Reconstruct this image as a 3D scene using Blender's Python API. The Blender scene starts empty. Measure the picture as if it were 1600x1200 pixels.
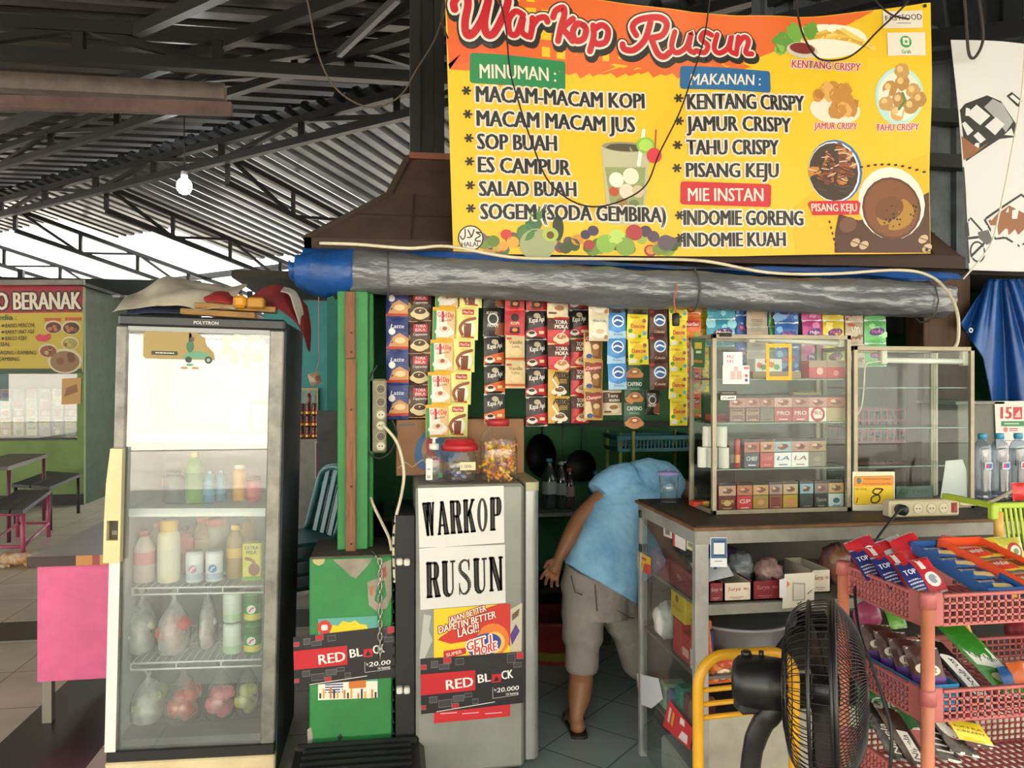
import bpy, bmesh, math, random
from mathutils import Vector, Matrix, noise as mnoise

# ------------------------------------------------------------------ camera, light, exposure
SC = bpy.context.scene
COL = SC.collection
EYE = 1.55
YAW = math.radians(9.0)
CA, SA = math.cos(YAW), math.sin(YAW)
FPX = 1200.0
PI = math.pi

cam = bpy.data.objects.new('camera', bpy.data.cameras.new('camera'))
COL.objects.link(cam)
cam.data.sensor_fit = 'HORIZONTAL'
cam.data.sensor_width = 36.0
cam.data.lens = 36.0 * FPX / 1600.0
cam.data.clip_start = 0.05
cam.data.clip_end = 200
cam.location = (0, 0, EYE)
cam.rotation_euler = (PI / 2, 0, -YAW)
SC.camera = cam

SC.view_settings.view_transform = 'Standard'
SC.view_settings.look = 'None'
SC.view_settings.gamma = 1.0
SC.view_settings.use_curve_mapping = False
SC.view_settings.exposure = 0.52

SC.cycles.max_bounces = 8
SC.cycles.diffuse_bounces = 3
SC.cycles.glossy_bounces = 4
SC.cycles.transparent_max_bounces = 32
SC.cycles.transmission_bounces = 4
SC.cycles.caustics_reflective = False
SC.cycles.caustics_refractive = False
SC.cycles.sample_clamp_indirect = 6.0
SC.cycles.use_denoising = True

world = bpy.data.worlds.new('sky')
SC.world = world
world.use_nodes = True
_n = world.node_tree.nodes
_bg = _n['Background']
_sky = _n.new('ShaderNodeTexSky')
_sky.sky_type = 'HOSEK_WILKIE'
_sky.turbidity = 7.0
_sky.ground_albedo = 0.5
_sky.sun_direction = (-0.35, 0.55, 0.76)
_mx = _n.new('ShaderNodeMix')
_mx.data_type = 'RGBA'
_mx.inputs[0].default_value = 0.72
_mx.inputs[7].default_value = (1.0, 0.985, 0.95, 1)
world.node_tree.links.new(_sky.outputs[0], _mx.inputs[6])
world.node_tree.links.new(_mx.outputs[2], _bg.inputs[0])
_bg.inputs[1].default_value = 2.6

_sun = bpy.data.objects.new('sun', bpy.data.lights.new('sun', 'SUN'))
COL.objects.link(_sun)
_sun.data.energy = 23.0
_sun.data.angle = math.radians(0.6)
_sun.data.color = (1.0, 0.95, 0.86)
_sun.rotation_euler = Vector((0.30, -0.62, -0.72)).to_track_quat('-Z', 'Y').to_euler()

# ------------------------------------------------------------------ helpers
R = random.Random(11)


def ray(px, py):
	t = (px - 800.0) / FPX
	return Vector((t * CA + SA, CA - t * SA, (600.0 - py) / FPX))


def at(px, py, y):
	d = ray(px, py)
	return Vector((0, 0, EYE)) + d * (y / d.y)


def atx(px, py, x):
	d = ray(px, py)
	return Vector((0, 0, EYE)) + d * (x / d.x)


def atz(px, py, z):
	d = ray(px, py)
	return Vector((0, 0, EYE)) + d * ((z - EYE) / d.z)


def lin(h):
	h = h.lstrip('#')
	c = [int(h[i:i + 2], 16) / 255 for i in (0, 2, 4)]
	return tuple(x / 12.92 if x <= .04045 else ((x + .055) / 1.055) ** 2.4 for x in c)


_MATS = {}


def mt(hexc, rough=.5, metal=0.0, dirt=0.0, ds=6.0, bump=0.0, bs=40.0, emit=0.0, spec=None, dcol=None, stretch=None, coat=0.0):
	key = (hexc, rough, metal, dirt, ds, bump, bs, emit, spec, dcol, stretch, coat)
	if key in _MATS:
		return _MATS[key]
	m = bpy.data.materials.new('surface_' + hexc.lstrip('#'))
	m.use_nodes = True
	nt = m.node_tree
	b = nt.nodes['Principled BSDF']
	c = lin(hexc)
	b.inputs['Base Color'].default_value = (*c, 1)
	b.inputs['Roughness'].default_value = rough
	b.inputs['Metallic'].default_value = metal
	if coat:
		b.inputs['Coat Weight'].default_value = coat
	if spec is not None:
		b.inputs['Specular IOR Level'].default_value = spec
	if emit:
		b.inputs['Emission Color'].default_value = (*c, 1)
		b.inputs['Emission Strength'].default_value = emit
	if dirt or bump:
		tc = nt.nodes.new('ShaderNodeTexCoord')
		src = tc.outputs['Object']
		if stretch:
			mp = nt.nodes.new('ShaderNodeMapping')
			mp.inputs['Scale'].default_value = stretch
			nt.links.new(src, mp.inputs['Vector'])
			src = mp.outputs['Vector']
	if dirt:
		nz = nt.nodes.new('ShaderNodeTexNoise')
		nz.inputs['Scale'].default_value = ds
		nz.inputs['Detail'].default_value = 6
		nz.inputs['Roughness'].default_value = .65
		nt.links.new(src, nz.inputs['Vector'])
		rp = nt.nodes.new('ShaderNodeValToRGB')
		dc = lin(dcol) if dcol else tuple(x * (1 - dirt) for x in c)
		rp.color_ramp.elements[0].position = .36
		rp.color_ramp.elements[0].color = (*dc, 1)
		rp.color_ramp.elements[1].position = .60
		rp.color_ramp.elements[1].color = (*c, 1)
		if dcol:
			rp.color_ramp.elements[0].position = .5 - .3 * (1 - dirt)
			rp.color_ramp.elements[1].position = .5 + .25 * dirt
		nt.links.new(nz.outputs[0], rp.inputs[0])
		nt.links.new(rp.outputs[0], b.inputs['Base Color'])
	if bump:
		nb = nt.nodes.new('ShaderNodeTexNoise')
		nb.inputs['Scale'].default_value = bs
		nb.inputs['Detail'].default_value = 3
		nt.links.new(src, nb.inputs['Vector'])
		bp = nt.nodes.new('ShaderNodeBump')
		bp.inputs['Strength'].default_value = bump
		bp.inputs['Distance'].default_value = .01
		nt.links.new(nb.outputs[0], bp.inputs['Height'])
		nt.links.new(bp.outputs[0], b.inputs['Normal'])
	_MATS[key] = m
	return m


def glassm(name, tint='f4faf6', refl=1.7, rough=0.0, haze=0.0, hazec='e8ece8', hs=3.0, hthr=.5):
	"""Thin pane: transparent with Fresnel reflection and optional patchy condensation."""
	key = ('glass', name)
	if key in _MATS:
		return _MATS[key]
	m = bpy.data.materials.new(name)
	m.use_nodes = True
	nt = m.node_tree
	nt.nodes.clear()
	out = nt.nodes.new('ShaderNodeOutputMaterial')
	tr = nt.nodes.new('ShaderNodeBsdfTransparent')
	tr.inputs[0].default_value = (*lin(tint), 1)
	gl = nt.nodes.new('ShaderNodeBsdfGlossy')
	gl.inputs['Roughness'].default_value = rough
	fr = nt.nodes.new('ShaderNodeFresnel')
	ge = nt.nodes.new('ShaderNodeNewGeometry')
	io = nt.nodes.new('ShaderNodeMapRange')
	io.inputs[3].default_value = 1.5
	io.inputs[4].default_value = 1 / 1.5
	nt.links.new(ge.outputs['Backfacing'], io.inputs[0])
	nt.links.new(io.outputs[0], fr.inputs[0])
	mul = nt.nodes.new('ShaderNodeMath')
	mul.operation = 'MULTIPLY'
	mul.use_clamp = True
	mul.inputs[1].default_value = refl
	nt.links.new(fr.outputs[0], mul.inputs[0])
	base = tr.outputs[0]
	if haze:
		df = nt.nodes.new('ShaderNodeBsdfDiffuse')
		df.inputs[0].default_value = (*lin(hazec), 1)
		tc = nt.nodes.new('ShaderNodeTexCoord')
		nz = nt.nodes.new('ShaderNodeTexNoise')
		nz.inputs['Scale'].default_value = hs
		nz.inputs['Detail'].default_value = 4
		nt.links.new(tc.outputs['Object'], nz.inputs['Vector'])
		mr = nt.nodes.new('ShaderNodeMapRange')
		mr.inputs[1].default_value = hthr - .2
		mr.inputs[2].default_value = hthr + .25
		mr.inputs[3].default_value = haze * .25
		mr.inputs[4].default_value = haze
		nt.links.new(nz.outputs[0], mr.inputs[0])
		mh = nt.nodes.new('ShaderNodeMixShader')
		nt.links.new(mr.outputs[0], mh.inputs[0])
		nt.links.new(tr.outputs[0], mh.inputs[1])
		nt.links.new(df.outputs[0], mh.inputs[2])
		base = mh.outputs[0]
	mx = nt.nodes.new('ShaderNodeMixShader')
	nt.links.new(mul.outputs[0], mx.inputs[0])
	nt.links.new(base, mx.inputs[1])
	nt.links.new(gl.outputs[0], mx.inputs[2])
	nt.links.new(mx.outputs[0], out.inputs[0])
	_MATS[key] = m
	return m


WM = {}


def thing(name, label, cat, loc=(0, 0, 0), rz=0.0, group=None):
	o = bpy.data.objects.new(name, None)
	COL.objects.link(o)
	o.empty_display_size = .05
	o.location = loc
	o.rotation_euler = (0, 0, rz)
	WM[o] = Matrix.Translation(loc) @ Matrix.Rotation(rz, 4, 'Z')
	tag(o, label, cat, group)
	return o


def tag(o, label=None, cat=None, group=None, kind=None):
	if label:
		o['label'] = label
	if cat:
		o['category'] = cat
	if group:
		o['group'] = group
	if kind:
		o['kind'] = kind
	return o


_TXT = {}


def text_geo(s, bold=0.0, shear=0.0):
	key = (s, bold, shear)
	if key in _TXT:
		return _TXT[key]
	cu = bpy.data.curves.new('lettering', 'FONT')
	cu.body = s
	cu.size = 1.0
	cu.offset = bold
	cu.shear = shear
	cu.resolution_u = 2
	cu.fill_mode = 'FRONT'
	ob = bpy.data.objects.new('lettering', cu)
	me = ob.to_mesh()
	vs = [(v.co.x, v.co.y) for v in me.vertices]
	fs = [tuple(p.vertices) for p in me.polygons]
	ob.to_mesh_clear()
	bpy.data.objects.remove(ob)
	bpy.data.curves.remove(cu)
	if vs:
		x0 = min(v[0] for v in vs)
		x1 = max(v[0] for v in vs)
		vs = [((x - x0) / .682, y / .682) for x, y in vs]
		w = (x1 - x0) / .682
	else:
		w = 0
	_TXT[key] = (vs, fs, w)
	return _TXT[key]


def crm(pts, n=6, closed=False):
	"""Catmull-Rom through points (tuples of any length)."""
	P = [Vector(p) for p in pts]
	out = []
	k = len(P)
	rng = range(k if closed else k - 1)
	for i in rng:
		if closed:
			a, b, c, d = P[(i - 1) % k], P[i], P[(i + 1) % k], P[(i + 2) % k]
		else:
			a, b, c, d = P[max(i - 1, 0)], P[i], P[i + 1], P[min(i + 2, k - 1)]
		for j in range(n):
			t = j / n
			out.append(.5 * ((2 * b) + (c - a) * t + (2 * a - 5 * b + 4 * c - d) * t * t + (3 * b - a - 3 * c + d) * t ** 3))
	if not closed:
		out.append(P[-1].copy())
	return out


class MB:
	"""Collects shapes and links them as ONE mesh object. EPS is the step between printed layers."""

	def __init__(s, M=None, eps=.0005):
		s.v, s.f, s.m, s.s, s.mats = [], [], [], [], []
		s.M = M or Matrix()
		s.eps = eps

	def mi(s, m):
		if isinstance(m, str):
			m = mt(m)
		if m not in s.mats:
			s.mats.append(m)
		return s.mats.index(m)

	def add(s, vs, fs, m, smooth=False):
		b = len(s.v)
		M = s.M
		s.v += [M @ Vector(v) for v in vs]
		i = s.mi(m)
		for f in fs:
			s.f.append(tuple(b + k for k in f))
			s.m.append(i)
			s.s.append(smooth)
		return s

	def box(s, x0, y0, z0, x1, y1, z1, m, r=0.0):
		if not r:
			vs = [(x, y, z) for z in (z0, z1) for y in (y0, y1) for x in (x0, x1)]
			return s.add(vs, [(0, 2, 3, 1), (4, 5, 7, 6), (0, 1, 5, 4), (2, 6, 7, 3), (0, 4, 6, 2), (1, 3, 7, 5)], m)
		r = min(r, (x1 - x0) * .45, (y1 - y0) * .45, (z1 - z0) * .45)
		X, Y, Z = (x0, x1), (y0, y1), (z0, z1)
		vs, ix = [], {}
		for i in (0, 1):
			for j in (0, 1):
				for k in (0, 1):
					sx, sy, sz = (1, -1)[i] * r, (1, -1)[j] * r, (1, -1)[k] * r
					for a, p in enumerate(((X[i], Y[j] + sy, Z[k] + sz), (X[i] + sx, Y[j], Z[k] + sz), (X[i] + sx, Y[j] + sy, Z[k]))):
						ix[i, j, k, a] = len(vs)
						vs.append(p)
		fs = []
		sq = ((0, 0), (1, 0), (1, 1), (0, 1))
		for i in (0, 1):
			q = [ix[i, a, b, 0] for a, b in sq]
			fs.append(q if i else q[::-1])
			q = [ix[a, i, b, 1] for a, b in sq]
			fs.append(q[::-1] if i else q)
			q = [ix[a, b, i, 2] for a, b in sq]
			fs.append(q if i else q[::-1])
		for a in (0, 1):
			for b in (0, 1):
				fs.append((ix[a, b, 0, 0], ix[a, b, 1, 0], ix[a, b, 1, 1], ix[a, b, 0, 1]))
				fs.append((ix[a, 0, b, 0], ix[a, 1, b, 0], ix[a, 1, b, 2], ix[a, 0, b, 2]))
				fs.append((ix[0, a, b, 1], ix[1, a, b, 1], ix[1, a, b, 2], ix[0, a, b, 2]))
				for c in (0, 1):
					fs.append((ix[a, b, c, 0], ix[a, b, c, 1], ix[a, b, c, 2]))
		return s.add(vs, fs, m)

	def bar(s, a, b, w, h, m, up=(0, 0, 1), r=0.0):
		a, b = Vector(a), Vector(b)
		d = b - a
		L = d.length
		d.normalize()
		u = Vector(up)
		if abs(d.dot(u)) > .98:
			u = Vector((0, 1, 0))
		sx = d.cross(u).normalized()
		u = sx.cross(d)
		K = Matrix((sx, d, u)).transposed().to_4x4()
		K.translation = a
		o = s.M
		s.M = o @ K
		s.box(-w / 2, 0, -h / 2, w / 2, L, h / 2, m, r)
		s.M = o
		return s

	def tube(s, pts, r, m, seg=8, closed=False, caps=True, sm=True):
		P = [Vector(p) for p in pts]
		n = len(P)
		rr = r if isinstance(r, (list, tuple)) else [r] * n
		T = []
		for i in range(n):
			a = P[(i - 1) % n] if closed else P[max(i - 1, 0)]
			b = P[(i + 1) % n] if closed else P[min(i + 1, n - 1)]
			d = (b - a)
			T.append(d.normalized() if d.length > 1e-9 else Vector((0, 0, 1)))
		u = T[0].orthogonal().normalized()
		vs = []
		for i in range(n):
			if i:
				u = (u - T[i] * u.dot(T[i]))
				u = u.normalized() if u.length > 1e-6 else T[i].orthogonal().normalized()
			w = T[i].cross(u)
			for k in range(seg):
				an = 2 * PI * k / seg
				vs.append(P[i] + (u * math.cos(an) + w * math.sin(an)) * rr[i])
		fs = []
		for i in range(n if closed else n - 1):
			j = (i + 1) % n
			for k in range(seg):
				l = (k + 1) % seg
				fs.append((i * seg + k, i * seg + l, j * seg + l, j * seg + k))
		if caps and not closed:
			fs.append(tuple(range(seg))[::-1])
			fs.append(tuple((n - 1) * seg + k for k in range(seg)))
		return s.add(vs, fs, m, sm)

	def lathe(s, prof, m, seg=20, c=(0, 0, 0), cap=True, sm=True, sx=1.0, sy=1.0, pw=2.0):
		"""prof: list of (radius, z). pw > 2 squares the section."""
		vs = []
		for r, z in prof:
			for k in range(seg):
				a = 2 * PI * k / seg
				cx, cy = math.cos(a), math.sin(a)
				if pw != 2.0:
					q = (abs(cx) ** pw + abs(cy) ** pw) ** (-1 / pw)
					cx, cy = cx * q, cy * q
				vs.append((c[0] + r * cx * sx, c[1] + r * cy * sy, c[2] + z))
		fs = []
		for i in range(len(prof) - 1):
			for k in range(seg):
				l = (k + 1) % seg
				fs.append((i * seg + k, i * seg + l, (i + 1) * seg + l, (i + 1) * seg + k))
		if cap:
			fs.append(tuple(range(seg))[::-1])
			fs.append(tuple((len(prof) - 1) * seg + k for k in range(seg)))
		return s.add(vs, fs, m, sm)

	def ell(s, c, rx, ry, rz, m, seg=14, rings=8, jit=0.0, js=3.0):
		vs, fs = [], []
		for i in range(rings + 1):
			th = PI * i / rings
			for k in range(seg):
				ph = 2 * PI * k / seg
				d = Vector((math.sin(th) * math.cos(ph), math.sin(th) * math.sin(ph), math.cos(th)))
				q = 1 + (jit * mnoise.noise(d * js + Vector(c) * 7) if jit else 0)
				vs.append((c[0] + d.x * rx * q, c[1] + d.y * ry * q, c[2] + d.z * rz * q))
		for i in range(rings):
			for k in range(seg):
				l = (k + 1) % seg
				fs.append((i * seg + k, (i + 1) * seg + k, (i + 1) * seg + l, i * seg + l))
		return s.add(vs, fs, m, True)

	def grid(s, fn, nu, nv, m, smooth=True, cu=False):
		vs = [fn(i / nu, j / nv) for j in range(nv + 1) for i in range(nu + 1)]
		fs = [(j * (nu + 1) + i, j * (nu + 1) + i + 1, (j + 1) * (nu + 1) + i + 1, (j + 1) * (nu + 1) + i) for j in range(nv) for i in range(nu)]
		return s.add(vs, fs, m, smooth)

	def loft(s, secs, m, caps=True, smooth=True):
		n = len(secs[0])
		vs = [p for q in secs for p in q]
		fs = []
		for i in range(len(secs) - 1):
			for k in range(n):
				l = (k + 1) % n
				fs.append((i * n + k, i * n + l, (i + 1) * n + l, (i + 1) * n + k))
		if caps:
			fs.append(tuple(range(n))[::-1])
			fs.append(tuple((len(secs) - 1) * n + k for k in range(n)))
		return s.add(vs, fs, m, smooth)

	def prism(s, poly, d, m, n0=0.0):
		"""poly in (u, v), extruded along local third axis from n0 to n0 + d."""
		n = len(poly)
		vs = [(p[0], p[1], n0) for p in poly] + [(p[0], p[1], n0 + d) for p in poly]
		fs = [tuple(range(n))[::-1], tuple(range(n, 2 * n))] + [(i, (i + 1) % n, n + (i + 1) % n, n + i) for i in range(n)]
		return s.add(vs, fs, m)

	# ---- flat print in (u, v), layer l
	def poly(s, pts, m, l=1):
		return s.add([(p[0], p[1], l * s.eps) for p in pts], [tuple(range(len(pts)))], m)

	def rect(s, u0, v0, u1, v1, m, l=1):
		return s.poly([(u0, v0), (u1, v0), (u1, v1), (u0, v1)], m, l)

	def rrect(s, u0, v0, u1, v1, m, l=1, r=.01):
		pts = []
		for cx, cy, a0 in ((u1 - r, v0 + r, -90), (u1 - r, v1 - r, 0), (u0 + r, v1 - r, 90), (u0 + r, v0 + r, 180)):
			for k in range(5):
				a = math.radians(a0 + k * 22.5)
				pts.append((cx + r * math.cos(a), cy + r * math.sin(a)))
		return s.poly(pts, m, l)

	def disc(s, u, v, ru, m, l=1, rv=None, n=20, rot=0.0, jit=0.0, a0=0.0, a1=360.0):
		rv = rv or ru
		pts = []
		c, q = math.cos(math.radians(rot)), math.sin(math.radians(rot))
		full = abs(a1 - a0) >= 359.9
		for k in range(n + (0 if full else 1)):
			a = math.radians(a0 + (a1 - a0) * k / n)
			j = 1 + jit * R.uniform(-1, 1)
			x, y = ru * math.cos(a) * j, rv * math.sin(a) * j
			pts.append((u + x * c - y * q, v + x * q + y * c))
		return s.poly(pts, m, l)

	def ring(s, u, v, r0, r1, m, l=1, n=24, k=1.0):
		vs = []
		for i in range(n):
			a = 2 * PI * i / n
			for r in (r0, r1):
				vs.append((u + r * math.cos(a), v + r * k * math.sin(a), l * s.eps))
		fs = [(2 * i, 2 * i + 1, (2 * i + 3) % (2 * n), (2 * i + 2) % (2 * n)) for i in range(n)]
		return s.add(vs, fs, m)

	def stroke(s, pts, w, m, l=1, smooth=0, cap=True):
		P = [Vector((p[0], p[1])) for p in pts]
		if smooth:
			P = [Vector((q[0], q[1])) for q in crm([(p.x, p.y, 0) for p in P], smooth)]
		n = len(P)
		ws = w if isinstance(w, (list, tuple)) else None
		z = l * s.eps
		vs = []
		for i in range(n):
			d = P[min(i + 1, n - 1)] - P[max(i - 1, 0)]
			d = d.normalized() if d.length > 1e-9 else Vector((1, 0))
			nn = Vector((-d.y, d.x))
			h = (ws[min(int(i * len(ws) / n), len(ws) - 1)] if ws else w) / 2
			vs += [(P[i].x + nn.x * h, P[i].y + nn.y * h, z), (P[i].x - nn.x * h, P[i].y - nn.y * h, z)]
		fs = [(2 * i + 1, 2 * i + 3, 2 * i + 2, 2 * i) for i in range(n - 1)]
		s.add(vs, fs, m)
		if cap:
			h0 = (ws[0] if ws else w) / 2
			h1 = (ws[-1] if ws else w) / 2
			s.disc(P[0].x, P[0].y, h0, m, l, n=10)
			s.disc(P[-1].x, P[-1].y, h1, m, l, n=10)
		return s

	def text(s, t, u, v, h, m, l=2, w=None, bold=.012, shear=0.0, al='l', rot=0.0):
		vs, fs, tw = text_geo(t, 0.0, shear)
		if not vs:
			return s
		k = (w / tw) if w else h
		W = tw * k
		du = {'l': 0, 'c': -W / 2, 'r': -W}[al]
		c, q = math.cos(math.radians(rot)), math.sin(math.radians(rot))
		for e in ((-1, 1) if bold else (0,)):
			out = []
			for x, y in vs:
				x, y = x * k + du + e * bold * h * 1.2, y * h
				out.append((u + x * c - y * q, v + x * q + y * c, (l + e * .02) * s.eps))
			s.add(out, fs, m)
		return s

	def scrawl(s, u, v, w, h, n, m, l=2):
		"""Rows of tiny unreadable small print as thin bars."""
		for i in range(n):
			y = v + h * (i + .2) / n
			x = u
			while x < u + w * .95:
				d = R.uniform(.06, .16) * w
				s.rect(x, y, min(x + d, u + w), y + h / n * .45, m, l)
				x += d + w * .03
		return s

	# ---- finish
	def cut(s, nu, nv, ax=0, ay=1):
		"""Split long faces on a regular lattice over local axes so the sheet can be bent."""
		bm = bmesh.new()
		bv = [bm.verts.new(v) for v in s.v]
		for f, i, sm in zip(s.f, s.m, s.s):
			try:
				q = bm.faces.new([bv[k] for k in f])
				q.material_index = i
				q.smooth = sm
			except ValueError:
				pass
		for axn, n in ((ax, nu), (ay, nv)):
			lo = min(v.co[axn] for v in bm.verts)
			hi = max(v.co[axn] for v in bm.verts)
			no = Vector((0, 0, 0))
			no[axn] = 1
			for k in range(1, n):
				p = no * (lo + (hi - lo) * k / n)
				bmesh.ops.bisect_plane(bm, geom=bm.verts[:] + bm.edges[:] + bm.faces[:], plane_co=p, plane_no=no, dist=1e-6)
		bm.verts.index_update()
		s.v = [v.co.copy() for v in bm.verts]
		s.f = [tuple(v.index for v in f.verts) for f in bm.faces]
		s.m = [f.material_index for f in bm.faces]
		s.s = [True for f in bm.faces]
		bm.free()
		return s

	def warp(s, fn):
		s.v = [Vector(fn(*v)) for v in s.v]
		return s

	def build(s, name, parent=None, world=True, label=None, cat=None, group=None, kind=None, base=True):
		vs = s.v
		o_loc = Vector((0, 0, 0))
		if parent is not None:
			if world:
				I = WM[parent].inverted()
				vs = [I @ v for v in vs]
		elif base and vs:
			lo = [min(v[i] for v in vs) for i in range(3)]
			hi = [max(v[i] for v in vs) for i in range(3)]
			o_loc = Vector(((lo[0] + hi[0]) / 2, (lo[1] + hi[1]) / 2, lo[2]))
			vs = [v - o_loc for v in vs]
		me = bpy.data.meshes.new(name)
		me.from_pydata([tuple(v) for v in vs], [], s.f)
		for m in s.mats:
			me.materials.append(m)
		me.polygons.foreach_set('material_index', s.m)
		me.polygons.foreach_set('use_smooth', s.s)
		me.update()
		o = bpy.data.objects.new(name, me)
		COL.objects.link(o)
		if parent is not None:
			o.parent = parent
			WM[o] = WM[parent]
		else:
			o.location = o_loc
			WM[o] = Matrix.Translation(o_loc)
		tag(o, label, cat, group, kind)
		return o


def kids(o):
	return [c for c in list(WM) if c.parent == o]


def copy_tree(o, loc=None, rz=None, label=None, group=None, parent=None):
	c = o.copy()
	COL.objects.link(c)
	if parent is not None:
		c.parent = parent
	if loc is not None:
		c.location = loc
	if rz is not None:
		c.rotation_euler = (0, 0, rz)
	if label:
		c['label'] = label
	if group:
		c['group'] = group
	for k in kids(o):
		copy_tree(k, parent=c)
	WM[c] = Matrix.Translation(c.location) @ c.rotation_euler.to_matrix().to_4x4()
	return c


def FR(o, u=(1, 0, 0), v=(0, 0, 1)):
	"""Frame: local u, v span the printed face; third axis points out of it."""
	u, v = Vector(u).normalized(), Vector(v).normalized()
	n = u.cross(v)
	K = Matrix((u, v, n)).transposed().to_4x4()
	K.translation = Vector(o)
	return K


def smoothed(o, lv=1):
	md = o.modifiers.new('smooth', 'SUBSURF')
	md.levels = lv
	md.render_levels = lv
	return o


def struct(mb, name):
	return mb.build(name, kind='structure')

# ------------------------------------------------------------------ the place: floors, roofs, walls
def tile_mat(name, size, rot, tile, tile2, grout, gw=.006, rough=.35, strips=None, strip='2c2628'):
	m = bpy.data.materials.new(name)
	m.use_nodes = True
	nt = m.node_tree
	N, L = nt.nodes, nt.links
	b = N['Principled BSDF']
	b.inputs['Roughness'].default_value = rough
	tc = N.new('ShaderNodeTexCoord')
	mp = N.new('ShaderNodeMapping')
	mp.inputs['Rotation'].default_value = (0, 0, rot)
	L.new(tc.outputs['Object'], mp.inputs['Vector'])
	br = N.new('ShaderNodeTexBrick')
	br.offset = 0
	br.inputs['Scale'].default_value = 1
	br.inputs['Brick Width'].default_value = size
	br.inputs['Row Height'].default_value = size
	br.inputs['Mortar Size'].default_value = gw
	br.inputs['Mortar Smooth'].default_value = .3
	br.inputs['Color1'].default_value = (*lin(tile), 1)
	br.inputs['Color2'].default_value = (*lin(tile2), 1)
	br.inputs['Mortar'].default_value = (*lin(grout), 1)
	L.new(mp.outputs['Vector'], br.inputs['Vector'])
	nz = N.new('ShaderNodeTexNoise')
	nz.inputs['Scale'].default_value = 3.5
	nz.inputs['Detail'].default_value = 7
	L.new(tc.outputs['Object'], nz.inputs['Vector'])
	mr = N.new('ShaderNodeMapRange')
	mr.inputs[1].default_value = .3
	mr.inputs[2].default_value = .7
	mr.inputs[3].default_value = .78
	mr.inputs[4].default_value = 1.05
	L.new(nz.outputs[0], mr.inputs[0])
	mul = N.new('ShaderNodeVectorMath')
	mul.operation = 'SCALE'
	L.new(br.outputs['Color'], mul.inputs[0])
	L.new(mr.outputs[0], mul.inputs['Scale'])
	last = mul.outputs[0]
	if strips:
		sp = N.new('ShaderNodeSeparateXYZ')
		L.new(tc.outputs['Object'], sp.inputs[0])
		for ax, c, hw in strips:
			cmp = N.new('ShaderNodeMath')
			cmp.operation = 'COMPARE'
			cmp.inputs[1].default_value = c
			cmp.inputs[2].default_value = hw
			L.new(sp.outputs[ax], cmp.inputs[0])
			mx = N.new('ShaderNodeMix')
			mx.data_type = 'RGBA'
			L.new(cmp.outputs[0], mx.inputs[0])
			L.new(last, mx.inputs[6])
			mx.inputs[7].default_value = (*lin(strip), 1)
			last = mx.outputs[2]
	L.new(last, b.inputs['Base Color'])
	return m


m = MB()
m.grid(lambda u, v: (-9.5 + u * 19, -3.5 + v * 23, 0), 2, 2, tile_mat('hall_tiles', .5, 0, 'd3c6b2', 'c6b9a5', '7f766a', .005, .3, [(0, -1.44, .225), (1, 5.25, .2), (1, 12.4, .2), (0, -6.4, .225)]))
m.build('floor', kind='structure', base=False)
m = MB()
m.box(-.02, 2.0, -.02, 4.2, 5.1, .012, tile_mat('stall_tiles', .3, PI / 4, 'b0bfbd', 'a3b3b1', '5d6867', .004, .28))
m.build('floor_stall', kind='structure', base=False)

m = MB()
m.grid(lambda u, v: (-40 + u * 80, -40 + v * 80, -.03), 2, 2, mt('b5aca0', .9, dirt=.25, ds=.8))
m.build('ground', kind='structure', base=False)
# the sunlit street side that the glass reflects
m = MB()
m.box(-26, -13.2, 0, 26, -12.9, 2.9, mt('efece4', .8))
m.box(-26, -13.25, 2.9, 26, -12.75, 3.05, mt('8a5a44', .8))
for x in (-22, -17, 14, 19):
	m.box(x, -12.9, .9, x + 1.6, -12.86, 2.1, mt('5d6a70', .3))
m.build('wall_street', kind='structure', base=False)
m = MB()
for k in range(26):
	m.ell((-24 + k * 2 + R.uniform(-.5, .5), -16 + R.uniform(-1, 1), 3.6 + R.uniform(0, 1.6)), 1.7, 1.4, 1.5, mt('7f8c3a', .8, dirt=.5, ds=3), 10, 7, .35, 2.2)
m.build('street_foliage', kind='stuff', label='green and yellow tree foliage along the street opposite the stall', base=False)

SHEET = mt('4c4a48', .36, .7, dirt=.4, ds=1.6, stretch=(.35, 3, 1))
SHEETB = mt('6d7176', .28, .8, dirt=.35, ds=1.2)
SKYL = bpy.data.materials.new('translucent_sheet')
SKYL.use_nodes = True
_t = SKYL.node_tree
_d = _t.nodes.new('ShaderNodeBsdfTranslucent')
_d.inputs[0].default_value = (.80, .84, .88, 1)
_m = _t.nodes.new('ShaderNodeMixShader')
_m.inputs[0].default_value = .7
_t.nodes['Principled BSDF'].inputs['Base Color'].default_value = (.5, .52, .54, 1)
_t.links.new(_t.nodes['Principled BSDF'].outputs[0], _m.inputs[1])
_t.links.new(_d.outputs[0], _m.inputs[2])
_t.links.new(_m.outputs[0], _t.nodes['Material Output'].inputs[0])
E_ = Vector((.745, -.667, 0))
N_ = Vector((.667, .745, 0))
RN = 5.22
PROF = [(0, 0), (.30, 0), (.40, 1), (.70, 1), (.80, 0)]


def corr(n0, n1, per, amp):
	out = []
	k = n0
	while k < n1:
		for a, b in PROF:
			out.append((k + a * per, b * amp))
		k += per
	return out


m = MB()
rows = corr(-2.2, 16, .24, .035)
vs, fs = [], []
for y, h in rows:
	xe = min(9.0, (RN + .25 - .745 * y) / .667)
	xe = max(xe, -11.8)
	vs += [(-12, y, 4.28 + h), (xe, y, 4.28 + h)]
for i in range(len(rows) - 1):
	fs.append((2 * i, 2 * i + 1, 2 * i + 3, 2 * i + 2))
m.add(vs, fs, SHEET)
m.build('ceiling', kind='structure', base=False)

SL = math.tan(math.radians(11.6))
m, ms = MB(), MB()
rows = corr(-20, 5.5, .22, .04)


def bpt(s_, d, h):
	p = E_ * s_ + N_ * (RN + d)
	return (p.x, p.y, 4.18 - max(d, 0) * SL + h)


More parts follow.
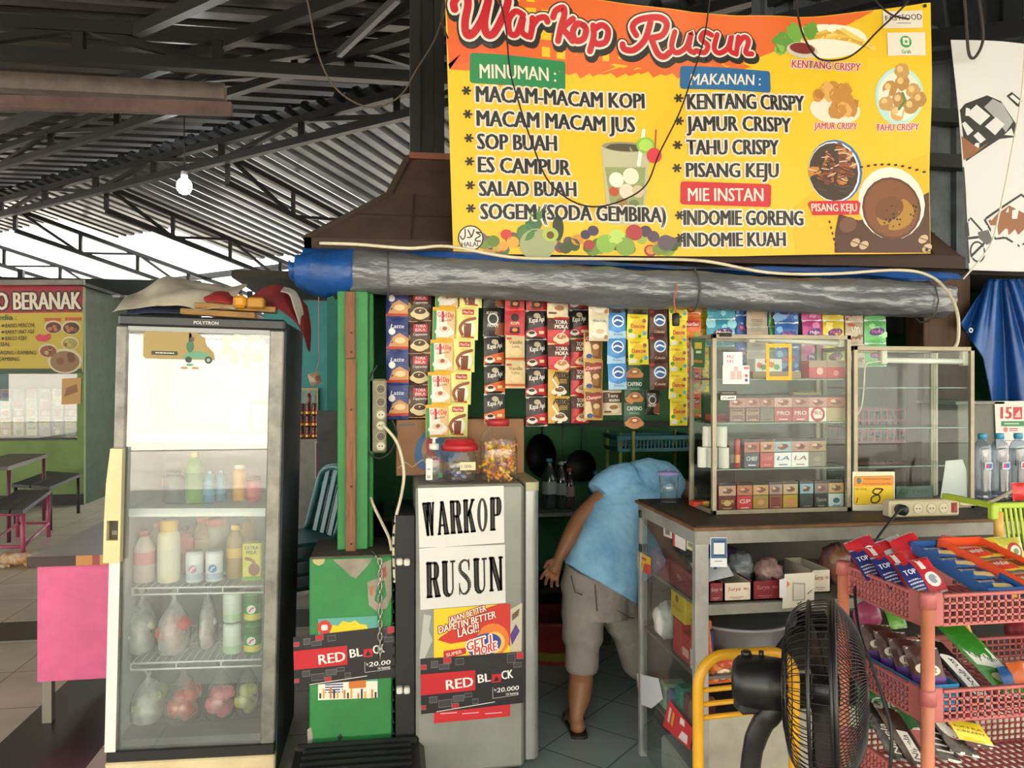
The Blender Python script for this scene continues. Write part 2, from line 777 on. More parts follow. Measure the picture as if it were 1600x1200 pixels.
for i in range(len(rows) - 1):
	(s0, h0), (s1, h1) = rows[i], rows[i + 1]
	k = int((s0 + 20.001) / .88)
	d0 = .8 if s0 < -12 else 1.6 if s0 < -10.4 else 3.0 if s0 < -8.6 else 5.2 if s0 < -6.5 else 9.6
	rib = i % 5 == 1 and s0 > -9.5
	d0 = 9.6 if rib else d0
	m.add([bpt(s0, -.2, h0), bpt(s1, -.2, h1), bpt(s1, d0, h1), bpt(s0, d0, h0)], [(0, 1, 2, 3)], SHEETB)
	if d0 < 9.6:
		ms.add([bpt(s0, d0, h0), bpt(s1, d0, h1), bpt(s1, 9.6, h1), bpt(s0, 9.6, h0)], [(0, 1, 2, 3)], SKYL)
m.build('ceiling_lower', kind='structure', base=False)
ms.build('ceiling_skylight', kind='structure', base=False)

STEEL = mt('0d0e10', .5, .3, dirt=.3)


def truss(p0, p1, z0, z1, dz, n, w=.05, name='roof_truss', label='', group=None):
	"""Top chord from z0 to z1, bottom chord dz lower, n bays with alternating diagonals."""
	m = MB()
	p0, p1 = Vector((p0[0], p0[1], z0)), Vector((p1[0], p1[1], z1))
	dn = Vector((0, 0, dz))
	m.bar(p0, p1, w, w, STEEL)
	m.bar(p0 - dn, p1 - dn, w, w, STEEL)
	for i in range(n + 1):
		a = p0.lerp(p1, i / n)
		m.bar(a, a - dn, w * .8, w * .8, STEEL)
		if i < n:
			b = p0.lerp(p1, (i + 1) / n)
			if i % 2:
				m.bar(a - dn, b, w * .6, w * .6, STEEL)
			else:
				m.bar(a, b - dn, w * .6, w * .6, STEEL)
	return m.build(name, label=label, cat='roof truss', group=group)


G = 'steel trusses carrying the market roof'
truss((-8, 6.0), (4.5, 6.0), 4.14, 4.14, .22, 13, .09, label='heavy black truss running level across the top, nearest the banner', group=G)
q = lambda s_, n: (E_ * s_ + N_ * n)
truss(q(-16, 4.18), q(-1, 4.18), 4.22, 4.22, .2, 12, .065, label='slim black truss sloping across the dark corrugated sheets above the hanging bulb', group=G)
truss(q(-18, RN - .05), q(4, RN - .05), 4.12, 4.12, .2, 18, .075, label='long black ridge truss where the dark and bright roof sheets meet', group=G)
m = MB()
m.bar((*q(-16, 3.66)[:2], 4.1), (*q(-1, 3.66)[:2], 4.1), .07, .09, STEEL)
m.build('roof_beam', label='plain black steel beam under the dark sheets, between two trusses', cat='roof beam', group=G)
for k, (s_, lb) in enumerate(((-7.1, 'black truss under the bright lower roof, first one behind the brown tiled stall roof'),
							  (-9.47, 'black truss under the bright lower roof, just past the hanging bulb'),
							  (-11.8, 'black truss under the bright lower roof, second past the hanging bulb'),
							  (-14.2, 'black truss under the white sky-lit roof above the striped food stall banner'),
							  (-16.6, 'faint black truss at the far white edge of the lower roof'))):
	truss(q(s_, RN + .1), q(s_, RN + 9.2), 4.02, 4.02 - 9.1 * SL, .3, 10, .06, label=lb, group=G)
for d, lb in ((3.2, 'black purlin crossing the middle of the bright lower roof'), (5.6, 'black purlin crossing the bright lower roof below the middle one'), (8.2, 'black purlin along the far low edge of the bright roof')):
	m = MB()
	z = 4.1 - d * SL
	m.bar((*q(-19, RN + d)[:2], z), (*q(-2, RN + d)[:2], z), .07, .1, STEEL)
	m.build('roof_beam', label=lb, cat='roof beam', group=G)
# two thick old timber beams under the dark sheets
m = MB()
a, b = at(-60, 125, 6.6), at(352, 146, 6.6)
m.bar((a.x, 6.6, a.z), (b.x, 6.6, b.z), .12, .13, mt('7a6e66', .85, dirt=.4, ds=3))
m.bar((a.x, 6.62, a.z - .16), (b.x + .05, 6.62, b.z - .12), .07, .1, mt('6b5450', .85, dirt=.4, ds=3))
m.build('timber_beam', label='grey-brown timber beam pair hung level below the black truss', cat='beam')
# rafters of the near bay
m = MB()
a, b = at(215, 48, 5.6), at(385, -30, 4.2)
m.bar(a, b, .06, .08, STEEL)
m.build('roof_beam', label='short black rafter slanting up from the heavy level truss', cat='roof beam', group=G)
m = MB()
a, b = at(530, 84, 5.6), at(622, -4, 4.6)
m.bar(a, b, .035, .05, mt('4a4b4e', .5, .4))
m.build('roof_beam', label='thin grey rafter slanting up beside the dark steel post', cat='roof beam', group=G)

# roof posts in the far bay
for px, y, z0, z1, lb in ((33, 13.5, 1.3, 3.4, 'thin black roof post above the neighbouring food stall banner'), (391, 12.5, 1.2, 3.0, 'thin black roof post rising behind the glass-door cooler')):
	p = at(px, 400, y)
	m = MB()
	m.box(p.x - .04, y - .04, 0, p.x + .04, y + .04, z1, STEEL)
	m.build('steel_post', label=lb, cat='post')

# right hand dark sheet wall behind the banners
m = MB()
rows = corr(2.35, 6.2, .2, .03)
vs, fs = [], []
for x, h in rows:
	vs += [(x, 4.75 - h, 1.9), (x, 4.75 - h, 4.25)]
for i in range(len(rows) - 1):
	fs.append((2 * i, 2 * i + 2, 2 * i + 3, 2 * i + 1))
m.add(vs, fs, mt('4b5158', .45, .5, dirt=.4))
for py in (182, 252):
	p = at(1470, py, 4.65)
	m.box(2.3, 4.62, p.z - .045, 6.2, 4.70, p.z + .045, STEEL)
m.build('wall_right', kind='structure', base=False)
m = MB()
for py, w in ((55, .11), (84, .06)):
	a = at(1448, py + 8, 4.4)
	b = at(1640, py - 14, 4.4)
	m.bar(a, b, .06, w, mt('1a1b1e', .3, .6))
m.build('roof_beam', label='glossy black double pipe beam above the white banner', cat='roof beam', group=G)

# stall shell
GREEN = mt('1f6b3a', .6, dirt=.35, ds=2.5)
m = MB()
m.box(-.1, 4.95, 0, 3.6, 5.05, 2.1, GREEN)
m.build('wall_back', kind='structure', base=False)
m = MB()
m.box(3.45, 3.6, 0, 3.55, 4.95, 2.1, mt('1d5a35', .6, dirt=.3))
m.build('wall_side_right', kind='structure', base=False)
m = MB()
m.box(-.16, 3.5, 0, -.1, 4.95, 2.1, mt('2b3b33', .7, dirt=.3))
m.build('wall_side_left', kind='structure', base=False)
m = MB()
m.box(-.3, 3.45, 2.1, 3.5, 5.1, 2.13, mt('2a2520', .9))
m.build('ceiling_stall', kind='structure', base=False)
# ------------------------------------------------------------------ glass-door cooler
CLX, CLY, CLW, CLD, CLH = -1.067, 3.1, .622, .60, 1.815
cooler = thing('display_cooler', 'tall silver glass-door drinks cooler with cream handle and black top band', 'cooler', (CLX, CLY, 0))
CT = math.radians(1.3)
cooler.rotation_euler = (0, CT, 0)
WM[cooler] = Matrix.Translation((CLX, CLY, 0)) @ Matrix.Rotation(CT, 4, 'Y')
STEELP = mt('8f8d86', .45, .4, dirt=.45, ds=9)
SIDE = mt('46505c', .5, .2, dirt=.6, ds=2.4, dcol='2d2622')
LINER = mt('c9cfcf', .45, dirt=.1)
m = MB()
D0 = .035
m.box(0, D0, .02, .03, CLD, CLH - .01, SIDE)
m.box(CLW - .03, D0, .02, CLW, CLD, CLH - .01, SIDE)
m.box(.03, CLD - .03, .02, CLW - .03, CLD, CLH - .01, LINER)
m.box(.03, D0, CLH - .07, CLW - .03, CLD - .03, CLH - .01, SIDE)
m.box(.03, D0, .02, CLW - .03, CLD - .03, .19, mt('5b605e', .6, dirt=.3))
m.box(.03, D0 + .02, .19, .036, CLD - .03, CLH - .07, LINER)
m.box(CLW - .036, D0 + .02, .19, CLW - .03, CLD - .03, CLH - .07, LINER)
m.box(0, 0, 0, CLW, .05, .118, mt('e2cfa4', .5, dirt=.2), .006)
m.build('cabinet_body', cooler, False)
m = MB()
m.box(.012, -.012, 1.772, CLW, D0 + .02, CLH, mt('2c2e33', .4, dirt=.2), .008)
m.M = FR((CLW * .53, -.0125, 1.786))
m.text('POLYTRON', 0, 0, .012, 'd8d8d4', 1, al='c')
m.build('header_band', cooler, False)
door = MB()
door.box(.006, -.006, .165, .046, D0, 1.772, STEELP, .005)
door.box(CLW - .058, -.006, .165, CLW - .004, D0, 1.772, STEELP, .005)
door.box(.046, 0, 1.755, CLW - .058, D0, 1.772, mt('9fa3a4', .4))
door.box(.006, -.006, .122, CLW - .004, D0, .165, mt('252524', .4, dirt=.2), .004)
door.box(.002, -.010, .165, .040, -.005, .88, mt('eeeae0', .4))
dr = door.build('door_frame', cooler, False)
gl = MB()
gl.grid(lambda u, v: (.046 + u * (CLW - .104), .006, .165 + v * 1.59), 1, 1,
		glassm('cooler_pane', 'f2f8f6', 3.0, 0, .24, 'dfe6e4', 2.6, .55))
gl.build('glass_pane', dr, False)
hd = MB()
CREAM = mt('e6d3a0', .4, dirt=.12)
hp = [(-.008, .885), (.048, .885), (.048, .96), (.040, .972), (.040, 1.03), (.048, 1.045), (.05, 1.31), (.006, 1.31), (-.004, 1.2)]
K = FR((0, -.01, 0))
hd.M = K
hd.prism([(-.008, .885), (.05, .885), (.05, .968), (-.008, .968)], .034, CREAM)
hd.prism([(-.008, 1.042), (.05, 1.042), (.05, 1.31), (.008, 1.31), (-.004, 1.18)], .034, CREAM)
hd.prism([(-.008, .968), (.002, .968), (.002, 1.042), (-.008, 1.042)], .034, CREAM)
hd.prism([(.042, .968), (.05, .968), (.05, 1.042), (.042, 1.042)], .034, CREAM)
hd.prism([(.002, .968), (.042, .968), (.042, 1.042), (.002, 1.042)], .006, mt('4a463c', .5, dirt=.5))
hd.rect(.012, .985, .03, 1.0, '8b8577', 14)
hd.build('handle', dr, False, label='cream plastic door handle with a recessed lock')
for z, solid in ((1.357, 1), (1.066, 1), (.757, 0), (.465, 0)):
	s = MB()
	if solid:
		s.box(.04, .09, z - .012, CLW - .04, CLD - .05, z, mt('dfe6e4', .3))
		s.box(.04, .075, z - .03, CLW - .04, .09, z + .002, mt('e8eeec', .35))
	else:
		W_ = mt('e9eeec', .35)
		for y in (.08, .30, CLD - .06):
			s.tube([(.06, y, z), (CLW - .06, y, z)], .004, W_, 6)
		s.tube([(.06, .08, z - .025), (CLW - .06, .08, z - .025)], .004, W_, 6)
		for k in range(19):
			x = .06 + (CLW - .12) * k / 18
			s.tube([(x, .08, z - .004), (x, CLD - .06, z - .004)], .0022, W_, 5)
			if k % 6 == 0:
				s.tube([(x, .08, z), (x, .08, z - .025)], .003, W_, 5)
	s.build('shelf', cooler, False)
s = MB()
s.tube([(.12, .12, 1.72), (CLW - .12, .12, 1.72)], .013, mt('fbfdff', .4, emit=11), 10)
s.build('lamp_tube', cooler, False)
# delivery sticker on the pane
s = MB(FR((.10, .004, 1.63)), .0004)
s.rrect(0, .02, .175, .125, 'a08a52', 1, .014)
s.poly([(.165, .02), (.262, .02), (.255, .05), (.235, .07), (.222, .105), (.19, .125), (.165, .125)], 'a08a52', 1)
s.rrect(.03, .035, .125, .05, '2c3433', 2, .003)
s.scrawl(.045, .039, .07, .009, 1, 'd8d8c8', 3)
s.poly([(.135, .025), (.245, .025), (.235, .045), (.2, .055), (.16, .045)], '5f9a7c', 2)
s.disc(.17, .07, .014, '3f6a55', 3, .022)
s.disc(.176, .098, .009, '5b4a35', 3)
s.disc(.238, .02, .014, '2a3a38', 3)
s.disc(.238, .02, .007, '9aa', 4) if False else s.disc(.238, .02, .007, '99aaaa', 4)
s.disc(.165, .02, .012, '2a3a38', 3)
for u, v, c in ((.17, .0, '5f9a7c'), (.15, -.012, 'b08a4a'), (.19, -.012, 'b08a4a')):
	s.disc(u, v, .014, c, 2, .005)
s.build('sticker', dr, False, label='worn brown sticker of a three-wheeled delivery scooter')
s = MB(FR((.40, .012, 1.64)), .0004)
for k in range(26):
	s.disc(R.uniform(0, .13), R.uniform(0, .1), R.uniform(.01, .02), R.choice(['4f8f4a', '7fae3c', 'd9cf4a', '2f7fa6', '69a84c', 'e3b53a']), 1 + k * .1, n=8)
s.build('printed_strip', cooler, False, label='faded printed strip of fruit and leaves')


def cool(px, py, yl):
	"""World point for a pixel on the cooler's inside plane at local depth yl."""
	return at(px, py, CLY + yl)


def bottle(name, label, cat, loc, r, h, body, cap, neck=.35, label_c=None, lz=(.25, .6), group=None, glass=None, sx=1, sy=1, pw=2.0, cap_h=.02, cap_r=None):
	t = thing(name, label, cat, loc, 0, group)
	b = MB()
	hn = h * (1 - neck)
	b.lathe([(r * .9, 0), (r, .006), (r, hn * .93), (r * .93, hn), (r * .45, hn + (h - hn) * .55), (r * .36, hn + (h - hn) * .7), (r * .36, h - cap_h)], body, 16, sx=sx, sy=sy, pw=pw)
	if label_c:
		b.lathe([(r * 1.012, h * lz[0]), (r * 1.012, h * lz[1])], label_c, 16, cap=False, sx=sx, sy=sy, pw=pw)
	b.build('bottle_body', t, False)
	c = MB()
	cr = cap_r or r * .44
	c.lathe([(cr, h - cap_h), (cr, h - .003), (cr * .8, h)], cap, 12)
	c.build('cap', t, False)
	return t


def can(label, loc, r, h, body, band, top='b9bcbd', group=None, pic=None):
	t = thing('drink_can', label, 'drink can', loc, 0, group)
	b = MB()
	b.lathe([(r * .85, 0), (r, h * .06), (r, h * .93), (r * .84, h)], body, 18)
	b.lathe([(r * 1.01, h * .1), (r * 1.01, h * .3)], band[0], 18, cap=False)
	b.lathe([(r * 1.01, h * .62), (r * 1.01, h * .9)], band[1], 18, cap=False)
	if pic:
		K = FR((0, -r * 1.03, h * .46))
		b.M = K
		b.disc(0, 0, r * .5, pic[0], 1)
		b.stroke([(-r * .2, -r * .2), (0, r * .1), (r * .25, r * .2)], r * .18, pic[1], 2)
		b.M = Matrix()
	b.build('can_body', t, False)
	b = MB()
	b.lathe([(r * .84, h), (r * .84, h + .003), (r * .78, h + .001)], mt(top, .3, .8), 18)
	b.build('lid', t, False)
	return t


def pix_item(px, py, yl, z):
	p = cool(px, py, yl)
	return (p.x, p.y, z)


ZA, ZB, ZC, ZD = 1.066, .761, .469, .192
# upper shelf
bottle('drink_bottle', 'tall green drink bottle on the cooler shelf above the sauces', 'bottle', pix_item(304, 760, .2, ZA), .036, .205, mt('5c9a3c', .3), mt('e8d27a', .4), .25, mt('3f7f35', .4), group=None)
for k, px in enumerate((327, 345)):
	bottle('water_bottle', ('teal blue bottle next to the tall green one in the cooler', 'teal blue bottle beside the jar of red sauce in the cooler')[k], 'bottle', pix_item(px, 770, .2 + .03 * k, ZA), .024, .13, mt('2f86a8', .25), mt('4aa0bd', .3), .2, mt('3c93b4', .4))
bottle('sauce_jar', 'clear jar of orange syrup beside the red jar in the cooler', 'jar', pix_item(375, 770, .24, ZA), .03, .15, mt('d9962f', .3), mt('e9e6df', .4), .2, cap_r=.024)
bottle('sauce_jar', 'squat red jar at the end of the upper cooler shelf', 'jar', pix_item(397, 770, .19, ZA), .033, .105, mt('b52a33', .3), mt('3c2a26', .4), .16, mt('c93f46', .4), cap_r=.027)
bottle('syrup_bottle', 'dark grey-blue bottle at the hinge side of the upper cooler shelf', 'bottle', pix_item(272, 770, .22, ZA), .045, .13, mt('4a5a66', .3), mt('3a4650', .4), .2, cap_r=.03)
# top shelf
t = thing('food_tub', 'blue lidded plastic tub on the topmost cooler shelf', 'tub', pix_item(378, 650, .25, 1.359))
b = MB(); b.lathe([(.05, 0), (.058, .09)], mt('b9cbd3', .3), 20); b.build('tub_body', t, False)
b = MB(); b.lathe([(.062, .09), (.062, .108), (.05, .114)], mt('58a6cf', .35), 20); b.build('lid', t, False)
t = thing('food_tub', 'cream paper cup beside the blue tub on the topmost cooler shelf', 'cup', pix_item(408, 650, .2, 1.359))
b = MB(); b.lathe([(.03, 0), (.04, .11)], mt('e3d5b8', .4), 18); b.build('tub_body', t, False)
b = MB(); b.lathe([(.042, .11), (.042, .12)], mt('d6ad6b', .4), 18); b.build('lid', t, False)
# sauce shelf
bottle('sauce_bottle', 'white and pink squeeze bottle first on the middle wire shelf', 'bottle', pix_item(226, 880, .16, ZB), .040, .205, mt('d9c7c6', .4), mt('b8434c', .4), .3, mt('e08f95', .5), (.35, .6))
bottle('sauce_bottle', 'pink-capped clear bottle behind the mayonnaise bottle', 'bottle', pix_item(246, 880, .30, ZB), .034, .21, mt('c9b7ab', .35), mt('c93c50', .4), .3, mt('d98a90', .5))
bottle('sauce_bottle', 'fat cream mayonnaise bottle with a bright yellow spout cap', 'bottle', pix_item(264, 880, .15, ZB), .043, .245, mt('ece3c4', .35), mt('e8b51f', .4), .22, mt('e3dfcc', .5), (.12, .55), cap_h=.055, cap_r=.034)
bottle('sauce_bottle', 'red chilli bottle with black shoulder behind the white cans', 'bottle', pix_item(290, 880, .28, ZB), .036, .20, mt('9c2f30', .35), mt('2a2222', .4), .3, mt('d9565a', .5), (.45, .75))
bottle('sauce_bottle', 'amber bottle with orange cap behind the two white cans', 'bottle', pix_item(316, 880, .30, ZB), .036, .23, mt('9a7b52', .3), mt('d9622c', .4), .3, mt('b9a387', .5), cap_r=.022)
bottle('sauce_bottle', 'clear jar with a wide orange-red lid behind the cans', 'jar', pix_item(338, 880, .32, ZB), .042, .22, mt('a7a99f', .3), mt('d3502a', .4), .18, None, cap_h=.03, cap_r=.042)
can('white can with a pink swirl, first of two on the sauce shelf', pix_item(304, 895, .13, ZB), .033, .122, mt('dfe4ea', .3), (mt('b9c6d6', .35), mt('eef0f3', .35)), pic=('c98fa8', 'f3f3f5'))
can('white can with a blue label beside the pink swirl can', pix_item(335, 895, .13, ZB), .033, .122, mt('dfe6ee', .3), (mt('aebfd6', .35), mt('f0f2f5', .35)), pic=('3f83c4', 'dfeaf5'))
bottle('sauce_bottle', 'brown sauce bottle with a yellow cap beside the milk carton', 'bottle', pix_item(368, 880, .17, ZB), .036, .215, mt('a98a5c', .35), mt('e6bd2a', .4), .28, mt('d9b04a', .5), (.4, .58), cap_r=.018)
bottle('sauce_bottle', 'tall honey bottle with dark cap at the back of the sauce shelf', 'bottle', pix_item(388, 880, .34, ZB), .038, .25, mt('b5912f', .3), mt('3a3530', .4), .35)
p = pix_item(395, 890, .13, ZB)
t = thing('milk_carton', 'yellow carton of chocolate milk standing on the wire shelf', 'carton', p)
b = MB(); b.box(-.036, -.025, 0, .036, .025, .15, mt('d9d23a', .4), .003)
b.M = FR((-.036, -.0255, 0))
b.text('EXTRA', .036, .125, .014, '2c3a7a', 1, al='c', w=.05)
b.text('MILK', .036, .107, .014, '2c3a7a', 1, al='c', w=.04)
b.disc(.045, .045, .022, '8a4a2a', 1, .026)
b.stroke([(.015, .09), (.04, .08), (.05, .06)], .012, '9a5a33', 2, 4)
b.rect(0, 0, .072, .018, '6ea23a', 1)
b.build('carton_body', t, False)
# can shelf
k = 0
for px, dz, lb in ((363, 0, 'pale sweating can, lower of the two beside the green cans'), (363, .126, 'pale sweating can stacked on another beside the green cans')):
	can(lb, pix_item(px, 990, .13, ZC + dz), .036, .122, mt('cfdcd2', .45), (mt('a9c9a0', .5), mt('dbe2de', .5)))
for px, dz, lb in ((395, 0, 'green milk drink can at the bottom by the door post'), (395, .126, 'green milk drink can with red bear mark on top of another')):
	can(lb, pix_item(px, 990, .12, ZC + dz), .034, .122, mt('2f8a45', .35), (mt('d8cf5a', .4), mt('1f6a3a', .4)), pic=('e6ebe6', 'c23a35'))


def bag(label, loc, rx, ry, h, film, fill=None, cat='bag', name='plastic_bag', seed=1, n=9, fr=.03):
	"""Knotted clear bag: crinkled film round a heap of contents."""
	t = thing(name, label, cat, loc)
	rr = random.Random(seed)
	if fill:
		b = MB()
		for k in range(n):
			a = k * 2.4
			q = math.sqrt((k + .5) / n) * .62
			b.ell((rx * q * math.cos(a), ry * q * math.sin(a), fr + h * .5 * (k % 3) / 3), fr * rr.uniform(.85, 1.1), fr, fr * rr.uniform(.8, 1), fill[k % len(fill)], 10, 7, .12)
		b.build('contents', t, False, kind='stuff')
	b = MB()
	prof = [(.55, 0), (.95, .08), (1, .3), (.85, .55), (.45, .75), (.12, .86), (.16, .93), (.3, 1)]
	vs, fs = [], []
	S = 18
	for r, z in prof:
		for k in range(S):
			a = 2 * PI * k / S
			j = 1 + .16 * mnoise.noise(Vector((math.cos(a) * 2, math.sin(a) * 2, z * 4 + seed)))
			vs.append((rx * r * j * math.cos(a), ry * r * j * math.sin(a), z * h))
	for i in range(len(prof) - 1):
		for k in range(S):
			fs.append((i * S + k, i * S + (k + 1) % S, (i + 1) * S + (k + 1) % S, (i + 1) * S + k))
	b.add(vs, fs, film, True)
	b.build('film', t, False)
	return t


FILM = glassm('clear_film', 'f6f8f8', 1.6, .12, .16, 'e9ecec', 22, .5)
FILMW = glassm('milky_film', 'f4f6f6', 1.6, .15, .5, 'f6f6f6', 14, .42)
bag('white frosted bag of rice cakes on the can shelf by the hinge', pix_item(222, 990, .2, ZC), .06, .09, .245, FILMW, [mt('d8d2c2', .6)], seed=2, n=8, fr=.034)
bag('frosted bag holding a red dragon fruit on the can shelf', pix_item(272, 990, .17, ZC), .062, .09, .25, FILMW, [mt('cf4a4a', .5, dirt=.5, ds=30, dcol='e8b0a0'), mt('d9636a', .5)], seed=5, n=7, fr=.04)
bag('slim white bag of ice pops between fruit bag and cans', pix_item(325, 990, .22, ZC), .038, .08, .255, FILMW, [mt('d98f9c', .5), mt('e3dcd8', .5)], seed=8, n=8, fr=.024)
bag('misty bag of leafy greens in the cooler bottom by the hinge', pix_item(232, 1110, .2, ZD), .068, .1, .2, FILMW, [mt('7f9a4c', .6), mt('a9b45e', .6)], seed=11, n=9, fr=.034)
bag('clear bag of ripe red tomatoes in the cooler bottom', pix_item(287, 1110, .17, ZD), .07, .1, .225, FILM, [mt('c8322a', .3), mt('d4482f', .3)], seed=14, n=12, fr=.034)
bag('clear bag of pink guavas beside the tomatoes', pix_item(345, 1110, .18, ZD), .056, .09, .225, FILM, [mt('cf4058', .35), mt('d9606c', .35)], seed=17, n=8, fr=.034)
bag('yellow-green bag of mustard leaves leaning at the cooler door post', pix_item(386, 1110, .2, ZD), .045, .09, .23, FILM, [mt('a9ad3c', .5), mt('c6c25a', .5)], seed=21, n=8, fr=.03)

# things lying on top of the cooler
ZT = CLH + .012


def cloth(name, label, cat, ctrl, mat, nu=24, nv=10, amp=.02, seed=0, th=.006, sc=7):
	"""Crumpled cloth from a list of rows of points (each row a polyline)."""
	rows = [crm(r, 6) for r in ctrl]
	n = len(rows[0])
	cols = []
	for i in range(n):
		cols.append(crm([r[i] for r in rows], 4))
	k = len(cols[0])
	b = MB()
	vs, fs = [], []
	for i in range(n):
		for j in range(k):
			p = cols[i][j]
			d = mnoise.noise_vector(p * sc + Vector((seed, seed * 2, 0))) * amp
			d.y += abs(mnoise.noise(p * sc * 2.3)) * amp * 1.3
			vs.append(p + d)
	for i in range(n - 1):
		for j in range(k - 1):
			fs.append((i * k + j, (i + 1) * k + j, (i + 1) * k + j + 1, i * k + j + 1))
	b.add(vs, fs, mat, True)
	o = b.build(name, label=label, cat=cat)
	md = o.modifiers.new('thick', 'SOLIDIFY')
	md.thickness = th
	md.offset = 0
	return smoothed(o, 1)


def tp(px, py, y):
	return at(px, py, y)


cloth('tarp_sheet', 'crumpled grey-beige tarp sheet heaped on top of the cooler', 'tarp',
	  [[tp(178, 487, 3.12), tp(240, 482, 3.1), tp(300, 480, 3.1), tp(365, 484, 3.1)],
	   [tp(190, 470, 3.2), tp(238, 456, 3.2), tp(300, 458, 3.2), tp(380, 462, 3.2)],
	   [tp(215, 458, 3.35), tp(243, 438, 3.35), tp(310, 440, 3.35), tp(385, 448, 3.35)],
	   [tp(225, 474, 3.6), tp(250, 460, 3.6), tp(310, 462, 3.6), tp(375, 466, 3.6)]], mt('b3aa9c', .7, dirt=.25), amp=.036, seed=3, sc=9)
cloth('cloth_bundle', 'dark blue folded cloth under the planks on the cooler', 'cloth',
	  [[tp(195, 491, 3.09), tp(240, 489, 3.09), tp(305, 490, 3.09)], [tp(200, 480, 3.2), tp(245, 478, 3.2), tp(305, 480, 3.2)], [tp(205, 484, 3.3), tp(250, 483, 3.3), tp(300, 484, 3.3)]], mt('2c3352', .8), amp=.012, seed=5)
for a, b_, y, c, lb in (((308, 478), (432, 485), 3.16, 'a5793f', 'upper light wooden plank lying across the cooler top'), ((285, 487), (400, 494), 3.10, '9b7440', 'lower wooden plank on the front edge of the cooler top')):
	m = MB()
	p, q2 = at(*a, y), at(*b_, y)
	m.bar(p, q2, .07, .022, mt(c, .7, dirt=.4, ds=14, stretch=(1, 6, 6)), r=.002)
	m.build('wooden_plank', label=lb, cat='plank')
cloth('red_cloth', 'dark red cloth slung over the cooler corner', 'cloth',
	  [[tp(392, 468, 3.3), tp(425, 447, 3.22), tp(452, 455, 3.22), tp(482, 478, 3.3)],
	   [tp(398, 478, 3.26), tp(430, 468, 3.16), tp(462, 488, 3.2), tp(488, 512, 3.3)],
	   [tp(404, 486, 3.24), tp(436, 484, 3.12), tp(468, 514, 3.2), tp(486, 550, 3.3)]], mt('7c1c22', .85, dirt=.4), amp=.018, seed=9)
cloth('red_cloth', 'small red cloth wad between the tarp sheet and the yellow box on the cooler', 'cloth',
	  [[tp(318, 462, 3.22), tp(340, 455, 3.22), tp(364, 460, 3.22)], [tp(316, 468, 3.15), tp(340, 464, 3.13), tp(366, 468, 3.15)], [tp(320, 474, 3.12), tp(342, 473, 3.1), tp(362, 474, 3.12)]], mt('9a2a2c', .85), amp=.012, seed=15)
cloth('grey_rag', 'grey-white rag hanging over the red cloth at the cooler corner', 'rag',
	  [[tp(436, 456, 3.12), tp(452, 462, 3.12), tp(462, 485, 3.15), tp(470, 512, 3.2)],
	   [tp(441, 450, 3.2), tp(462, 458, 3.2), tp(474, 482, 3.24), tp(476, 508, 3.28)]], mt('b4ada4', .8, dirt=.3), amp=.012, seed=12)
m = MB()
p = at(378, 474, 3.12)
m.box(p.x - .03, p.y - .03, p.z - .02, p.x + .02, p.y + .04, p.z + .03, mt('d2901f', .5, dirt=.2), .012)
m.box(p.x + .022, p.y - .03, p.z - .02, p.x + .085, p.y + .04, p.z + .022, mt('b07a1f', .5, dirt=.3), .006)
m.build('sponge_box', label='yellow plastic bottle head and box between cloths on the cooler', cat='box')
# ------------------------------------------------------------------ printed sheets seen face-on
class Sheet(MB):
	"""A printed sheet in a plane y = const facing the street; points are taken from photo pixels on that plane."""

	def __init__(s, y, x0=0.0, z0=0.0, eps=.0006):
		super().__init__(FR((x0, y, z0)), eps)
		s.y, s.x0, s.z0 = y, x0, z0

	def q(s, px, py):
		p = at(px, py, s.y)
		return (p.x - s.x0, p.z - s.z0)

	def k(s, px, py):
		d = ray(px, py)
		return s.y / d.y / FPX

	def back(s, pts, m, th=.0012):
		return s.prism([s.q(*p) for p in pts][::-1] if False else [s.q(*p) for p in pts], th, m, -th)

	def ppoly(s, pts, m, l=1):
		return s.poly([s.q(*p) for p in pts], m, l)

	def prect(s, x0, y0, x1, y1, m, l=1):
		return s.ppoly([(x0, y1), (x1, y1), (x1, y0), (x0, y0)], m, l)

	def prr(s, x0, y0, x1, y1, m, l=1, r=6):
		a, b = s.q(x0, y1), s.q(x1, y0)
		return s.rrect(a[0], a[1], b[0], b[1], m, l, r * s.k(x0, y0))

	def pdisc(s, px, py, r, m, l=1, ry=None, **kw):
		c = s.q(px, py)
		k = s.k(px, py)
		return s.disc(c[0], c[1], r * k, m, l, (ry or r) * k, **kw)

	def pstroke(s, pts, w, m, l=1, smooth=0, cap=True):
		k = s.k(*pts[0])
		ww = [x * k for x in w] if isinstance(w, (list, tuple)) else w * k
		return s.stroke([s.q(*p) for p in pts], ww, m, l, smooth, cap)

	def ptext(s, t, a, b, h, m, l=3, bold=.012, shear=0.0, halo=None, hw=.05):
		"""Text whose baseline runs from pixel a to pixel b, cap height h pixels."""
		A, B = Vector(s.q(*a)), Vector(s.q(*b))
		w = (B - A).length
		rot = math.degrees(math.atan2(B.y - A.y, B.x - A.x))
		hh = h * s.k(*a)
		if halo:
			for du, dv in ((1, 0), (-1, 0), (0, 1), (0, -1), (.7, .7), (-.7, .7), (.7, -.7), (-.7, -.7)):
				s.text(t, A.x + du * hw * hh, A.y + dv * hw * hh, hh, halo, l - 1 + .05 * du + .03 * dv, w, bold, shear, 'l', rot)
		return s.text(t, A.x, A.y, hh, m, l, w, bold, shear, 'l', rot)


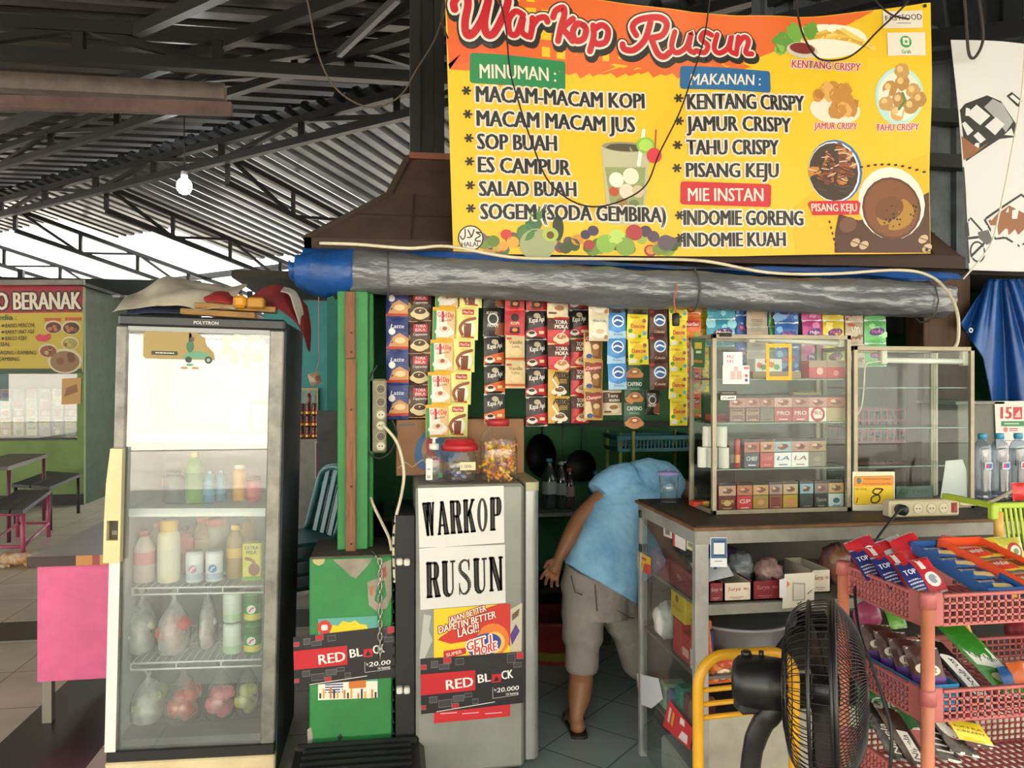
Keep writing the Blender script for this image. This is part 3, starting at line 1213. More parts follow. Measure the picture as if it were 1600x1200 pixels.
# ------------------------------------------------------------------ main menu banner
def banner_main():
	m = Sheet(3.3, eps=.0011)
	YEL, ORG, RED_, BLK, WHT = mt('e0b823', .45), mt('d4622a', .45), mt('b81e2c', .45), mt('1c1a1a', .5), mt('d9d3ca', .45)
	top = [(1450, 7), (1440, 7), (1355, 17), (1250, 26), (1150, 26), (1080, 23), (953, 4), (850, -8), (760, -18), (694, -24)]
	m.back([(708, 397), (900, 400), (1150, 401), (1453, 396)] + top, mt('d8d2c4', .6), .002)
	m.ppoly([(708, 397), (900, 400), (1150, 401), (1453, 396)] + top, YEL, .4)
	m.ppoly([(702, 112), (760, 116), (850, 103), (905, 112), (960, 100), (1050, 113), (1150, 104), (1240, 70), (1330, 36), (1366, 17), (1250, 27), (1150, 27), (1080, 24), (953, 5), (850, -7), (760, -17), (695, -23)], ORG, 1)
	m.ppoly([(702, 112), (697, 60), (760, 80), (850, 96), (700, 104)], 'd95a2e', 1.4)
	for k in range(16):
		x = 840 + k * 19
		m.ppoly([(x, 108 + (k * 7) % 9), (x + 34, 98 + (k * 5) % 9), (x + 46, 101 + (k * 3) % 8), (x + 10, 116 + (k * 5) % 8)], 'd2622a', 1.5)
	for k in range(6):
		m.ppoly([(770 + k * 12, 132 + k % 3 * 3), (800 + k * 12, 126 + k % 2 * 4), (806 + k * 12, 130), (780 + k * 12, 138)], 'c9531f', 1.5)
	# warmer lower right
	m.ppoly([(1240, 399), (1452, 396), (1449, 240), (1400, 260), (1330, 250), (1230, 330)], 'e8b01f', .8)
	# script title
	Z = lambda x, y: (680 + x / 3.0, y / 3.0)
	title = [
		[Z(x, y) for x, y in ((88, 60), (84, 30), (105, 2), (140, -6), (150, 40), (136, 120), (142, 175), (170, 178), (215, 110), (245, 20))],
		[Z(x, y) for x, y in ((245, 20), (226, 120), (236, 178), (268, 176), (310, 100), (338, 18), (322, -8))],
		[Z(x, y) for x, y in ((408, 82), (372, 66), (340, 110), (345, 172), (378, 172), (408, 90), (400, 160), (428, 184))],
		[Z(x, y) for x, y in ((452, 96), (450, 140), (440, 186))],
		[Z(x, y) for x, y in ((448, 140), (475, 100), (510, 92), (522, 112))],
		[Z(x, y) for x, y in ((548, 92), (560, 62), (594, 48), (600, 80), (586, 130), (572, 200))],
		[Z(x, y) for x, y in ((582, 152), (606, 128), (640, 100))],
		[Z(x, y) for x, y in ((592, 146), (614, 168), (640, 200))],
		[Z(x, y) for x, y in ((690, 130), (660, 122), (640, 160), (655, 198), (690, 190), (702, 150), (690, 130))],
		[Z(x, y) for x, y in ((735, 130), (738, 180), (722, 246))],
		[Z(x, y) for x, y in ((736, 150), (775, 126), (806, 150), (796, 200), (760, 214), (738, 200))],
		[Z(x, y) for x, y in ((940, 168), (922, 130), (955, 98), (1040, 92), (1078, 122), (1060, 170), (1010, 182))],
		[Z(x, y) for x, y in ((1004, 112), (980, 190), (930, 236), (884, 234), (876, 212))],
		[Z(x, y) for x, y in ((1010, 182), (1040, 250), (1070, 268), (1096, 250))],
		[(1052, 53), (1048, 74), (1056, 84), (1070, 76), (1077, 55), (1074, 78), (1082, 85)],
		[(1109, 58), (1098, 54), (1092, 64), (1103, 74), (1098, 85), (1085, 82)],
		[(1118, 57), (1113, 78), (1121, 86), (1135, 77), (1141, 58), (1138, 80), (1145, 86)],
		[(1152, 60), (1148, 87)],
		[(1150, 74), (1160, 60), (1168, 66), (1163, 84), (1173, 86)],
	]
	for i, st in enumerate(title):
		big = 1 if i < 2 else .82 if i < 14 else .7
		m.pstroke([(x + 3, y + 6) for x, y in st], 28 * big, BLK, 3 + i * .01, 5)
		m.pstroke(st, 25 * big, BLK, 3.3 + i * .01, 5)
		m.pstroke(st, 19.5 * big, WHT, 4 + i * .01, 5)
		m.pstroke(st, 12 * big, RED_, 5 + i * .01, 5)
	# section tabs
	def tab(p, c, t, a, b, h, sh=0):
		m.prr(*p, c, 2, 5)
		m.ptext(t, a, b, h, WHT, 3, .02, sh)
	tab((733, 97, 883, 133), '1c7c4a', 'MINUMAN :', (749, 126), (868, 129), 21)
	tab((1062, 113, 1201, 139), '1d5f95', 'MAKANAN :', (1077, 134), (1186, 136), 17, .15)
	tab((1062, 290, 1201, 320), 'bf1f2c', 'MIE INSTAN', (1074, 315), (1189, 316), 20)
	L = [('MACAM-MACAM KOPI', (744, 162), (1006, 170), 24), ('MACAM MACAM JUS', (745, 199), (991, 207), 24), ('SOP BUAH', (746, 235), (868, 238), 24),
		 ('ES CAMPUR', (747, 271), (889, 276), 24), ('SALAD BUAH', (749, 308), (898, 309), 23), ('SOGEM (SODA GEMBIRA)', (751, 344), (1039, 348), 24),
		 ('KENTANG CRISPY', (1074, 172), (1252, 176), 24), ('JAMUR CRISPY', (1072, 206), (1231, 210), 23), ('TAHU CRISPY', (1072, 243), (1211, 245), 23),
		 ('PISANG KEJU', (1071, 278), (1211, 280), 22), ('INDOMIE GORENG', (1068, 352), (1250, 354), 23), ('INDOMIE KUAH', (1068, 386), (1223, 386), 22)]
	for t, a, b, h in L:
		m.ptext(t, a, b, h, BLK, 4, .045, 0, WHT, .12)
	for px, py in ((728, 145), (730, 181), (732, 218), (733, 254), (734, 291), (735, 327), (1060, 154), (1060, 190), (1057, 228), (1056, 264), (1061, 337), (1062, 372)):
		for a in (0, 60, 120):
			c, q_ = math.cos(math.radians(a)), math.sin(math.radians(a))
			m.pstroke([(px - 6 * c, py - 6 * q_), (px + 6 * c, py + 6 * q_)], 3, BLK, 4 + a * .001)
	# drink glass
	m.ppoly([(939, 229), (1015, 229), (1010, 300), (1000, 352), (950, 352), (944, 300)], 'b9b598', 2)
	m.ppoly([(944, 262), (1008, 262), (1003, 340), (955, 340)], '8f9a6a', 2.3)
	for x, y, r, c in ((962, 282, 12, 'ece3d2'), (985, 276, 13, 'e5dcc8'), (978, 300, 12, 'dcd0ba'), (958, 300, 8, 'b4532f'), (996, 300, 10, 'c8b796'), (970, 320, 10, '9c7648'), (990, 322, 9, '6d7a4a')):
		m.pdisc(x, y, r, c, 2.6 + r * .01)
	m.pdisc(977, 230, 38, '8d8a72', 2.8, 8)
	m.pdisc(977, 231, 33, '4d4738', 2.9, 6)
	m.pstroke([(1005, 205), (997, 258)], 6, 'e9e6dc', 4.4)
	m.pdisc(1008, 228, 15, '86b83f', 4.5, 13)
	m.pdisc(1008, 228, 11, 'a9cf5a', 4.6, 9)
	m.pdisc(1021, 244, 12, 'cc3340', 4.7)
	m.pstroke([(1024, 204), (1022, 236)], 2, 'b02b35', 4.6)
	# halal roundel
	m.pdisc(735, 373, 20, BLK, 4)
	m.pdisc(735, 373, 18, WHT, 4.2)
	m.ptext('HALAL', (721, 386), (749, 386), 7, BLK, 4.6, .02)
	for st in ([(726, 359), (726, 371), (722, 375), (719, 370)], [(731, 361), (736, 371)], [(740, 360), (736, 371), (730, 372)], [(751, 365), (743, 364), (750, 369), (744, 373), (742, 377), (750, 378)]):
		m.pstroke(st, 2, BLK, 4.6, 3)
	# fruit border
	rr = random.Random(3)
	fr = []
	for k in range(60):
		fr.append((rr.uniform(752, 1060), rr.uniform(374, 392), rr.uniform(7, 13), rr.choice(['6f8a3a', '8fa84a', 'a03a3a', 'c98a3a', '4f6a34', '5a4a5a', '7f9a3f', 'b5a04a', '3f4f2c'])))
	for x, y, r, c in fr:
		m.pdisc(x, y, r, c, 2 + rr.random() * .6, r * .85, n=12)
	for x, y, r, c in ((770, 378, 10, '5f7a33'), (790, 368, 9, 'c23f3a'), (800, 380, 10, 'd9a03f'), (838, 384, 28, '9aa07a'), (820, 365, 14, '4f7a44'), (832, 352, 13, '3f6a4a'), (925, 362, 9, '4a3a5a'), (913, 368, 8, '3f3350'), (990, 364, 14, 'a5383f'),
					   (1008, 362, 10, '4a3d52'), (1020, 370, 10, '54465a'), (945, 382, 16, '86b04a'), (962, 372, 14, 'b3cf6a'), (976, 386, 16, '7f9e48'), (1040, 380, 14, '5d4f5c'), (785, 386, 8, 'dc9a44'), (752, 372, 8, '6f5a6a')):
		m.pdisc(x, y, r, c, 2.8 + r * .008, r * .9)
	m.pdisc(870, 358, 9, '2f3a26', 3.2, 20)
	m.pdisc(858, 368, 13, 'a9b85a', 3.3, 11)
	m.pdisc(858, 369, 6, '6a4a2a', 3.4)
	for k in range(7):
		m.pstroke([(838, 345), (826 + k * 5, 326 + abs(k - 3) * 3)], 3, '4a7a4a', 3.1)
	# dishes
	m.pdisc(1290, 64, 70, 'e6dfcf', 2, 28, rot=6)
	for k in range(9):
		m.pstroke([(1254 + k * 8, 62 - k * 2), (1300 + k * 8, 46 + k * 4)], 7, ('d8b04a', 'c99a3a', 'e3c463')[k % 3], 2.4 + k * .03)
	for x, y, r, c in ((1222, 68, 17, '5b8f3a'), (1240, 54, 16, '6fa343'), (1268, 48, 14, '5f9438'), (1216, 80, 9, '7fae4a')):
		m.pdisc(x, y, r, c, 2.6 + r * .01, jit=.2)
	m.pdisc(1252, 80, 27, 'c7bfb2', 3, 13)
	m.pdisc(1252, 77, 22, '7d2a26', 3.2, 9)
	m.ptext('KENTANG CRISPY', (1234, 108), (1344, 112), 12, 'c0202e', 4, .02, .15, WHT, .12)
	m.pdisc(1302, 174, 44, 'd9d2c2', 2, 22)
	for k in range(22):
		a = rr.uniform(0, 6.28)
		q_ = rr.random() ** .5
		m.pdisc(1303 + 32 * q_ * math.cos(a), 160 + 22 * q_ * math.sin(a), rr.uniform(8, 13), rr.choice(['c08a44', 'a9722f', 'd2a258', 'b57f3a']), 2.4 + k * .03, jit=.2, n=11)
	m.ptext('JAMUR CRISPY', (1268, 204), (1337, 204), 10, 'c0202e', 4, .02, .15, WHT, .12)
	m.pdisc(1402, 152, 40, 'a9d3cf', 2, 44)
	m.pdisc(1402, 152, 35, 'dcd9cc', 2.2, 38)
	for x, y in ((1387, 140), (1405, 132), (1422, 145), (1383, 163), (1402, 158), (1420, 168), (1400, 178), (1432, 158), (1404, 114)):
		m.pdisc(x, y, 12, ('b98d4e', 'a87c40', 'c79d5e')[x % 3], 2.5 + x % 5 * .05, jit=.1)
		m.pdisc(x - 3, y - 3, 5, 'd8b478', 3)
	m.pstroke([(1406, 148), (1410, 160), (1402, 172)], 4, '4f7a3c', 3.2)
	m.ptext('TAHU CRISPY', (1368, 205), (1434, 204), 10, 'c0202e', 4, .02, .15, WHT, .12)
	m.pdisc(1303, 269, 47, '2a63a8', 2, 49)
	m.pdisc(1301, 270, 45, 'd9e2e8', 2.2, 47)
	m.pdisc(1300, 270, 43, '3c2a20', 2.4, 45)
	for k in range(46):
		a = rr.uniform(0, 6.28)
		q_ = rr.random() ** .5
		x, y = 1300 + 36 * q_ * math.cos(a), 268 + 38 * q_ * math.sin(a)
		if y < 282:
			m.pdisc(x, y, rr.uniform(4, 9), rr.choice(['a8602c', 'c07a35', '8a4a22', '6f3a20']), 2.6 + k * .01, jit=.3, n=9)
		m.pstroke([(x - 6, y + rr.uniform(-4, 4)), (x + 7, y + rr.uniform(-5, 5))], 1.4, rr.choice(['d9cfbe', 'c9bda8', '2a1c16', '1f1612']) if y < 282 else rr.choice(['1f1612', '120d0b', '5a4030']), 3.2 + k * .01, cap=False)
	m.ppoly([(1258, 320), (1262, 316), (1338, 314), (1343, 318), (1340, 336), (1266, 338)], 'c3222c', 3.8)
	m.ptext('PISANG KEJU', (1264, 332), (1337, 331), 12, WHT, 4.2, .025)
	# coffee cup
	m.ppoly([(1300, 396), (1452, 395), (1451, 300), (1400, 330), (1340, 345), (1308, 335), (1301, 365)], '4f2f22', 2)
	m.pdisc(1392, 318, 58, 'e3dcd2', 2.6, 57)
	m.pdisc(1392, 326, 51, '5a3524', 3, 49)
	m.pdisc(1392, 326, 47, '7a4a28', 3.1, 45)
	m.pdisc(1398, 335, 33, 'a57a2c', 3.2, 25, rot=15)
	m.pdisc(1388, 326, 26, '6d4222', 3.3, 18, rot=20)
	for k in range(24):
		m.pdisc(1390 + rr.uniform(-12, 44), 330 + rr.uniform(-12, 26), rr.uniform(.8, 2.2), '2b1a10', 3.5, n=8)
	for x, y in ((1333, 380), (1347, 384), (1441, 374), (1447, 388)):
		m.pdisc(x, y, 9, 'c0a888', 3.4, 6, rot=30)
		m.pstroke([(x - 6, y - 2), (x + 6, y + 2)], 1.5, '5f4a38', 3.6)
	m.pdisc(1322, 352, 16, '6f4a3a', 2.8, 12, rot=20)
	for k in range(10):
		x = 1342 + k * 11
		y = 262 - 8 * math.sin(k / 9 * PI) + k * .8
		m.pstroke([(x, y), (x + 5, y - .5)], 3, BLK, 3, cap=False)
	for k in range(6):
		m.pstroke([(1292 + k * 2.2, 346 + k * 9), (1293 + k * 2.2, 350 + k * 9)], 3, BLK, 3, cap=False)
	# delivery badges
	m.prect(1378, 18, 1438, 46, WHT, 3)
	m.ptext('FOOD', (1408, 33), (1437, 33), 9, BLK, 4, .01)
	m.ptext('FAST', (1382, 34), (1407, 33), 8, BLK, 4, .01)
	m.prect(1399, 37, 1421, 38.5, '8a8a8a', 4)
	m.prect(1383, 53, 1441, 90, WHT, 3)
	m.pdisc(1411, 68, 9.5, '1f9a52', 4)
	m.prr(1406, 62, 1416, 73, WHT, 4.3, 2)
	m.prect(1409, 66, 1413, 70, '1f9a52', 4.6)
	m.ptext('Grab', (1404, 87), (1418, 87), 6, '1f9a52', 4.3, .01)
	for px, py in ((703, 392), (1441, 12), (1446, 391)):
		m.pdisc(px, py, 3, '2a2622', 6, n=10)
	m.cut(34, 16, 0, 2)

	def wave(x, y, z):
		a = max(0, min(1, (z - 2.1) / 1.2))
		d = .010 * math.sin(5.2 * x + 2.0 * z) + .012 * a * math.sin(3.1 * x - 6.5 * z + 1) + .006 * math.sin(13 * x + 9 * z) * a
		return (x, y - .012 - d, z)
	m.warp(wave)
	return m.build('menu_banner', label='big yellow and orange printed menu banner above the stall awning', cat='banner')


banner_main()

# white banner with coffee drawings
m = Sheet(3.35, eps=.001)
W_, K_, B_ = mt('cfd0d2', .5), mt('1b1a1c', .5), mt('8a5632', .5)
m.back([(1514, 422), (1640, 424), (1640, 70), (1600, 68), (1488, 61), (1497, 160), (1508, 300)], mt('c9cacc', .5), .002)
m.ppoly([(1514, 422), (1640, 424), (1640, 70), (1600, 68), (1488, 61), (1497, 160), (1508, 300)], W_, .5)
m.ppoly([(1500, 172), (1508, 162), (1540, 150), (1560, 160), (1582, 195), (1583, 216), (1560, 218), (1510, 252)], K_, 1)
m.ppoly([(1536, 168), (1548, 156), (1562, 164), (1578, 192), (1568, 208), (1556, 190)], '9b9ca0', 1.5)
for q_ in (((1510, 178), (1525, 164), (1545, 182), (1531, 196)), ((1538, 198), (1553, 184), (1566, 196), (1553, 212)), ((1503, 193), (1508, 190), (1521, 204), (1512, 212)), ((1521, 212), (1528, 206), (1540, 218), (1532, 224)), ((1566, 212), (1576, 202), (1580, 214))):
	m.ppoly(q_[::-1], W_, 1.7)
m.ppoly([(1502, 212), (1530, 232), (1545, 222), (1534, 232), (1520, 244), (1506, 250)], B_, 1.7)
m.ppoly([(1576, 146), (1592, 160), (1587, 170), (1583, 168), (1568, 152)], K_, 1)
m.ppoly([(1577, 150), (1588, 160), (1585, 165), (1572, 153)], W_, 1.5)
m.pstroke([(1542, 342), (1596, 304), (1640, 340), (1600, 385), (1576, 370), (1560, 372), (1542, 342)], 4, K_, 1)
m.ppoly([(1548, 344), (1580, 320), (1615, 340), (1598, 365), (1578, 366), (1560, 366)], B_, .8)
m.ppoly([(1530, 362), (1548, 358), (1556, 376), (1545, 382), (1532, 372)], '57555a', 1.4)
m.pstroke([(1515, 344), (1518, 340), (1540, 362)], 3.5, K_, 1)
m.pstroke([(1515, 372), (1530, 370)], 4, K_, 1)
m.pdisc(1529, 393, 15, K_, 1, 17)
m.pdisc(1529, 393, 12, W_, 1.3, 14)
m.pstroke([(1518, 400), (1540, 380)], 4, K_, 1.6)
m.pstroke([(1520, 402), (1542, 384)], 2, W_, 1.8)
m.pstroke([(1506, 262), (1509, 300), (1514, 410)], 3, K_, .9)
m.ppoly([(1507, 352), (1514, 346), (1516, 368), (1509, 372)][::-1], K_, .9)
m.cut(10, 14, 0, 2)
m.warp(lambda x, y, z: (x, y - .012 * math.sin(9 * x + 4 * z) - .01 * math.sin(5 * z), z))
m.build('white_banner', label='white banner with black and brown coffee pot drawings', cat='banner')


# ------------------------------------------------------------------ brown tiled hip roof of the stall
BRN = mt('4a352b', .85, dirt=.4, ds=4)
m = MB()
ZE = 2.17
el, er = -.36, 2.76
f0 = [(el, 3.36, ZE), (er, 3.36, ZE)]
f1 = [(0, 3.62, 2.44), (er - .1, 3.62, 2.44)]
f2 = [(.09, 3.78, 2.66), (er - .2, 3.78, 2.66)]
b0, b1, b2 = (el, 5.2, ZE), (0, 5.2, 2.44), (.09, 5.2, 2.66)
m.add([f0[0], f0[1], f1[1], f1[0], f2[1], f2[0], b0, b1, b2, (er - .2, 5.2, 2.66)],
	  [(0, 1, 2, 3), (3, 2, 4, 5), (6, 0, 3, 7), (7, 3, 5, 8), (5, 4, 9, 8)], BRN)
for a, b in ((f0[0], f1[0]), (f1[0], f2[0])):
	m.bar(a, b, .035, .018, mt('3a2a22', .85))
for k in range(7):
	x = el + .45 + k * .42
	m.bar((x, 3.37, ZE + .012), (x + .02, 3.61, 2.435), .006, .006, mt('2a1d17', .9))
m.bar((el + .2, 3.49, 2.31), (er - .05, 3.49, 2.31), .006, .006, mt('2a1d17', .9))
m.box(el, 3.34, ZE - .06, er, 3.37, ZE, mt('3b2922', .8))
m.box(el, 3.34, ZE - .06, el + .03, 5.2, ZE, mt('3b2922', .8))
m.bar(f2[0], (er - .2, 3.78, 2.68), .05, .03, mt('7a4a38', .8))
m.build('tiled_roof', label='dark brown flared hip roof of the stall with tile joints', cat='roof')

# dark steel post rising through the roof
m = MB()
p0, p1 = at(664, 250, 3.9), at(672, -40, 3.9)
for dx in (-.075, .045):
	m.box(p0.x + dx, 3.86, 2.4, p0.x + dx + .05, 3.98, 4.3, STEEL)
m.box(p0.x - .04, 3.9, 2.4, p0.x + .06, 3.93, 4.3, STEEL)
m.build('steel_post', label='dark steel channel post standing behind the menu banner', cat='post')


# ------------------------------------------------------------------ rolled tarp awning
aw = thing('rolled_awning', 'rolled silver tarp awning with a blue end tied under the banner', 'awning', (0, 3.2, 2.0))
A0, A1 = at(548, 424, 3.2), at(1478, 470, 3.2)
SILV = mt('7d8085', .32, .35, dirt=.3, ds=7, bump=1.0, bs=26, stretch=(.5, 1.2, 1.2))
BLUE = mt('1a57a8', .42, dirt=.35, ds=5, bump=.7, bs=18, dcol='123a70')


def rolltube(b, p, q_, n, seg, r0, mat, amp=.16, sc=5, ry=1.0):
	vs, fs = [], []
	for i in range(n + 1):
		c = p.lerp(q_, i / n)
		sag = -.012 * math.sin(PI * i / n)
		for k in range(seg):
			a = 2 * PI * k / seg
			d = Vector((0, math.cos(a), math.sin(a)))
			w = mnoise.noise(Vector((c.x * sc * .5, math.cos(a) * 2.2, math.sin(a) * 2.2))) + .5 * mnoise.noise(Vector((c.x * sc * 2.2, math.cos(a) * 5, math.sin(a) * 5)))
			r = r0(i / n) if callable(r0) else r0
			w += .35 * abs(mnoise.noise(Vector((c.x * 14 + math.sin(a) * 3, math.cos(a) * 7, math.sin(a) * 7))))
			r *= 1 + amp * w
			vs.append(c + Vector((0, d.y * r * ry, d.z * r + sag)))
	for i in range(n):
		for k in range(seg):
			fs.append((i * seg + k, i * seg + (k + 1) % seg, (i + 1) * seg + (k + 1) % seg, (i + 1) * seg + k))
	fs.append(tuple(range(seg))[::-1])
	fs.append(tuple(n * seg + k for k in range(seg)))
	b.add(vs, fs, mat, True)


b = MB()
rolltube(b, A0, A1, 240, 36, lambda t: .083 - .006 * t, SILV, .2)
b.build('tarp_roll', aw)
b = MB()
B0, B1 = at(462, 424, 3.2), at(552, 423, 3.2)
rolltube(b, B0, B1, 22, 22, lambda t: .058 + .03 * min(1, t * 3), BLUE, .2, 9)
rolltube(b, at(452, 420, 3.2), at(466, 422, 3.2), 4, 14, .035, BLUE, .3, 9)
b.build('blue_end', aw, label='blue plastic end of the awning roll')
b = MB()
C0, C1 = at(474, 394, 3.26), at(1490, 432, 3.26)


def flap(u, v):
	c = C0.lerp(C1, u)
	w = mnoise.noise(Vector((c.x * 4, v * 3, 1.3))) * .014
	up = .03 + .012 * math.sin(u * 9)
	return (c.x, c.y - .06 + v * .10 + w, c.z - .02 + up * math.sin(v * PI) + w)


b.grid(flap, 90, 8, BLUE)
b.build('blue_flap', aw, label='blue tarp edge folded over the roll')
for px in (600, 1052, 1440):
	b = MB()
	t_ = (px - 548) / 930
	c = A0.lerp(A1, t_)
	b.tube([c + Vector((0, .093 * math.cos(a / 10 * 2 * PI), .096 * math.sin(a / 10 * 2 * PI) - .01)) for a in range(10)], .004, mt('4a4c50', .7), 6, closed=True)
	b.build('tie_cord', aw)

# blue tarp on the far side
m = MB()
def tarp(u, v):
	e0 = [(1545, 436), (1500, 506), (1536, 545), (1550, 632)]
	k = min(int(v * 3), 2)
	f = v * 3 - k
	lx = e0[k][0] + (e0[k + 1][0] - e0[k][0]) * f
	py = (436, 506, 560, 634)[k] + ((70, 54, 74)[k]) * f
	px = lx + (1660 - lx) * u
	fan_ = math.atan2(px - 1560, py - 380 + 1)
	y = 3.40 + .035 * math.sin(fan_ * 15 + 1.2 * v) + .02 * math.sin(fan_ * 33) + .012 * mnoise.noise(Vector((px * .03, py * .012, 0)))
	return at(px, py, y)


m = MB()
m.grid(tarp, 60, 40, mt('17509a', .36, dirt=.3, ds=4, bump=.5, bs=14))
p = at(1517, 516, 3.36)
m.M = FR(p)
m.ring(0, 0, .006, .012, mt('8a8f94', .3, .8), 1)
m.M = Matrix()
o = m.build('blue_tarp', label='creased blue tarpaulin hanging beside the glass cases', cat='tarpaulin')
md = o.modifiers.new('thick', 'SOLIDIFY')
md.thickness = .003

# ------------------------------------------------------------------ cables, vines
def line(name, label, cat, pts, r, m, n=6, seg=7):
	b = MB()
	b.tube(crm(pts, n), r, m, seg)
	return b.build(name, label=label, cat=cat)


CABW = mt('d9cdb2', .5, dirt=.15)
line('power_cable', 'cream power cable draped along the top of the awning roll', 'cable',
	 [at(500, 380, 3.17), at(560, 382, 3.12), at(640, 388, 3.1), at(700, 385, 3.15), at(800, 402, 3.1), at(900, 404, 3.1), at(1000, 405, 3.1), at(1100, 408, 3.12), at(1200, 426, 3.1), at(1300, 428, 3.1), at(1400, 422, 3.1), at(1450, 430, 3.08), at(1480, 455, 3.0), at(1496, 490, 2.9), at(1497, 530, 2.86), at(1490, 545, 2.84)], .007, CABW)
VINE = mt('2b211b', .9)
line('dry_vine', 'thin dark vine looping down across the middle of the menu banner', 'vine',
	 [at(776, -20, 3.2), at(790, 40, 3.2), at(797, 110, 3.2), at(812, 165, 3.2), at(832, 225, 3.2), at(855, 280, 3.2), at(890, 312, 3.2), at(930, 323, 3.2), at(975, 312, 3.2), at(1010, 288, 3.2), at(1030, 240, 3.2), at(1060, 180, 3.2), at(1078, 130, 3.2), at(1100, 60, 3.2), at(1110, -10, 3.2)], .0035, VINE)
line('dry_vine', 'dark vine looping over the fries picture at the banner top', 'vine',
	 [at(1240, -20, 3.2), at(1248, 30, 3.2), at(1258, 62, 3.2), at(1280, 92, 3.2), at(1318, 92, 3.2), at(1345, 76, 3.2), at(1370, 50, 3.2), at(1412, 10, 3.2), at(1430, -15, 3.2)], .0045, VINE)
line('dry_vine', 'bare vine hanging in a long loop beside the dark steel post', 'vine',
	 [at(476, -20, 3.6), at(486, 30, 3.6), at(496, 80, 3.6), at(515, 125, 3.6), at(545, 155, 3.6), at(585, 168, 3.6), at(625, 150, 3.6), at(650, 110, 3.6), at(680, 60, 3.6), at(704, -10, 3.6)], .004, mt('5a4c3e', .9))
line('cord_loop', 'thick dark cord looped over the top corner of the white banner', 'cord',
	 [at(1506, -20, 3.3), at(1510, 40, 3.28), at(1514, 84, 3.28), at(1524, 89, 3.28), at(1536, 62, 3.28), at(1532, 15, 3.28), at(1526, -20, 3.3)], .007, mt('3a332e', .8))
line('white_string', 'thin white string hanging down in front of the white banner', 'string',
	 [at(1602, 60, 3.2), at(1596, 150, 3.2), at(1580, 240, 3.2), at(1562, 330, 3.2), at(1546, 385, 3.2), at(1505, 436, 3.22)], .004, mt('d8d4c8', .6))
for pts, lb in (([(1360, -10), (1376, 10), (1395, 24), (1420, 30)], 'dark twig over the top corner of the menu banner'), ([(700, 60), (690, 30), (696, -10)], 'dark cord tying the upper corner of the menu banner')):
	line('tie_cord', lb, 'cord', [at(*q_, 3.18) for q_ in pts], .004, VINE)

# hanging bulb in the market hall
bp_ = at(288, 291, 8.2)
t = thing('light_bulb', 'glaring white bulb hanging on a wire below the market roof', 'bulb', bp_)
b = MB(); b.ell((0, 0, 0), .075, .075, .085, mt('ffffff', .4, emit=60), 14, 10); b.build('globe', t, False)
b = MB(); b.lathe([(.03, .08), (.035, .1), (.03, .15)], mt('d8d8d8', .5), 12); b.tube([(0, 0, .15), (0, 0, 1.2)], .006, VINE, 6); b.build('lamp_holder', t, False)
# ------------------------------------------------------------------ green post, plinth, grey fridge
PLY = 3.05
PX0, PX1, PZ = -.309, .008, .877
GRN = mt('318646', .55, dirt=.22, ds=5)
CEM = mt('a39a8c', .9, dirt=.3, ds=16)
t = thing('masonry_plinth', 'green painted masonry plinth with chipped cement at its top edge', 'plinth', ((PX0 + PX1) / 2, PLY + .17, 0))
m = MB()
m.box(PX0, PLY, 0, PX1, PLY + .36, PZ, GRN, .006)
m.box(PX0 + .003, PLY + .004, PZ - .004, PX1 - .003, PLY + .356, PZ + .004, mt('5c5248', .9, dirt=.4))
m.build('block', t)
m = Sheet(PLY - .0005, eps=.0008)
m.ppoly([(520, 874), (560, 873), (582, 872), (576, 882), (566, 893), (556, 904), (548, 900), (538, 890), (528, 882)], CEM, 1)
m.build('chipped_plaster', t)
m = Sheet(PLY - .0005, eps=.0008)
m.ppoly([(488, 874), (508, 873), (506, 880), (498, 884), (490, 880)], 'b9a878', 1)
m.build('chipped_plaster', t)
m = Sheet(PLY - .0005, eps=.0008)
m.ppoly([(574, 910), (590, 903), (598, 880), (611, 874), (612, 930), (604, 950), (588, 955), (576, 945)], CEM, 1)
m.ppoly([(590, 915), (600, 905), (604, 930), (594, 945), (585, 938)], GRN, 2)
m.ppoly([(597, 888), (603, 884), (604, 900), (598, 905)], 'a2583e', 2)
m.ppoly([(578, 918), (584, 914), (582, 930), (578, 930)], 'b0674a', 2)
m.build('chipped_plaster', t)
m = Sheet(PLY - .0005, eps=.0008)
m.ppoly([(480, 1140), (486, 1136), (489, 1152), (486, 1165), (481, 1165)], CEM, 1)
m.build('chipped_plaster', t)
m = Sheet(PLY - .0005, eps=.0008)
m.ppoly([(527, 1150), (533, 1146), (536, 1152), (530, 1158)], '2b2a26', 1)
m.build('chipped_plaster', t)

# tilted posters on the plinth
m = Sheet(PLY - .003, eps=.0005)
m.back([(497, 1094), (590, 1090), (590, 962), (497, 967)], '4f9f8f', .001)
m.ppoly([(497, 1094), (590, 1090), (590, 962), (497, 967)], '5aa596', .3)
m.pdisc(507, 980, 11, 'c43a35', 1)
m.prr(502, 976, 512, 985, 'e9dfd5', 2, 2)
m.ppoly([(516, 986), (520, 976), (528, 978), (536, 970), (546, 973), (555, 969), (562, 975), (572, 976), (578, 988), (578, 1000), (516, 1000)], 'ecc822', 1)
m.ppoly([(497, 1094), (590, 1090), (590, 1064), (497, 1067)], 'e9e4d6', 1)
for k in range(5):
	m.pstroke([(508, 1066 + k * 4), (536, 1065 + k * 4)], 2, '33448f', 2, cap=False)
m.prr(545, 1062, 572, 1076, 'c9752f', 2, 2)
for k in range(17):
	x = 499 + k * 5.4
	h = 8 + (k * 7) % 11
	m.prect(x, 1091 - h, x + 3, 1091, ['2b2b2b', 'dba93a', 'e9e4d6', 'c9752f'][k % 4], 3)
m.build('poster', label='teal and yellow comic poster behind the dark price poster on the plinth', cat='poster')


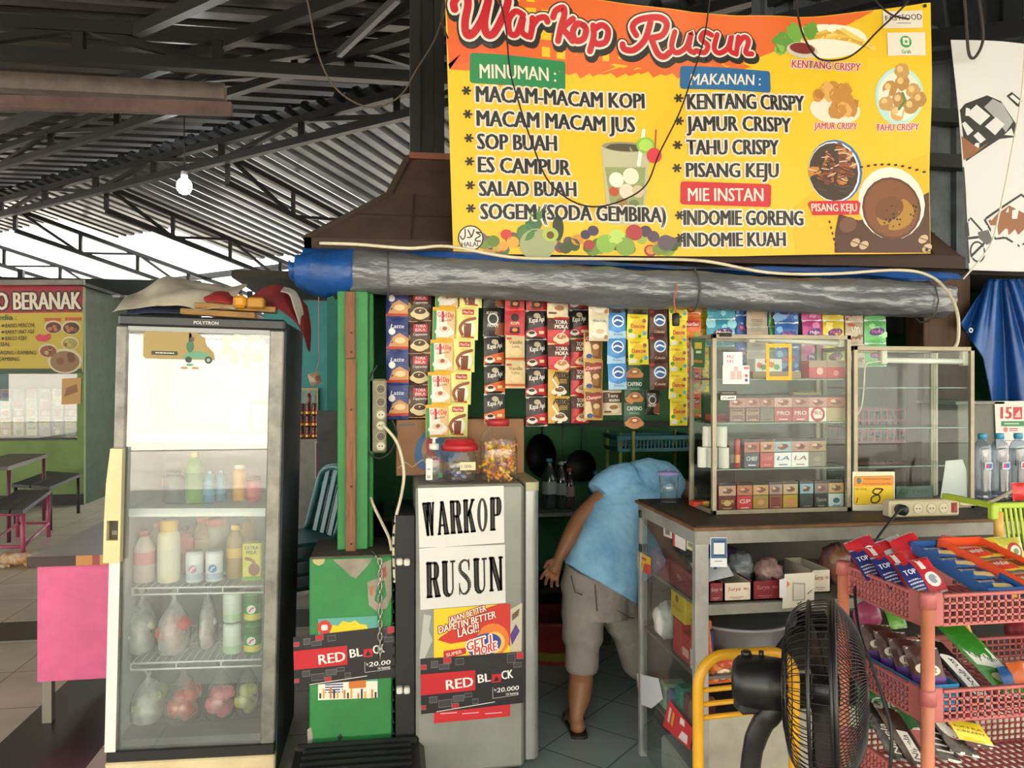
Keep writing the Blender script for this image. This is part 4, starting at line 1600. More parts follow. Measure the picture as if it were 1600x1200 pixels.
def red_black(pl, P, name_label, cut20=False):
	"""Dark cigarette price poster; P maps fractions (0..1 across, 0..1 down) to photo pixels."""
	m = Sheet(pl, eps=.0004)
	K_, R_, W_ = mt('1f1d20', .35), mt('c0202c', .38), mt('ebe8e4', .4)
	m.back([P(0, 1), P(1, 1), P(1, 0), P(0, 0)], '1a181a', .001)
	m.ppoly([P(0, 1), P(1, 1), P(1, 0), P(0, 0)], K_, .4)

	def blk(a, b, c, d, col, l=1):
		m.ppoly([P(a, d), P(c, d), P(c, b), P(a, b)], col, l)

	blk(0, .28, .53, .66, R_, 2)
	for a, b, c, d, col in ((.1, .05, .17, .18, '4a474b'), (.18, .12, .28, .22, '3f3c40'), (.22, .0, .3, .12, 'b9202b'), (0, .1, .06, .2, 'b9202b'), (.31, .72, .42, .84, '4b484c'), (.3, .86, .37, .97, 'b9202b'), (.08, .70, .16, .82, '444145'), (.17, .78, .3, .92, '38353a'), (.0, .84, .05, .93, 'b9202b'), (.42, .7, .5, .78, '2e2b2f'), (.93, .0, 1, .14, 'b9202b'), (.84, .02, .92, .2, '323034'), (.9, .2, .98, .3, '3b383c'), (.34, .04, .42, .16, '2f2c30'), (.5, .82, .56, .92, '333036')):
		blk(a, b, c, d, '6a676c', 1.1)
		blk(a + .004, b + .012, c - .004, d - .012, col, 1.4)
	m.ptext('RED', P(.25, .60), P(.51, .58), 15, W_, 4, .03)
	m.ptext('BL', P(.56, .53), P(.68, .515), 13, W_, 4, .03)
	blk(.69, .39, .78, .55, R_, 3)
	m.ppoly([P(.705, .53), P(.765, .52), P(.735, .42)], K_, 4)
	m.ptext('CK', P(.79, .505), P(.90, .49), 13, W_, 4, .03)
	for seg in ([P(.70, .85), P(.70, .64)], [P(.70, .85), P(.95, .83)]):
		m.pstroke(seg, .8, 'b8b5b2', 3, cap=False)
	m.ptext('Rp', P(.715, .71), P(.735, .71), 3.5, W_, 4, .01)
	m.ptext('20.00' if cut20 else '20.000', P(.74, .745), P(.955, .735), 7, W_, 4, .03, .1)
	m.ptext('16 batang', P(.83, .82), P(.95, .81), 4, W_, 4, .015, .1)
	m.pstroke([P(.15, .985), P(.72, .92)], 1.3, 'cfccc8', 3, cap=False)
	return m.build('price_poster', label=name_label, cat='poster')


def quadmap(tl, tr, br, bl):
	def P(a, b):
		return tuple((tl[i] * (1 - a) + tr[i] * a) * (1 - b) + (bl[i] * (1 - a) + br[i] * a) * b for i in (0, 1))
	return P


red_black(PLY - .009, quadmap((458, 996), (616, 978), (618, 1058), (460, 1073)), 'black and red price poster taped across the green plinth', True)

# green timber post with brown lath
t = thing('timber_post', 'green painted timber post with a brown lath nailed on its face', 'post', (at(551, 870, 3.2).x, 3.23, PZ + .004))
x0, x1 = at(527, 700, 3.16).x, at(575, 700, 3.16).x
m = MB()
m.box(x0, 3.16, PZ + .004, x1, 3.30, 1.925, GRN, .004)
m.box(x1, 3.2, PZ + .004, x1 + .02, 3.32, 1.925, mt('1f7a38', .6, dirt=.3), .003)
m.build('shaft', t)
m = MB()
x0, x1 = at(540, 700, 3.14).x, at(556, 700, 3.14).x
z_ = at(548, 560, 3.14).z
m.box(x0, 3.138, PZ - .01, x1, 3.16, z_ - .002, mt('8a5a3c', .7, dirt=.35, ds=9, stretch=(8, 8, 1)), .002)
m.box(x0 - .002, 3.138, z_, x1 - .002, 3.16, 1.92, mt('85553a', .7, dirt=.35, ds=9, stretch=(8, 8, 1)), .002)
for py in (520, 550, 640, 760, 850):
	p = at(549, py, 3.137)
	m.box(p.x - .004, 3.135, p.z - .004, p.x + .004, 3.139, p.z + .004, mt('3a2a20', .8))
m.build('brown_lath', t, label='rough brown wooden lath in two lengths')

# chain
t = thing('steel_chain', 'steel link chain hanging down the green plinth over the price poster', 'chain', at(594, 1030, 3.02))
pts = [at(578, 862, 3.16), at(586, 868, 3.05), at(593, 873, 3.026)] + [at(594 + .3 * math.sin(k), 882 + k * 9.8, 3.026) for k in range(16)]
cc = []
for k in range(len(pts) - 1):
	cc.append((pts[k], pts[k + 1]))
b = MB()
for k, (a, c) in enumerate(cc):
	d = (c - a).normalized()
	u = d.cross(Vector((0, 1, 0)) if abs(d.y) < .8 else Vector((1, 0, 0))).normalized()
	if k % 2:
		u = d.cross(u).normalized()
	mid = (a + c) / 2
	L = (c - a).length * .68
	ring = []
	for j in range(12):
		an = 2 * PI * j / 12
		ring.append(mid + d * (L * math.cos(an)) + u * (.0075 * math.sin(an)))
	b.tube(ring, .0028, mt('b7b2a6', .3, .8, dirt=.3), 6, closed=True)
b.build('chain_link', t)

# black bin in front of the plinth
BK = mt('1d1f20', .45, dirt=.25)
p0, p1 = at(437, 1180, 2.72), at(668, 1180, 2.72)
zt = at(550, 1158, 3.0).z
t = thing('plastic_bin', 'black plastic bin with a ribbed lid in front of the green plinth', 'bin', ((p0.x + p1.x) / 2, 2.86, 0))
m = MB()
m.box(p0.x + .03, 2.74, 0, p1.x - .03, 3.0, zt - .07, BK, .02)
m.build('tub_body', t)
m = MB()
m.box(p0.x, 2.71, zt - .075, p1.x, 3.02, zt - .02, BK, .02)
for k in range(5):
	y = 2.76 + k * .05
	m.box(p0.x + .05, y, zt - .025, p1.x - .05, y + .022, zt - .008, BK, .006)
m.box(p0.x + .02, 2.99, zt - .03, p1.x - .02, 3.015, zt, BK, .008)
m.build('ribbed_lid', t)

# ---------------- grey fridge seen from its side
FX0, FX1, FY, FZ = .098, .586, 3.0, 1.155
fr_ = thing('grey_fridge', 'small grey fridge seen from its side, plastered with posters', 'fridge', ((FX0 + FX1) / 2, FY + .25, 0))
GSIDE = mt('8f9189', .45, .15, dirt=.22, ds=3)
m = MB()
m.box(FX0, FY, .03, FX1 - .062, FY + .5, FZ, GSIDE, .012)
m.box(FX0 + .02, FY + .02, 0, FX0 + .06, FY + .06, .04, BK)
m.box(FX1 - .12, FY + .02, 0, FX1 - .08, FY + .06, .04, BK)
m.box(FX1 - .062, FY + .012, .05, FX1 - .055, FY + .49, FZ - .01, mt('3a3a38', .6))
m.build('cabinet_body', fr_)
m = MB()
pr = []
for k in range(9):
	a = PI / 2 * k / 8
	pr.append((FX1 - .03 + .03 * math.sin(a), FY + .03 - .03 * math.cos(a)))
poly = [(FX1 - .055, FY + .5), (FX1 - .055, FY)] + pr + [(FX1, FY + .47), (FX1 - .03, FY + .5)]
m.prism(poly, FZ - .06 - .03, mt('a3a6a6', .3, .5, dirt=.12, ds=4), .06)
m.build('door', fr_)
m = MB()
m.prism([(x + (0.002 if x > FX1 - .04 else 0), y - .002) for x, y in poly], .035, mt('a9a684', .5), FZ - .03)
m.build('door_cap', fr_, label='beige plastic cap on top of the fridge door')
m = MB()
m.box(.02, FY + .03, .06, FX0 - .004, FY + .46, FZ - .12, mt('17191b', .6))
for k in range(22):
	z = .1 + k * .043
	m.tube([(.012, FY + .03, z), (.012, FY + .45, z)], .005, mt('141516', .5), 6)
m.build('condenser', fr_, label='black condenser coil on the fridge back')
for py in (879, 1080):
	p = at(630, py, FY)
	m = MB()
	m.box(p.x - .026, FY - .002, p.z - .012, p.x - .002, FY + .03, p.z + .014, mt('d9d6cc', .5), .005)
	m.box(p.x + .002, FY - .002, p.z - .014, p.x + .026, FY + .03, p.z + .012, mt('d9d6cc', .5), .005)
	m.build('pipe_clip', fr_, label='white plastic pipe clip')

# slab-serif block letters: unit-box pieces
GLY = {
	'W': [[(.0, 1), (.27, 1), (.40, .0), (.26, 0)], [(.47, 1), (.40, 1), (.26, 0), (.33, 0)], [(.40, 1), (.66, 1), (.76, 0), (.62, 0)], [(.93, 1), (.86, 1), (.64, 0), (.71, 0)], [(-.05, 1), (.34, 1), (.34, .95), (-.05, .95)], [(.36, 1), (.72, 1), (.72, .95), (.36, .95)], [(.8, 1), (1.02, 1), (1.02, .95), (.8, .95)]],
	'A': [[(.44, 1), (.6, 1), (.98, 0), (.66, 0)], [(.44, 1), (.52, 1), (.2, 0), (.1, 0)], [(.24, .32), (.7, .32), (.7, .25), (.22, .25)], [(0, .06), (.32, .06), (.32, 0), (0, 0)], [(.56, .06), (1.06, .06), (1.06, 0), (.56, 0)], [(.32, 1), (.62, 1), (.62, .95), (.32, .95)]],
	'R': [[(.08, 1), (.36, 1), (.36, 0), (.08, 0)], [(0, 1), (.7, 1), (.78, .97), (.8, .93), (0, .93)], [(.62, .99), (.8, .96), (.9, .86), (.92, .72), (.88, .6), (.78, .53), (.6, .5)], [(.3, .56), (.7, .56), (.7, .49), (.3, .49)], [(.5, .52), (.74, .52), (1.0, .0), (.7, 0)], [(0, .06), (.46, .06), (.46, 0), (0, 0)], [(.62, .06), (1.06, .06), (1.06, 0), (.62, 0)]],
	'K': [[(.08, 1), (.36, 1), (.36, 0), (.08, 0)], [(.8, 1), (.92, 1), (.46, .5), (.36, .5)], [(.44, .62), (.6, .7), (1.02, 0), (.72, 0)], [(0, 1), (.46, 1), (.46, .94), (0, .94)], [(0, .06), (.46, .06), (.46, 0), (0, 0)], [(.66, 1), (1.02, 1), (1.02, .94), (.66, .94)], [(.6, .06), (1.06, .06), (1.06, 0), (.6, 0)]],
	'P': [[(.08, 1), (.38, 1), (.38, 0), (.08, 0)], [(0, 1), (.7, 1), (.8, .94), (0, .94)], [(.62, 1), (.82, .97), (.94, .86), (.97, .7), (.93, .56), (.82, .47), (.62, .43)], [(.34, .5), (.7, .5), (.7, .43), (.34, .43)], [(0, .06), (.5, .06), (.5, 0), (0, 0)]],
	'U': [[(.08, 1), (.36, 1), (.36, .22), (.4, .1), (.5, .06), (.5, -.02), (.3, 0), (.14, .08), (.08, .22)], [(.5, -.02), (.5, .06), (.66, .08), (.74, .2), (.74, 1), (.86, 1), (.86, .2), (.78, .06), (.64, 0)], [(0, 1), (.46, 1), (.46, .94), (0, .94)], [(.62, 1), (1, 1), (1, .94), (.62, .94)]],
	'N': [[(.1, 1), (.2, 1), (.2, 0), (.1, 0)], [(.04, 1), (.34, 1), (.9, 0), (.66, 0)], [(.8, 1), (.9, 1), (.9, 0), (.8, 0)], [(-.02, 1), (.34, 1), (.34, .94), (-.02, .94)], [(-.02, .06), (.32, .06), (.32, 0), (-.02, 0)], [(.68, 1), (1.04, 1), (1.04, .94), (.68, .94)]],
}


def slab(m, word, P, l=2, col='1d1b1c'):
	n = len(word)
	for i, ch in enumerate(word):
		def G(x, y):
			return P((i + .06 + .86 * x) / n, 1 - y)
		if ch == 'O':
			for r, c, dl in ((.46, col, 0), (.17, 'dedcd8', .5)):
				m.ppoly([G(.5 + (r if dl == 0 else r) * math.cos(a / 24 * 2 * PI), .5 + (.51 if dl == 0 else .43) * math.sin(a / 24 * 2 * PI)) for a in range(24)], c, l + dl)
		elif ch == 'S':
			pts = [(.84, .78), (.8, .92), (.5, .98), (.2, .88), (.2, .68), (.5, .54), (.8, .38), (.84, .18), (.6, .03), (.3, .04), (.12, .22)]
			pts = crm([(x, y, 0) for x, y in pts], 4)
			k = len(pts)
			for j in range(k - 1):
				a, b = pts[j], pts[j + 1]
				d = (b - a).normalized()
				w = .045 + .09 * max(0, 1 - abs(j / k - .5) / .36)
				h = Vector((-d.y * w * 1.3, d.x * w * .55, 0))
				m.ppoly([G((a + h).x, (a + h).y), G((a - h).x, (a - h).y), G((b - h).x, (b - h).y), G((b + h).x, (b + h).y)], col, l)
			m.ppoly([G(.78, 1), G(.88, 1), G(.88, .68), G(.8, .68)], col, l)
			m.ppoly([G(.08, .34), G(.16, .34), G(.16, 0), G(.08, 0)], col, l)
		else:
			for q_ in GLY[ch]:
				m.ppoly([G(*p) for p in q_], col, l)
				if q_[0][1] - q_[-1][1] > .3:
					m.pstroke([G(*p) for p in q_ + q_[:1]], 2.2, col, l, cap=False)


PAPER = mt('dedcd8', .6, dirt=.06, ds=5)
for word, quad, let, lb in (('WARKOP', ((653, 763), (787, 759), (788, 848), (655, 857)), ((659, 786), (785, 776), (785, 828), (662, 838)), 'upper white paper sign with big black block letters on the grey fridge'),
							('RUSUN', ((655, 856), (789, 851), (790, 942), (657, 953)), ((664, 879), (787, 869), (788, 922), (665, 935)), 'lower white paper sign with big black block letters on the grey fridge')):
	m = Sheet(FY - .0015, eps=.0005)
	m.back([quad[3], quad[2], quad[1], quad[0]], PAPER, .0012)
	m.ppoly([quad[3], quad[2], quad[1], quad[0]], PAPER, .3)
	slab(m, word, quadmap(*let))
	m.build('paper_sign', label=lb, cat='sign')

m = Sheet(FY - .003, eps=.0005)
YQ = [(678, 1130), (797, 1119), (797, 943), (678, 952)]
m.back(YQ, 'e4bd20', .001)
m.ppoly(YQ, mt('ecc81f', .45), .3)
m.ppoly([(684, 1000), (690, 994), (760, 950), (778, 944), (797, 943), (797, 1010), (780, 990), (740, 1000), (704, 1006)], 'c93026', 1)
m.pdisc(770, 1000, 26, 'e07a2a', 1.4)
m.pdisc(772, 1004, 17, 'f0b95a', 1.6)
m.pdisc(757, 1008, 27, '2d3f93', 2, 18, rot=14)
m.ptext('JAJAN BETTER', (701, 974), (760, 954), 9, 'ece6da', 3, .02, .2, 'a0221d', .14)
m.ptext('DAPETIN BETTER', (686, 990), (775, 965), 11, 'ece6da', 3, .02, .2, 'a0221d', .14)
m.ptext('LAGI!!', (716, 996), (750, 986), 13, 'ece6da', 3, .02, .2, 'a0221d', .14)
m.ptext('GET 1', (731, 1017), (770, 1005), 14, 'c9252b', 4, .03, .2, 'efe9df', .16)
m.ptext('MORE', (742, 1026), (778, 1015), 13, 'c9252b', 4, .03, .2, 'efe9df', .16)
m.ppoly([(693, 1030), (728, 1021), (728, 1012), (693, 1017)], 'c9252b', 3)
m.ptext('SUPER', (698, 1026), (722, 1020), 5, 'ece6da', 4, .01)
m.ppoly([(678, 1130), (797, 1119), (797, 1098), (678, 1109)], 'c4212c', 2)
for x in (688, 722, 758):
	m.pstroke([(x, 1115), (x + 26, 1113)], 1.2, 'e0c8c4', 3, cap=False)
m.build('poster', label='yellow and red snack promotion poster under the paper signs on the grey fridge', cat='poster')
red_black(FY - .008, quadmap((657, 1030), (818, 1018), (818, 1098), (658, 1116)), 'black and red price poster low on the grey fridge')
m = Sheet(FY - .0015, eps=.0005)
m.back([(797, 1022), (815, 1018), (816, 942), (798, 952)], 'c3b9a0', .001)
m.ppoly([(800, 1008), (812, 986), (806, 975), (797, 992)], '5a3a86', 1)
m.ppoly([(800, 960), (812, 950), (810, 962), (800, 970)], '6a5540', 1)
m.build('torn_sticker', label='torn beige and purple sticker remains beside the yellow poster', cat='sticker')
m = Sheet(FY - .0015, eps=.0005)
m.ppoly([(655, 1030), (662, 960), (674, 962), (670, 985), (676, 1000), (664, 1028)], 'b5b6b0', 1)
m.build('torn_sticker', label='pale torn sticker rest at the hinge edge beside the yellow poster', cat='sticker')

# ---------------- on the fridge
t = thing('cardboard_box', 'brown cardboard carton with a blue and red water emblem on the fridge', 'box', (at(715, 750, 3.32).x, 3.40, FZ + .002))
m = Sheet(3.32, eps=.0006)
c0, c1 = at(619, 750, 3.32), at(819, 655, 3.32)
m.M = Matrix()
m.box(c0.x, 3.321, FZ + .002, c1.x, 3.49, at(700, 655, 3.32).z, mt('9a7252', .8, dirt=.15), .003)
m.M = FR((0, 3.32, 0))
m.pdisc(680, 702, 38, '2a5f92', 1, 30, rot=60)
m.pdisc(690, 700, 34, '9a7252', 1.5, 30, rot=60)
m.pdisc(692, 696, 28, 'a03038', 2, 26, rot=60)
m.pdisc(700, 694, 24, '9a7252', 2.5, 26, rot=60)
m.pdisc(698, 700, 20, '2a5f92', 3, 24, rot=40)
m.pstroke([(621, 732), (634, 722), (644, 730), (660, 718), (672, 728)], 1.2, 'c9b8a0', 4, cap=False)
m.ptext('adalaaad', (624, 666), (648, 665), 5, '47658a', 3, .01)
m.pstroke([(640, 740), (655, 740)], 1.2, '7a5a80', 3, cap=False)
m.build('carton', t)

JAR = glassm('jar_plastic', 'f5f7f5', 1.4, .02, .06, 'e6e6e2', 9, .5)
y_ = 3.10
p = at(678, 752, y_)
t = thing('pump_bottle', 'clear hand sanitiser pump bottle on the fridge', 'bottle', (p.x, y_, FZ + .002))
b = MB(); b.lathe([(.034, 0), (.038, .01), (.038, .10), (.034, .115), (.016, .125), (.016, .132)], JAR, 18); b.lathe([(.034, .003), (.034, .075)], mt('cfd6cc', .2, emit=0), 14) if False else None
b.build('bottle_body', t, False)
b = MB(FR((-.03, -.0385, .012)), .0004)
b.rrect(-.004, 0, .022, .085, 'dad9d2', 1, .003)
for k in range(5):
	b.rect(0, .008 + k * .004 + (k > 2) * .02, .014, .010 + k * .004 + (k > 2) * .02, '4a4a48', 2)
b.rect(.045, .01, .062, .03, '1f6a4a', 1)
b.build('label', t, False)
b = MB(); b.lathe([(.02, .13), (.02, .152), (.006, .154), (.006, .172), (.016, .174), (.016, .18), (.0, .181)], mt('e2dfd6', .4), 14); b.box(-.005, -.035, .173, .005, .0, .18, mt('e2dfd6', .4)); b.build('pump', t, False)
p = at(719, 752, y_)
t = thing('plastic_jar', 'squat clear jar with a red screw lid and a price tag', 'jar', (p.x, y_ + .02, FZ + .002))
b = MB(); b.lathe([(.062, 0), (.068, .01), (.068, .105), (.06, .12), (.06, .135)], JAR, 26); b.build('jar_body', t, False)
b = MB(); b.lathe([(.075, .125), (.076, .145), (.07, .15), (.062, .152), (.062, .166), (.056, .17)], mt('b3272e', .4), 26); b.build('lid', t, False)
b = MB(FR((-.005, -.0715, .05)), .0006)
b.rrect(0, 0, .062, .032, 'd9cba4', 1, .002)
b.text('1.000-', .006, .009, .013, '3a342c', 2, bold=0)
b.build('price_tag', t, False, label='handwritten cream price tag')
b = MB()
rr = random.Random(4)
for k in range(34):
	a, q_ = rr.uniform(0, 6.28), .05 * rr.random() ** .5
	b.ell((q_ * math.cos(a), q_ * math.sin(a), .01 + rr.uniform(0, .045)), .012, .006, .007, rr.choice(['6a6f9a', 'b9b4c2', '4a4250', '9a7a4a', '8a8f9f', '3a4fa0']), 7, 5)
b.build('candy_filling', t, False, kind='stuff')
p = at(779, 752, y_)
t = thing('plastic_jar', 'tall clear jar with a small red lid, full of yellow wrapped candy', 'jar', (p.x, y_ + .01, FZ + .002))
b = MB(); b.lathe([(.066, 0), (.075, .012), (.075, .16), (.062, .195), (.042, .215), (.04, .23)], JAR, 28, pw=3.2); b.build('jar_body', t, False)
b = MB(); b.lathe([(.045, .222), (.046, .246), (.04, .25)], mt('a8262c', .4), 22); b.build('lid', t, False)
b = MB()
for k in range(70):
	a, q_ = rr.uniform(0, 6.28), .066 * rr.random() ** .4
	z = .014 + .135 * rr.random()
	b.M = Matrix.Translation((q_ * math.cos(a), q_ * math.sin(a), z)) @ Matrix.Rotation(rr.uniform(0, 3), 4, 'Y') @ Matrix.Rotation(rr.uniform(0, 3), 4, 'X')
	c = rr.choice(['e9a81c', 'e38a1a', 'f0c425', 'e0a890', 'd9701f', 'f0b622'])
	b.ell((0, 0, 0), .014, .008, .008, c, 7, 5)
	b.add([(.012, 0, 0), (.024, .008, .003), (.024, -.008, -.003)], [(0, 1, 2)], c)
	b.add([(-.012, 0, 0), (-.024, .008, .003), (-.024, -.008, -.003)], [(0, 1, 2)], c)
b.build('candy_filling', t, False, kind='stuff')

# ---------------- wall sockets and cords by the post
y_ = 3.2
t = thing('power_strip', 'grimy long socket strip hung upright beside the green post', 'power strip', at(590, 710, y_))
m = Sheet(y_, eps=.001)
a, b_ = m.q(575, 708), m.q(604, 592)
m.M = Matrix()
m.box(a[0], y_, a[1], b_[0], y_ + .045, b_[1], mt('8a8266', .5, dirt=.4, ds=12), .008)
m.build('strip_body', t)
for k, py in enumerate((608, 628, 648, 665, 682, 697)):
	p = at(595, py, y_ - .0005)
	b = MB(FR(p), .0008)
	b.disc(0, 0, .020, '9a9276', 1)
	b.disc(0, 0, .016, ('5a5444', 'c9c4b0')[k in (2, 3, 5)], 2)
	for dx in (-.006, .006):
		b.disc(dx, 0, .003, '1d1b18', 3, n=8)
	b.build('socket', t)
line('cable', 'cream cord hanging from the socket strip down beside the grey fridge', 'cord', [at(597, 665, 3.18), at(606, 672, 3.15), at(622, 695, 3.12), at(631, 735, 3.1), at(628, 770, 3.08), at(619, 808, 3.06), at(615, 850, 3.05), at(617, 910, 3.04)], .0065, CABW)
line('cable', 'cream cord running down behind the green post to the plinth', 'cord', [at(578, 462, 3.3), at(580, 500, 3.3), at(582, 560, 3.3), at(578, 700, 3.28), at(574, 745, 3.26), at(580, 780, 3.2), at(596, 815, 3.14), at(608, 840, 3.1), at(612, 860, 3.06)], .0065, CABW)
line('cable', 'thin black cord looping round the socket strip', 'cord', [at(590, 570, 3.17), at(574, 600, 3.17), at(566, 660, 3.17), at(572, 700, 3.17), at(590, 716, 3.17), at(610, 706, 3.17), at(620, 680, 3.17), at(612, 655, 3.17)], .004, mt('1c1a18', .6))
# ------------------------------------------------------------------ hanging sachets
def sachet_mesh(kind, w, h, draw, foil, rough=.34):
	"""Pillow sachet: flat print cut fine, then bulged; local origin at top centre, hanging along -z, facing -y."""
	m = MB(FR((-w / 2, 0, -h)), .00035)
	F = mt(foil, rough, .1, bump=.25, bs=55)
	m.rect(0, 0, w, h, F, 0)
	m.rect(0, 0, w, h, F, 0)
	m.f.pop(), m.m.pop(), m.s.pop()
	draw(m, w, h, F)
	m.cut(6, 8, 0, 2)

	def bulge(x, y, z):
		u, v = (x + w / 2) / w, (z + h) / h
		b = max(0, math.sin(PI * min(max(u, 0), 1))) ** .6 * max(0, math.sin(PI * min(max((v - .05) / .9, 0), 1))) ** .6
		cr = .0022 * mnoise.noise(Vector((u * 4, v * 5, len(kind)))) * (1 - b * .4)
		return (x, y - .011 * b - cr, z)
	m.warp(bulge)
	# back leaf
	n = len(m.v)
	K = m.M
	m.M = Matrix()
	m.add([(-w / 2, .001, -h), (w / 2, .001, -h), (w / 2, .001, 0), (-w / 2, .001, 0)], [(0, 3, 2, 1)], F)
	o = m.build('sachet', base=False)
	me = o.data
	WM.pop(o)
	bpy.data.objects.remove(o)
	return me, w, h


def cup(m, u, v, r, c1='e9e3d6', c2='7a4a2a', l=2):
	m.disc(u, v - r * .1, r * 1.25, c1, l, r * .55)
	m.disc(u, v, r, c1, l + .3, r * .8)
	m.disc(u, v + r * .28, r * .75, c2, l + .6, r * .38)


def crimp(m, w, h, c):
	m.rect(0, h * .93, w, h, c, 1)
	m.rect(0, 0, w, h * .06, c, 1)


def d_blue(m, w, h, F):
	m.rect(0, h * .1, w, h * .18, 'b23a2a', 1)
	m.poly([(w * .1, h * .18), (w, h * .18), (w, h * .42), (w * .6, h * .58), (w * .3, h * .46)], 'c9915a', 1)
	m.disc(w * .62, h * .36, w * .24, 'e3c79a', 2, h * .09)
	m.disc(w * .26, h * .62, w * .15, 'e6e6e2', 2)
	m.text('Latte', w * .2, h * .72, h * .12, 'dfe3ee', 2, w=w * .6, shear=.2)


def d_brown(m, w, h, F):
	m.rrect(w * .3, h * .66, w * .85, h * .95, 'c23a4a', 2, w * .05)
	m.text('TORA', w * .38, h * .81, h * .09, 'eadfe0', 3, w=w * .4)
	m.text('BIKA', w * .38, h * .69, h * .09, 'eadfe0', 3, w=w * .4)
	m.text('Cappucino', w * .3, h * .56, h * .08, 'e4dccb', 2, w=w * .55, shear=.2)
	cup(m, w * .55, h * .26, w * .3, 'd9c79a', '4a2a1a')
	m.disc(w * .1, h * .5, w * .09, 'b9923a', 1, h * .1)
	m.rect(0, 0, w, h * .06, 'b98a4a', 1)


def d_good(m, w, h, F):
	m.rect(0, h * .9, w, h, 'dca42a', 1)
	m.rect(w * .02, 0, w * .16, h * .9, '2f8a4a', 1)
	m.rect(w * .16, h * .04, w * .96, h * .9, 'dfb98a', 1)
	m.poly([(w * .16, h * .04), (w * .7, h * .04), (w * .55, h * .9), (w * .16, h * .9)], 'e0d9cf', 1.4)
	m.text('Good Day', w * .2, h * .70, h * .15, 'c9323f', 3, w=w * .72, bold=.02)
	m.rect(w * .38, h * .56, w * .48, h * .88, 'b52a38', 2)
	m.text('Cappuccino', w * .28, h * .56, h * .07, '4a4a44', 3, w=w * .55, shear=.2, rot=6)
	cup(m, w * .52, h * .28, w * .34, 'e3ded6', 'd5c2ad')
	m.disc(w * .52, h * .36, w * .1, '9a5434', 4, h * .06)


def d_nut(m, w, h, F):
	m.rrect(w * .28, h * .76, w * .8, h * .92, 'b4333a', 2, w * .03)
	m.text('MaxTea', w * .33, h * .8, h * .08, 'ead9c9', 3, w=w * .42)
	m.text('Tarikk', w * .38, h * .66, h * .06, 'b98a3a', 3, w=w * .3, shear=.2)
	m.disc(w * .52, h * .34, w * .36, 'e2e0d0', 2, h * .26)
	m.stroke([(w * .85, h * .66), (w * .4, h * .56), (w * .2, h * .36), (w * .3, h * .16)], w * .14, '8a4a2c', 3, 5)
	m.poly([(w * .38, h * .1), (w * .68, h * .1), (w * .7, h * .5), (w * .36, h * .5)], '6f3a22', 3.5)
	m.rect(w * .22, h * .05, w * .82, h * .1, 'b4333a', 3.6)


def d_kapal(m, w, h, F, low='d9642a'):
	m.poly([(0, h * .04), (w, h * .04), (w, h * .48), (w * .5, h * .40), (0, h * .3)], low, 1)
	m.rect(0, h * .95, w, h, 'c9c6bf', 1)
	m.disc(w * .52, h * .82, w * .16, 'b9aa88', 2, h * .09)
	m.text('Kapal Api', w * .16, h * .56, h * .17, 'e6e0da', 3, w=w * .74, shear=.25, rot=8, bold=.015)
	cup(m, w * .28, h * .2, w * .2, 'e9e3da', '3a221a')
	m.rect(w * .62, h * .2, w * .86, h * .3, 'e3c9a0', 2)
	m.rect(0, 0, w, h * .04, 'c9c6bf', 1)


def d_kapalred(m, w, h, F):
	d_kapal(m, w, h, F, 'b01f33')


def d_red(m, w, h, F):
	crimp(m, w, h, 'd6473f')
	m.disc(w * .5, h * .68, w * .2, '2a1414', 2, h * .15)
	m.text('KOPI', w * .3, h * .42, h * .1, 'e9c9b0', 3, w=w * .4)
	m.rrect(w * .25, h * .1, w * .75, h * .34, '3a1714', 2, w * .05)
	m.disc(w * .5, h * .22, w * .14, 'c9843a', 3, h * .07)


def d_ginger(m, w, h, F):
	crimp(m, w, h, 'c4b592')
	m.text('Vanilla', w * .16, h * .68, h * .13, '8a5a2a', 3, w=w * .68, bold=.02)
	m.text('Latte', w * .3, h * .54, h * .1, '8a5a2a', 3, w=w * .4)
	m.disc(w * .55, h * .36, w * .3, 'd9c08a', 2, h * .14)
	m.rect(0, h * .08, w, h * .17, 'c25a2a', 2)
	m.rect(w * .05, h * .84, w * .3, h * .92, 'b43a35', 2)


def d_tora(m, w, h, F):
	m.rect(0, h * .94, w, h, 'd9c27a', 1)
	m.rect(0, h * .5, w, h * .94, '4a2420', 1)
	for k in range(16):
		m.disc(R.uniform(.05, .95) * w, R.uniform(.54, .9) * h, w * .05, '6f3a30', 1.5, n=7)
	m.text('TORA', w * .34, h * .72, h * .14, 'ece4da', 3, w=w * .56, bold=.03)
	m.text('MOKA', w * .32, h * .55, h * .14, 'ece4da', 3, w=w * .6, bold=.03)
	cup(m, w * .62, h * .18, w * .3, 'e3cdb0', 'b5763f')
	m.stroke([(w * .78, h * .52), (w * .55, h * .24)], w * .06, 'c9c6c2', 5)


def d_susu(m, w, h, F):
	crimp(m, w, h, 'd9cbb0')
	m.text('Toru', w * .22, h * .72, h * .15, 'ece6da', 3, w=w * .55, bold=.03)
	m.text('susu', w * .3, h * .56, h * .14, 'ece6da', 3, w=w * .55, bold=.03)
	m.rect(0, h * .5, w, h * .93, '4a3028', 1)
	cup(m, w * .55, h * .26, w * .32, 'e3d3ba', '9a6a44')
	for k in range(5):
		m.disc(w * (.1 + .07 * k), h * .14, w * .05, '5a3422', 4, n=8)


